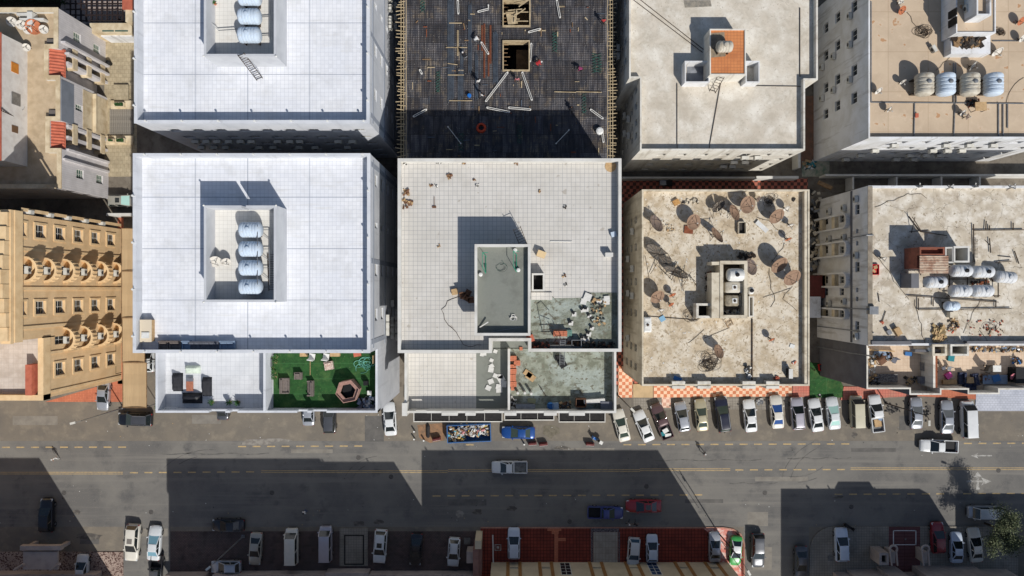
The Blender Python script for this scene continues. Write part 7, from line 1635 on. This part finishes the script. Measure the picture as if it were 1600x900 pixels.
tangle(802,496,23.9,.5,5,'white crumpled cable at the lower right of the penthouse roof',m_pipe,3,.04)
tangle(782,420,23.9,.9,3,'green thin wires between the two roof frames',m_green,8,.02)
# --- white tower extras
boxy(227.5,517,20.5,(1.35,2.6,.85),0,m_card,'tan wooden day bed standing at the west parapet','day_bed','bed',lid=mat('cream mattress',(214,200,176)))
boxy(227,524,21.36,(.9,.7,.12),0,m_white,'white folded cloth on the tan day bed','cloth','cloth')
def planter(px, z, label, m=m_wwall, seed=1, hp=.5, green=None):
    x0, y0, x1, y1 = px; a = W(x0,y1,z+.4); c_ = W(x1,y0,z+.4); t = thing('planter', label, 'planter', ((a[0]+c_[0])/2,(a[1]+c_[1])/2,z)); b_ = M()
    b_.box(a[0],c_[0],a[1],a[1]+.1,z,z+.5); b_.box(a[0],c_[0],c_[1]-.1,c_[1],z,z+.5); b_.box(a[0],a[0]+.1,a[1]+.1,c_[1]-.1,z,z+.5); b_.box(c_[0]-.1,c_[0],a[1]+.1,c_[1]-.1,z,z+.5); b_.build('trough', m, t)
    b_ = M(); b_.box(a[0]+.1,c_[0]-.1,a[1]+.1,c_[1]-.1,z,z+.42); b_.build('soil', m_dk, t)
    g2 = random.Random(seed); b_ = M(); A_ = (c_[0]-a[0])*(c_[1]-a[1]); n = int(min(900, 160*A_))
    for k in range(n):
        p = Vector((g2.uniform(a[0]+.1,c_[0]-.1), g2.uniform(a[1]+.1,c_[1]-.1), z+.42+g2.random()*hp)); u = Vector((g2.gauss(0,1),g2.gauss(0,1),g2.gauss(0,.6))).normalized()*.09; v = u.cross(Vector((g2.gauss(0,1),g2.gauss(0,1),g2.gauss(0,1)))).normalized()*.05
        b_.face([p-u,p+v,p+u,p-v])
    b_.build('foliage', green or m_gn, t)
planter((244,556,256,572),15,'planter of grey green shrubs on the west side of the furnished terrace, upper',seed=1,green=mat('grey green leaf',(92,112,88),(70,92,66),4))
planter((244,600,256,618),15,'planter of grey green shrubs on the west side of the furnished terrace, lower',seed=2,green=MATS['grey green leaf'])
planter((243.5,620,247.5,640),15,'narrow hedge planter along the west parapet of the furnished terrace',seed=3)
planter((248,637,276,641.5),15,'narrow hedge planter along the south parapet of the furnished terrace',seed=4)
def pot(px, py, z, label, m=None, r=.2, n=70, seed=1, rad=.4):
    x, y = W(px,py,z+.5); t = thing('potted_plant', label, 'plant', (x,y,z)); b_ = M(); b_.lathe((x,y,z),(0,0,1),((0,r*.7),(.35,r),(.36,r*.8)),10); b_.build('pot', m or m_brick, t); g2 = random.Random(seed); b_ = M()
    for k in range(n):
        a = g2.uniform(0,6.3); rr = g2.uniform(.05,rad); p = Vector((x+rr*cos(a),y+rr*sin(a),z+.4+g2.random()*.4)); u = Vector((cos(a),sin(a),g2.uniform(-.3,.5)))*.13; v = Vector((-sin(a),cos(a),0))*.04; b_.face([p-u,p+v,p+u,p-v])
    b_.build('foliage', m_gn, t)
pot(330,629,15,'small potted plant in the parapet shade, leftmost of three',seed=1); pot(358,629,15,'small potted plant in the parapet shade, middle of three',seed=2); pot(371,629,15,'small potted plant in the parapet shade, rightmost of three',seed=3)
for i, (x, y) in enumerate(((423,560),(430,566),(425,575),(428,582),(431,558),(429,590))): pot(x,y,15.02,'flowering pot by the dividing wall of the turf terrace, %s from the top' % ORD[(1,2,3,4,0,5)[i]],m_card,.24,60,10+i,.45)
boxy(423,567,15.03,(.1,1.0,1.0),0,m_galv,'grey wire cage by the dividing wall of the turf terrace','cage','cage')
pile(574,630,15.02,14,9,60,.35,[m_sgr,m_sbl,m_trim,m_white],'crumpled grey and white covers in the corner of the turf terrace','crumpled_covers','covers',12,(.2,.7))
chair_(577,614,15.02,-90,m_white,'white chair at the east parapet of the turf terrace'); boxy(571,599,15.02,(.55,.55,.8),0,m_trim,'dark green speaker box on the turf terrace','box','box'); boxy(583,562,15.03,(.15,1.0,1.2),0,m_card,'tan board leaning on the east parapet of the turf terrace','board','board')
boxy(474,554,15.02,(.9,.5,.5),0,m_card,'orange tan carton at the top wall of the turf terrace, left','carton','carton'); boxy(523,554,15.02,(1.2,.5,.6),0,m_card,'tan carton at the top wall of the turf terrace, right','carton','carton'); boxy(558,554,15.02,(.9,.5,.4),10,m_redtile,'red patterned bundle at the top wall of the turf terrace','bundle','bundle')
for i, (x, y) in enumerate(((488,557),(510,557))): chair_(x,y,15.02,170,m_white,'white curved lounge chair at the top wall of the turf terrace, %s' % ('left','right')[i],'white curved chairs',1.4)
b_ = M(); b_.bar((*W(484.5,552,15.1),15.05),(*W(484.5,586,15.1),15.05),.06); b_.build('pole', m_card, label='thin pale pole lying on the turf above the narrow sofa', cat='pole')
b_ = M(); b_.tube([(*W(1,1,1)[:0],)*0] if False else [(*W(391,357,24),23.9),(*W(391,452,24),23.9)],.05,6) if False else None
for i, y in enumerate((389,418.5,448.5)): pass
t = thing('tank_pipework', 'grey pipework with elbows right of the blue tanks on the terrace tower', 'pipework', (*W(415,405,22),21.9)); b_ = M()
for y in (359,389,418.5,448.5): b_.bar((*W(404,y,22.4),22.3),(*W(421,y,22.2),22.3),.08)
b_.bar((*W(421,359,22.4),22.3),(*W(421,449,22.4),22.3),.1); b_.bar((*W(402,352,24),23.95),(*W(402,452,24),23.95),.07)
for y in (362,395,425): b_.bar((*W(404,y,22.4),22.5),(*W(420,y+12,22.4),22.1),.06)
build_each(b_,'pipe', m_galv, t)
t = thing('tank_pipework', 'grey pipework beside the blue tanks on the top white tower', 'pipework', (*W(415,40,22),21.9)); b_ = M()
for y in (26,55): b_.bar((*W(404,y,22.4),22.3),(*W(421,y,22.2),22.3),.08)
b_.bar((*W(421,-10,22.4),22.3),(*W(421,60,22.4),22.3),.1); b_.bar((*W(342,48,22.4),22.5),(*W(372,46,22.4),22.5),.08); b_.bar((*W(330,34,22.4),23.1),(*W(342,48,22.4),22.4),.08)
build_each(b_,'pipe', m_galv, t)
pot(334,4,21.9,'small green plant inside the upper left of the top tank enclosure',seed=9)
# parapet posts as seen by their long shadows: small stub antennas on the white towers
# --- dish roof extras
b_ = M(); c = W(1076,358,14.2); b_.ob((c[0],c[1]-.1,14.25),(1.15,1.0,.06),rz=-.08); b_.build('rusty_plate', m_rust, label='rusty square plate under the brown dish', cat='plate')
b_ = M(); c = W(1190,354,14.2); b_.ob((c[0],c[1],14.28),(1.9,.6,.16),rz=radians(-42)); b_.build('foam_plank', m_white, label='white foam plank lying aslant on the dish roof', cat='plank')
boxy(1160,356,14.1,(1.0,1.6,.6),0,m_gwall,'hollow concrete frame with cut corner on the dish roof','concrete_tub','tub',hollow=True,lid=m_dk)
boxy(1057,316,14.1,(.8,.7,.35),30,mat('orange foam',(196,150,92),(168,124,76),4),'orange foam lump near the top of the dish roof','foam_lump','foam'); pile(1080,315,14.1,14,2.5,22,.2,[m_dk,m_gwall],'line of dark debris right of the orange foam lump',seed=31,sz=(.1,.5))
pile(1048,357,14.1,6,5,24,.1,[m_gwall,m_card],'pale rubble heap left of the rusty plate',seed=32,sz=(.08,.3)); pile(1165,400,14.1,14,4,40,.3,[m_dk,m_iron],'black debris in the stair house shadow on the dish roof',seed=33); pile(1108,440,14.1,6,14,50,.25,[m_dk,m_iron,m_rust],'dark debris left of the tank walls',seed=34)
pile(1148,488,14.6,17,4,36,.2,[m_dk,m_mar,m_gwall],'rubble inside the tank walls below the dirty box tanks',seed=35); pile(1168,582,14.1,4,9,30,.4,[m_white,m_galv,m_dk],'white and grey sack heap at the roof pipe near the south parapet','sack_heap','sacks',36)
boxy(1035,498,14.1,(.7,.65,.15),30,mat('sky blue sheet',(130,170,196)),'sky blue sheet right of the white box tank','sheet','sheet'); boxy(1236,584,14.1,(.5,1.2,1.0),0,m_trim,'black cabinet with pale lid in the lower right corner of the dish roof','cabinet','cabinet',lid=m_mar)
boxy(1238,541,14.1,(.6,.5,.1),-20,m_white,'small white sheet at the right side of the dish roof','sheet','sheet'); pile(1240,565,14.1,2.5,3,8,.1,[m_redtile,m_white],'red and white rag low on the right of the dish roof','rag','rag',37,(.1,.3)); boxy(1059,592,14.1,(1.0,.5,.3),-20,m_blu,'blue rag bundle in the parapet shade of the dish roof','bundle','bundle')
pile(1212,590,14.1,4,2,12,.2,[m_dk,m_redtile],'dark reddish debris at the south parapet of the dish roof',seed=38); pile(1240,312,14.1,2,2,5,.1,[m_dk],'dark scrap in the upper right corner of the dish roof','scrap','scrap',39,(.1,.4))
rg = random.Random(77); b_ = M()
for k in range(700):
    x, y = rg.uniform(1008,1244), rg.uniform(302,590)
    if 1085 < x < 1180 and 405 < y < 500: continue
    if rg.random() > (.95 if (x < 1150 and y < 470) else .45): continue
    p = W(x,y,14.1); b_.ob((p[0],p[1],14.12),(rg.uniform(.05,.3),rg.uniform(.04,.15),.03),rz=rg.uniform(0,3),mi=rg.randrange(3))
b_.build('roof_crumbs', [m_mar,mat('brownish crumb',(160,142,118)),mat('pale crumb',(206,196,176))], kind='stuff', label='crumbs of broken screed strewn over the dish roof', cat='rubble')
# --- tan roof and grey roof extras
ac(*W(1463,74,15.8)[:2], 15.4, radians(-60), 'air conditioner standing on the tan roof left of the stair lobby', 'air conditioners standing on the tan roof'); ac(*W(1516,12,18.7)[:2], 18.2, radians(-80), 'air conditioner standing on the stair house roof in the top right', 'air conditioners standing on the tan roof')
boxy(1533,166,15.3,(1.45,1.1,1.0),2,m_card,'small tan table below the third tank','table','table',legs=True,lid=m_iron); boxy(1433,180,15.3,(.4,.5,.3),0,m_redtile,'small red brick lying on the tan roof','brick_lump','brick'); pile(1520,162,15.3,10,5,30,.5,[m_dk,m_rust,m_trim],'dark and rusty junk below the third tank',seed=41)
pile(1512,65,16.85,22,7,40,.25,[m_timberd,m_iron,m_dk],'sticks and junk on the roof of the stair lobby','junk','junk',42,(.2,1.3))
t = thing('basin', 'bright red basin with scraps at the left edge of the grey roof', 'basin', (*W(1367,421,14.6),14.5)); c = W(1367,421,14.7); b_ = M(); b_.box(c[0]-.5,c[0]+.5,c[1]-.7,c[1]+.65,14.5,14.6); 
for p in ((-.5,-.44,-.7,.65),(.44,.5,-.7,.65),(-.44,.44,-.7,-.64),(-.44,.44,.59,.65)): b_.box(c[0]+p[0],c[0]+p[1],c[1]+p[2],c[1]+p[3],14.6,14.85)
b_.build('basin_body', mat('red plastic',(206,40,44),(176,36,40),4,.5), t); b_ = M(); b_.ob((c[0]+.1,c[1]+.3,14.66),(.5,.4,.1),rz=.3); b_.ob((c[0]-.1,c[1]-.2,14.66),(.3,.5,.08),rz=.9); b_.build('scraps', m_card, t)
for i, (x0,y0,x1,y1) in enumerate(((1420,340,1440,362),(1424,340,1424,364),(1421,362,1452,360),(1384,486,1378,504),(1372,458,1374,472),(1540,376,1548,384),(1560,400,1580,402))): b_ = M(); b_.bar((*W(x0,y0,14.6),14.6+.8*(i < 2)),(*W(x1,y1,14.6),14.6),.07); b_.build('rod', m_iron, label='loose iron rod on the grey roof, %s' % ('aslant above the shed','upright left of it','level above the shed','below the left pipes','short by the left edge','right of the shaft','by the right pipe')[i], cat='rod')
pile(1467,521,14.5,9,11,90,.35,[mat('straw',(186,162,120),(160,136,98),5),m_card],'heap of dry straw coloured brush by the stair lobby on the grey roof','brush_heap','brush',43,(.1,.9))
pile(1489,508,14.5,7,11,40,.4,[m_dk,m_card,m_gwall,m_redtile],'junk between the straw heap and the lobby',seed=44); boxy(1455,546,14.5,(.4,.4,.5),0,m_white,'white pot by the roof edge over the terraces','pot','pot'); boxy(1404,518,14.5,(.7,1.0,.6),30,m_card,'brown carton low on the left of the grey roof','box','box'); boxy(1390,519,14.5,(.5,.6,.5),30,m_galv,'small grey machine left of the brown carton','machine','machine'); boxy(1491,492,14.5,(1.0,.7,.9),0,m_gwall,'pale cabinet below the small blue tank','cabinet','cabinet')
boxy(1366,485,14.6,(1.1,1.0,.9),0,m_galv,'grey duct end over the left edge of the grey roof','duct_box','duct'); pile(1377,504,14.5,2,2,6,.1,[m_redtile,m_dk],'reddish scrap at the end of a rod on the grey roof','scrap','scrap',46)
pile(1540,512,14.5,28,12,46,.05,[MATS['brownish crumb'],m_bw,m_redtile],'rusty crumbs at the lower right of the grey roof',seed=47,sz=(.05,.3)); pile(1530,442,14.5,14,3,30,.3,[m_rust,m_dk],'rusty pipe scraps between the tank pairs',seed=48)
# tank stand rails
b_ = M()
for y in (436,462): b_.bar((*W(1480,y,14.9),15.2),(*W(1560,y,14.9),15.2),.12)
for x in (1482,1510,1540,1558): b_.bar((*W(x,430,14.9),15.1),(*W(x,464,14.9),15.1),.1); b_.bar((*W(x,464,14.9),14.52),(*W(x,464,14.9),15.1),.1)
build_each(b_,'stand_beam', m_iron, thing('tank_stand', 'dark iron stand under the two pairs of white tanks', 'stand', (*W(1520,448,14.8),14.5)))
# --- cluttered terraces of the grey roofed building
z = 11.01; cm = [m_dk,m_bw,m_card,m_sbl,m_galv,m_trim]
pile(1376,557,z,16,5,70,.5,cm,'clutter of wood and cloth at the top of the left terrace',seed=51); pile(1452,568,z,9,14,90,.9,[m_dk,m_trim,m_gn],'dark heap of dried plants at the right wall of the left terrace','plant_heap','plants',52); pile(1448,592,z,6,8,50,.9,[m_dk,m_galv,m_trim,m_sgr],'dark junk right of the carpet on the left terrace',seed=53)
pile(1365,592,z,9,7,50,.6,[m_dk,m_sgr,m_card],'dark junk in the lower left corner of the left terrace',seed=54); pile(1422,595,z,10,6,34,.25,[m_card,m_sbr,m_dk],'pale cloth and cord heap right of the carpet',seed=55); pile(1360,572,z,6,10,30,.5,[m_white,m_mar,m_card],'white boxes along the left wall of the left terrace',seed=56)
chair_(1376,563,z,35,m_bw,'brown chair in the sun on the left terrace',None,1.8); chair_(1397,563,z,-30,m_sgr,'grey chair frame in the sun on the left terrace',None,1.2); boxy(1379,552,z,(2.2,.8,.3),-8,m_sbl,'blue quilt bundle on the left terrace','quilt','quilt'); boxy(1420,553,z,(.9,.5,.25),-5,m_blu,'small blue bowl rack at the top right of the left terrace','rack','rack')
boxy(1387,591,z,(2.6,1.1,.45),0,mat('patterned grey carpet',(132,128,124),(84,80,80),6,mix=(.45,.55)),'dark patterned carpet seat in the shade of the left terrace','carpet','carpet'); boxy(1449,573,z,(1.1,1.1,.8),0,m_galv,'grey empty frame crate on the left terrace','crate','crate',hollow=True,lid=m_mar); boxy(1443,594,z,(.9,.9,.9),5,m_sgr,'grey washing machine in the shade of the left terrace','machine','machine'); boxy(1453,593,z,(.8,.8,.7),0,m_trim,'black stove in the shade of the left terrace','stove','stove')
boxy(1378,551-3,z,(3.4,.15,.6),-3,m_card,'tan board rail at the top of the left terrace','board','board')
boxy(1487,558,z,(.8,1.1,.3),-8,m_tq,'teal cloth laid in the sun on the right terrace','cloth','cloth'); boxy(1483,587,z,(.8,.7,.4),35,m_pk,'bright pink tub on the right terrace','tub','tub'); chair_(1475,575,z,20,m_sgr,'small grey folding chair on the sunny right terrace',None,.9); chair_(1484,576,z,-15,m_galv,'pale folding chair on the sunny right terrace',None,.9)
chair_(1542,577,z,60,m_dk,'dark armchair standing askew on the right terrace',None,1.6); boxy(1558,576,z,(1.1,.85,.7),0,m_white,'white table on the right terrace','table','table',legs=True,lid=m_iron); boxy(1515,594,z,(1.2,.8,.7),0,m_card,'pale low table between blue cushions on the right terrace','table','table',legs=True,lid=m_iron)
for i, (x, y, r_) in enumerate(((1503,591,90),(1515,603,0),(1525,593,-80))): seat_row(x,y,z,1.6,.8,.7,2,r_,mat('dark navy cushion',(48,56,84),(70,72,84),4,.9),'dark navy floor sofa on the right terrace, %s of the low table' % ('left','below','right')[i],'sofa','sofa','navy floor sofas on the right terrace')
boxy(1484,597,z,(1.8,.6,.35),0,m_card,'tan shelf board at the lower left of the right terrace','shelf','shelf'); boxy(1555,593,z,(3.2,1.2,.4),0,m_sgr,'grey mattress with blue cloth on the right terrace','mattress','mattress',lid=m_sbl); boxy(1557,591,z+.42,(1.0,.9,.08),20,m_blu,'blue cloth on the grey mattress','cloth','cloth')
t = thing('fan', 'round pink fan standing at the right end of the right terrace', 'fan', (*W(1586,588,12),z)); c = W(1586,588,12.2); b_ = M(); b_.lathe((c[0],c[1],12.1),(0,-.5,.8),((-.05,.5),(.05,.6),(.1,.5)),16); b_.build('fan_cage', mat('pink fan',(200,120,130)), t); b_ = M(); b_.cyl((c[0],c[1],z),(c[0],c[1],12.1),.05,8); b_.cyl((c[0],c[1],z),(c[0],c[1],z+.05),.3,12); b_.build('stand', m_iron, t)
boxy(1595,587,z,(1.2,2.0,1.6),0,m_trim,'black wardrobe at the right edge of the right terrace','wardrobe','wardrobe'); pile(1560,546,z,44,3.5,110,.5,cm+[m_gwall],'long line of clutter under the roof edge of the right terrace',seed=57); pile(1587,563,z,8,5,30,.6,[m_bw,m_dk,m_blu],'brown and blue junk at the right edge of the right terrace',seed=58); pile(1537,591,z,5,6,20,.5,[m_bw,m_sbr],'brown bundle left of the grey mattress','bundle','bundle',59)
# --- alley between dish roof building and tank building
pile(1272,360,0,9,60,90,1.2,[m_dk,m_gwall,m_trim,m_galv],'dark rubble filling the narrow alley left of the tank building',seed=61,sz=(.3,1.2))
boxy(1275,448,0,(2.6,3.2,3.0),0,mat('dark red roof',(112,56,50),(92,50,44),2),'dark red flat roofed shack in the narrow alley','shack','shack',lid=MATS['dark red roof']); boxy(1272,480,0,(1.9,3.0,3.2),0,m_hwall,'white kiosk in the narrow alley with dark window','kiosk','kiosk')
for i, (x, y) in enumerate(((1299,578),(1319,583))): boxy(x,y,0,(1.1,1.0,.9),0,m_white,'white cooler unit at the dark grey wall, %s' % ('left','right')[i],'cooler','cooler',lid=m_acw)
boxy(1285,574,0,(.9,1.0,.6),10,mat('red crate plastic',(200,44,40)),'red crate at the edge of the green lawn','crate','crate',hollow=True,lid=MATS['red crate plastic']); tangle(1270,577,.1,.5,4,'dark bicycle like coil at the edge of the lawn',seed=12)
pile(1186,625,0,4,5,16,.3,[m_white,m_galv],'white plastic sheet heap between two parked white sedans','plastic_heap','plastic',62,(.2,.8)); pile(1280,618,0,3,2,7,.2,[m_white,m_trim],'white and black bag at the lower edge of the lawn','bag','bag',63,(.15,.5))
# --- yard walls behind the upper row
yard_wall('long low wall in the alley above the red dark checker strip',(972,276,1180,279),h=2.2)
yard_wall('low wall in the alley above the tank building',(1290,272,1650,275),h=2.2)
yard_wall('low cross wall in the yard left of the top right building',(1247,132,1251,262),h=2.2); yard_wall('short pale wall at the corner of the red checker strip',(1182,275,1248,279),h=2.0)
yard_wall('short wall between the villa and the ochre building',(166,333,206,337),h=2.4); 
for i, x in enumerate((1332,1400,1470,1530)): yard_wall('cross wall in the dark alley above the tank building, %s from the left' % ORD[i],(x,276,x+2.5,296),h=2.2)
sheet('yard_floor', R4(1252,150,1278,262), .012, mat('reddish yard floor',(140,104,84),(112,92,78),1,.9)); sheet('yard_floor', R4(1253,252,1296,276), .014, mat('patched yard floor',(170,164,146),(110,130,110),1.2,.9))
pile(1265,258,0,8,6,30,.2,[m_mar,m_tq,m_card,m_green],'torn green and white sheets in the yard corner','torn_sheets','sheets',64,(.2,.9))
b_ = M(); b_.bar((*W(1272,287,1),2.4),(*W(1292,297,1),2.6),.5); b_.build('beam', m_timberd, label='dark thick beam lying across the alley corner near the tank building', cat='beam')
for i, (x, y) in enumerate(((1036,285),(1046,286))): boxy(x,y,0,(.9,.8,.9),0,m_galv if i == 0 else m_trim,'%s on the dark checker strip' % ('grey machine','black machine')[i],'machine','machine')
# --- lane beside the villa
def stairs_boards():
    t = thing('board_walk', 'grey weathered board walk between two planters in the lane', 'board walk', (*W(190,190),0)); a = W(172,210); c_ = W(209,171); n = 11; b0 = M(); wd = (c_[0]-a[0])/n
    b0.box(-wd/2+.02,wd/2-.02,-(c_[1]-a[1])/2,(c_[1]-a[1])/2,0,.12); me = b0.mesh('plank', mat('grey weathered plank',(142,136,126),(118,112,104),2,.9,bump=.2))
    for i in range(n): put(t,'plank',me,(a[0]+wd*(i+.5),(a[1]+c_[1])/2,.05+.01*(i % 2)))
stairs_boards()
px_pl = M(); px_box(px_pl,173,157,208,170,0,.35,.35); px_pl.build('stone_bed', m_jbeige, label='pale stone bed above the board walk', cat='stone bed'); px_pl = M(); px_box(px_pl,165,212,208,226,0,.35,.35); px_pl.build('stone_bed', m_jbeige, label='pale stone bed below the board walk', cat='stone bed')
planter((179,160,194,167),.35,'green shrub box above the board walk',m_jbeige,21,.4); planter((169,217,178,222),.35,'smaller green shrub box below the board walk',m_jbeige,22,.4); planter((182,216,195,223),.35,'larger green shrub box below the board walk',m_jbeige,23,.4)
boxy(189,144,0,(2.1,2.2,.5),0,m_beigepave,'low square stone hatch in the lane','stone_hatch','hatch'); b_ = M(); c = W(173,100); b_.lathe((c[0],c[1],0),(0,0,1),((0,.3),(.8,.35),(.9,.1)),8); b_.build('bin', m_trim, label='small dark bin in the lane beside the villa', cat='bin')
t = thing('courtyard_pergola', 'dark grid pergola over the courtyard at the top left', 'pergola', (*W(145,15),2.6)); m_pd = mat('dark brown beam',(44,34,34),rough=.8)
for i in range(11): b_ = M(); x = 110+i*8.2; b_.bar((*W(x,-14,2.7),2.7),(*W(x,34,2.7),2.7),.16); b_.build('beam', m_pd, t)
for i in range(6): b_ = M(); y = -12+i*9; b_.bar((*W(104,y,2.7),2.8),(*W(194,y,2.7),2.8),.16); b_.build('cross_beam', m_pd, t)
for x, y in ((112,-12),(112,33),(190,-12),(190,33)): b_ = M(); b_.bar((*W(x,y,1.3),0),(*W(x,y,1.3),2.7),.2); b_.build('post', m_pd, t)
sheet('courtyard_paving', R4(95,-60,195,38), .014, mat('pinkish courtyard slab',(176,160,150),(160,144,136),1,.9,grid=(.85,.85,.05,(110,98,92),.05)))
sheet('garden_soil', R4(-80,-60,112,12), .013, mat('dark planted soil',(66,60,46),(50,44,40),.6,.95,bump=.5))
t = thing('gate_lodge', 'small sandy gate lodge with white front at the top of the lane', 'lodge', (*W(182,45),0)); b_ = M(); px_box(b_,140,36,206,52,0,3.4,3.4); b_.build('wall', m_jbeige, t); b_ = M(); px_box(b_,158,52.2,206,57,0,2.6,2.6); b_.build('porch', m_hwall, t)
for x0, x1 in ((160,178),(180,200)): b_ = M(); px_box(b_,x0,47.5,x1,49.5,3.41,3.46,3.4); b_.build('skylight', m_glassg, t)
t = thing('annex_building', 'sandy annex with orange red roof beside the top white tower', 'building', (*W(203,10),0)); b_ = M(); px_box(b_,196,-40,212,34,0,6,6); b_.build('wall', m_jbeige, t); b_ = M(); px_box(b_,191,-44,209,14,6.01,6.3,6.3); b_.build('roof', m_redtile, t)
g2 = random.Random(8); t = thing('garden_shrub', 'dark garden shrubs at the top left corner beyond the villa', 'shrub', (*W(40,-5),0)); b_ = M()
for k in range(2600):
    a = g2.uniform(-60,105); c = g2.uniform(-40,5); p = Vector((*W(a,c,1.2),.2+g2.random()*2.2)); u = Vector((g2.gauss(0,1),g2.gauss(0,1),g2.gauss(0,.5))).normalized()*.22; v = u.cross(Vector((g2.gauss(0,1),g2.gauss(0,1),g2.gauss(0,1)))).normalized()*.12; b_.face([p-u,p+v,p+u,p-v])
b_.build('foliage', mat('dark green leaf',(52,66,38),(38,50,30),3), t)
# --- loads in the pickup beds
boxy(1372,661,.6,(1.0,1.1,.25),8,m_card,'tan board box in the bed of the white loaded pickup','box','box'); boxy(1376,654,.6,(.5,.6,.35),-20,m_sbl,'blue grey bag in the bed of the white loaded pickup','bag','bag'); boxy(1369,653,.6,(.6,.4,.2),30,m_bw,'brown bundle in the bed of the white loaded pickup','bundle','bundle')
boxy(1040,673,.6,(.8,.6,.25),30,m_white,'white sheet box in the bed of the brown pickup','box','box'); boxy(1044,680,.6,(.9,.45,.2),5,m_white,'white roll in the bed of the brown pickup','roll','roll'); boxy(1036,678,.6,(.5,.6,.2),20,m_tq,'dark teal cloth in the bed of the brown pickup','cloth','cloth')
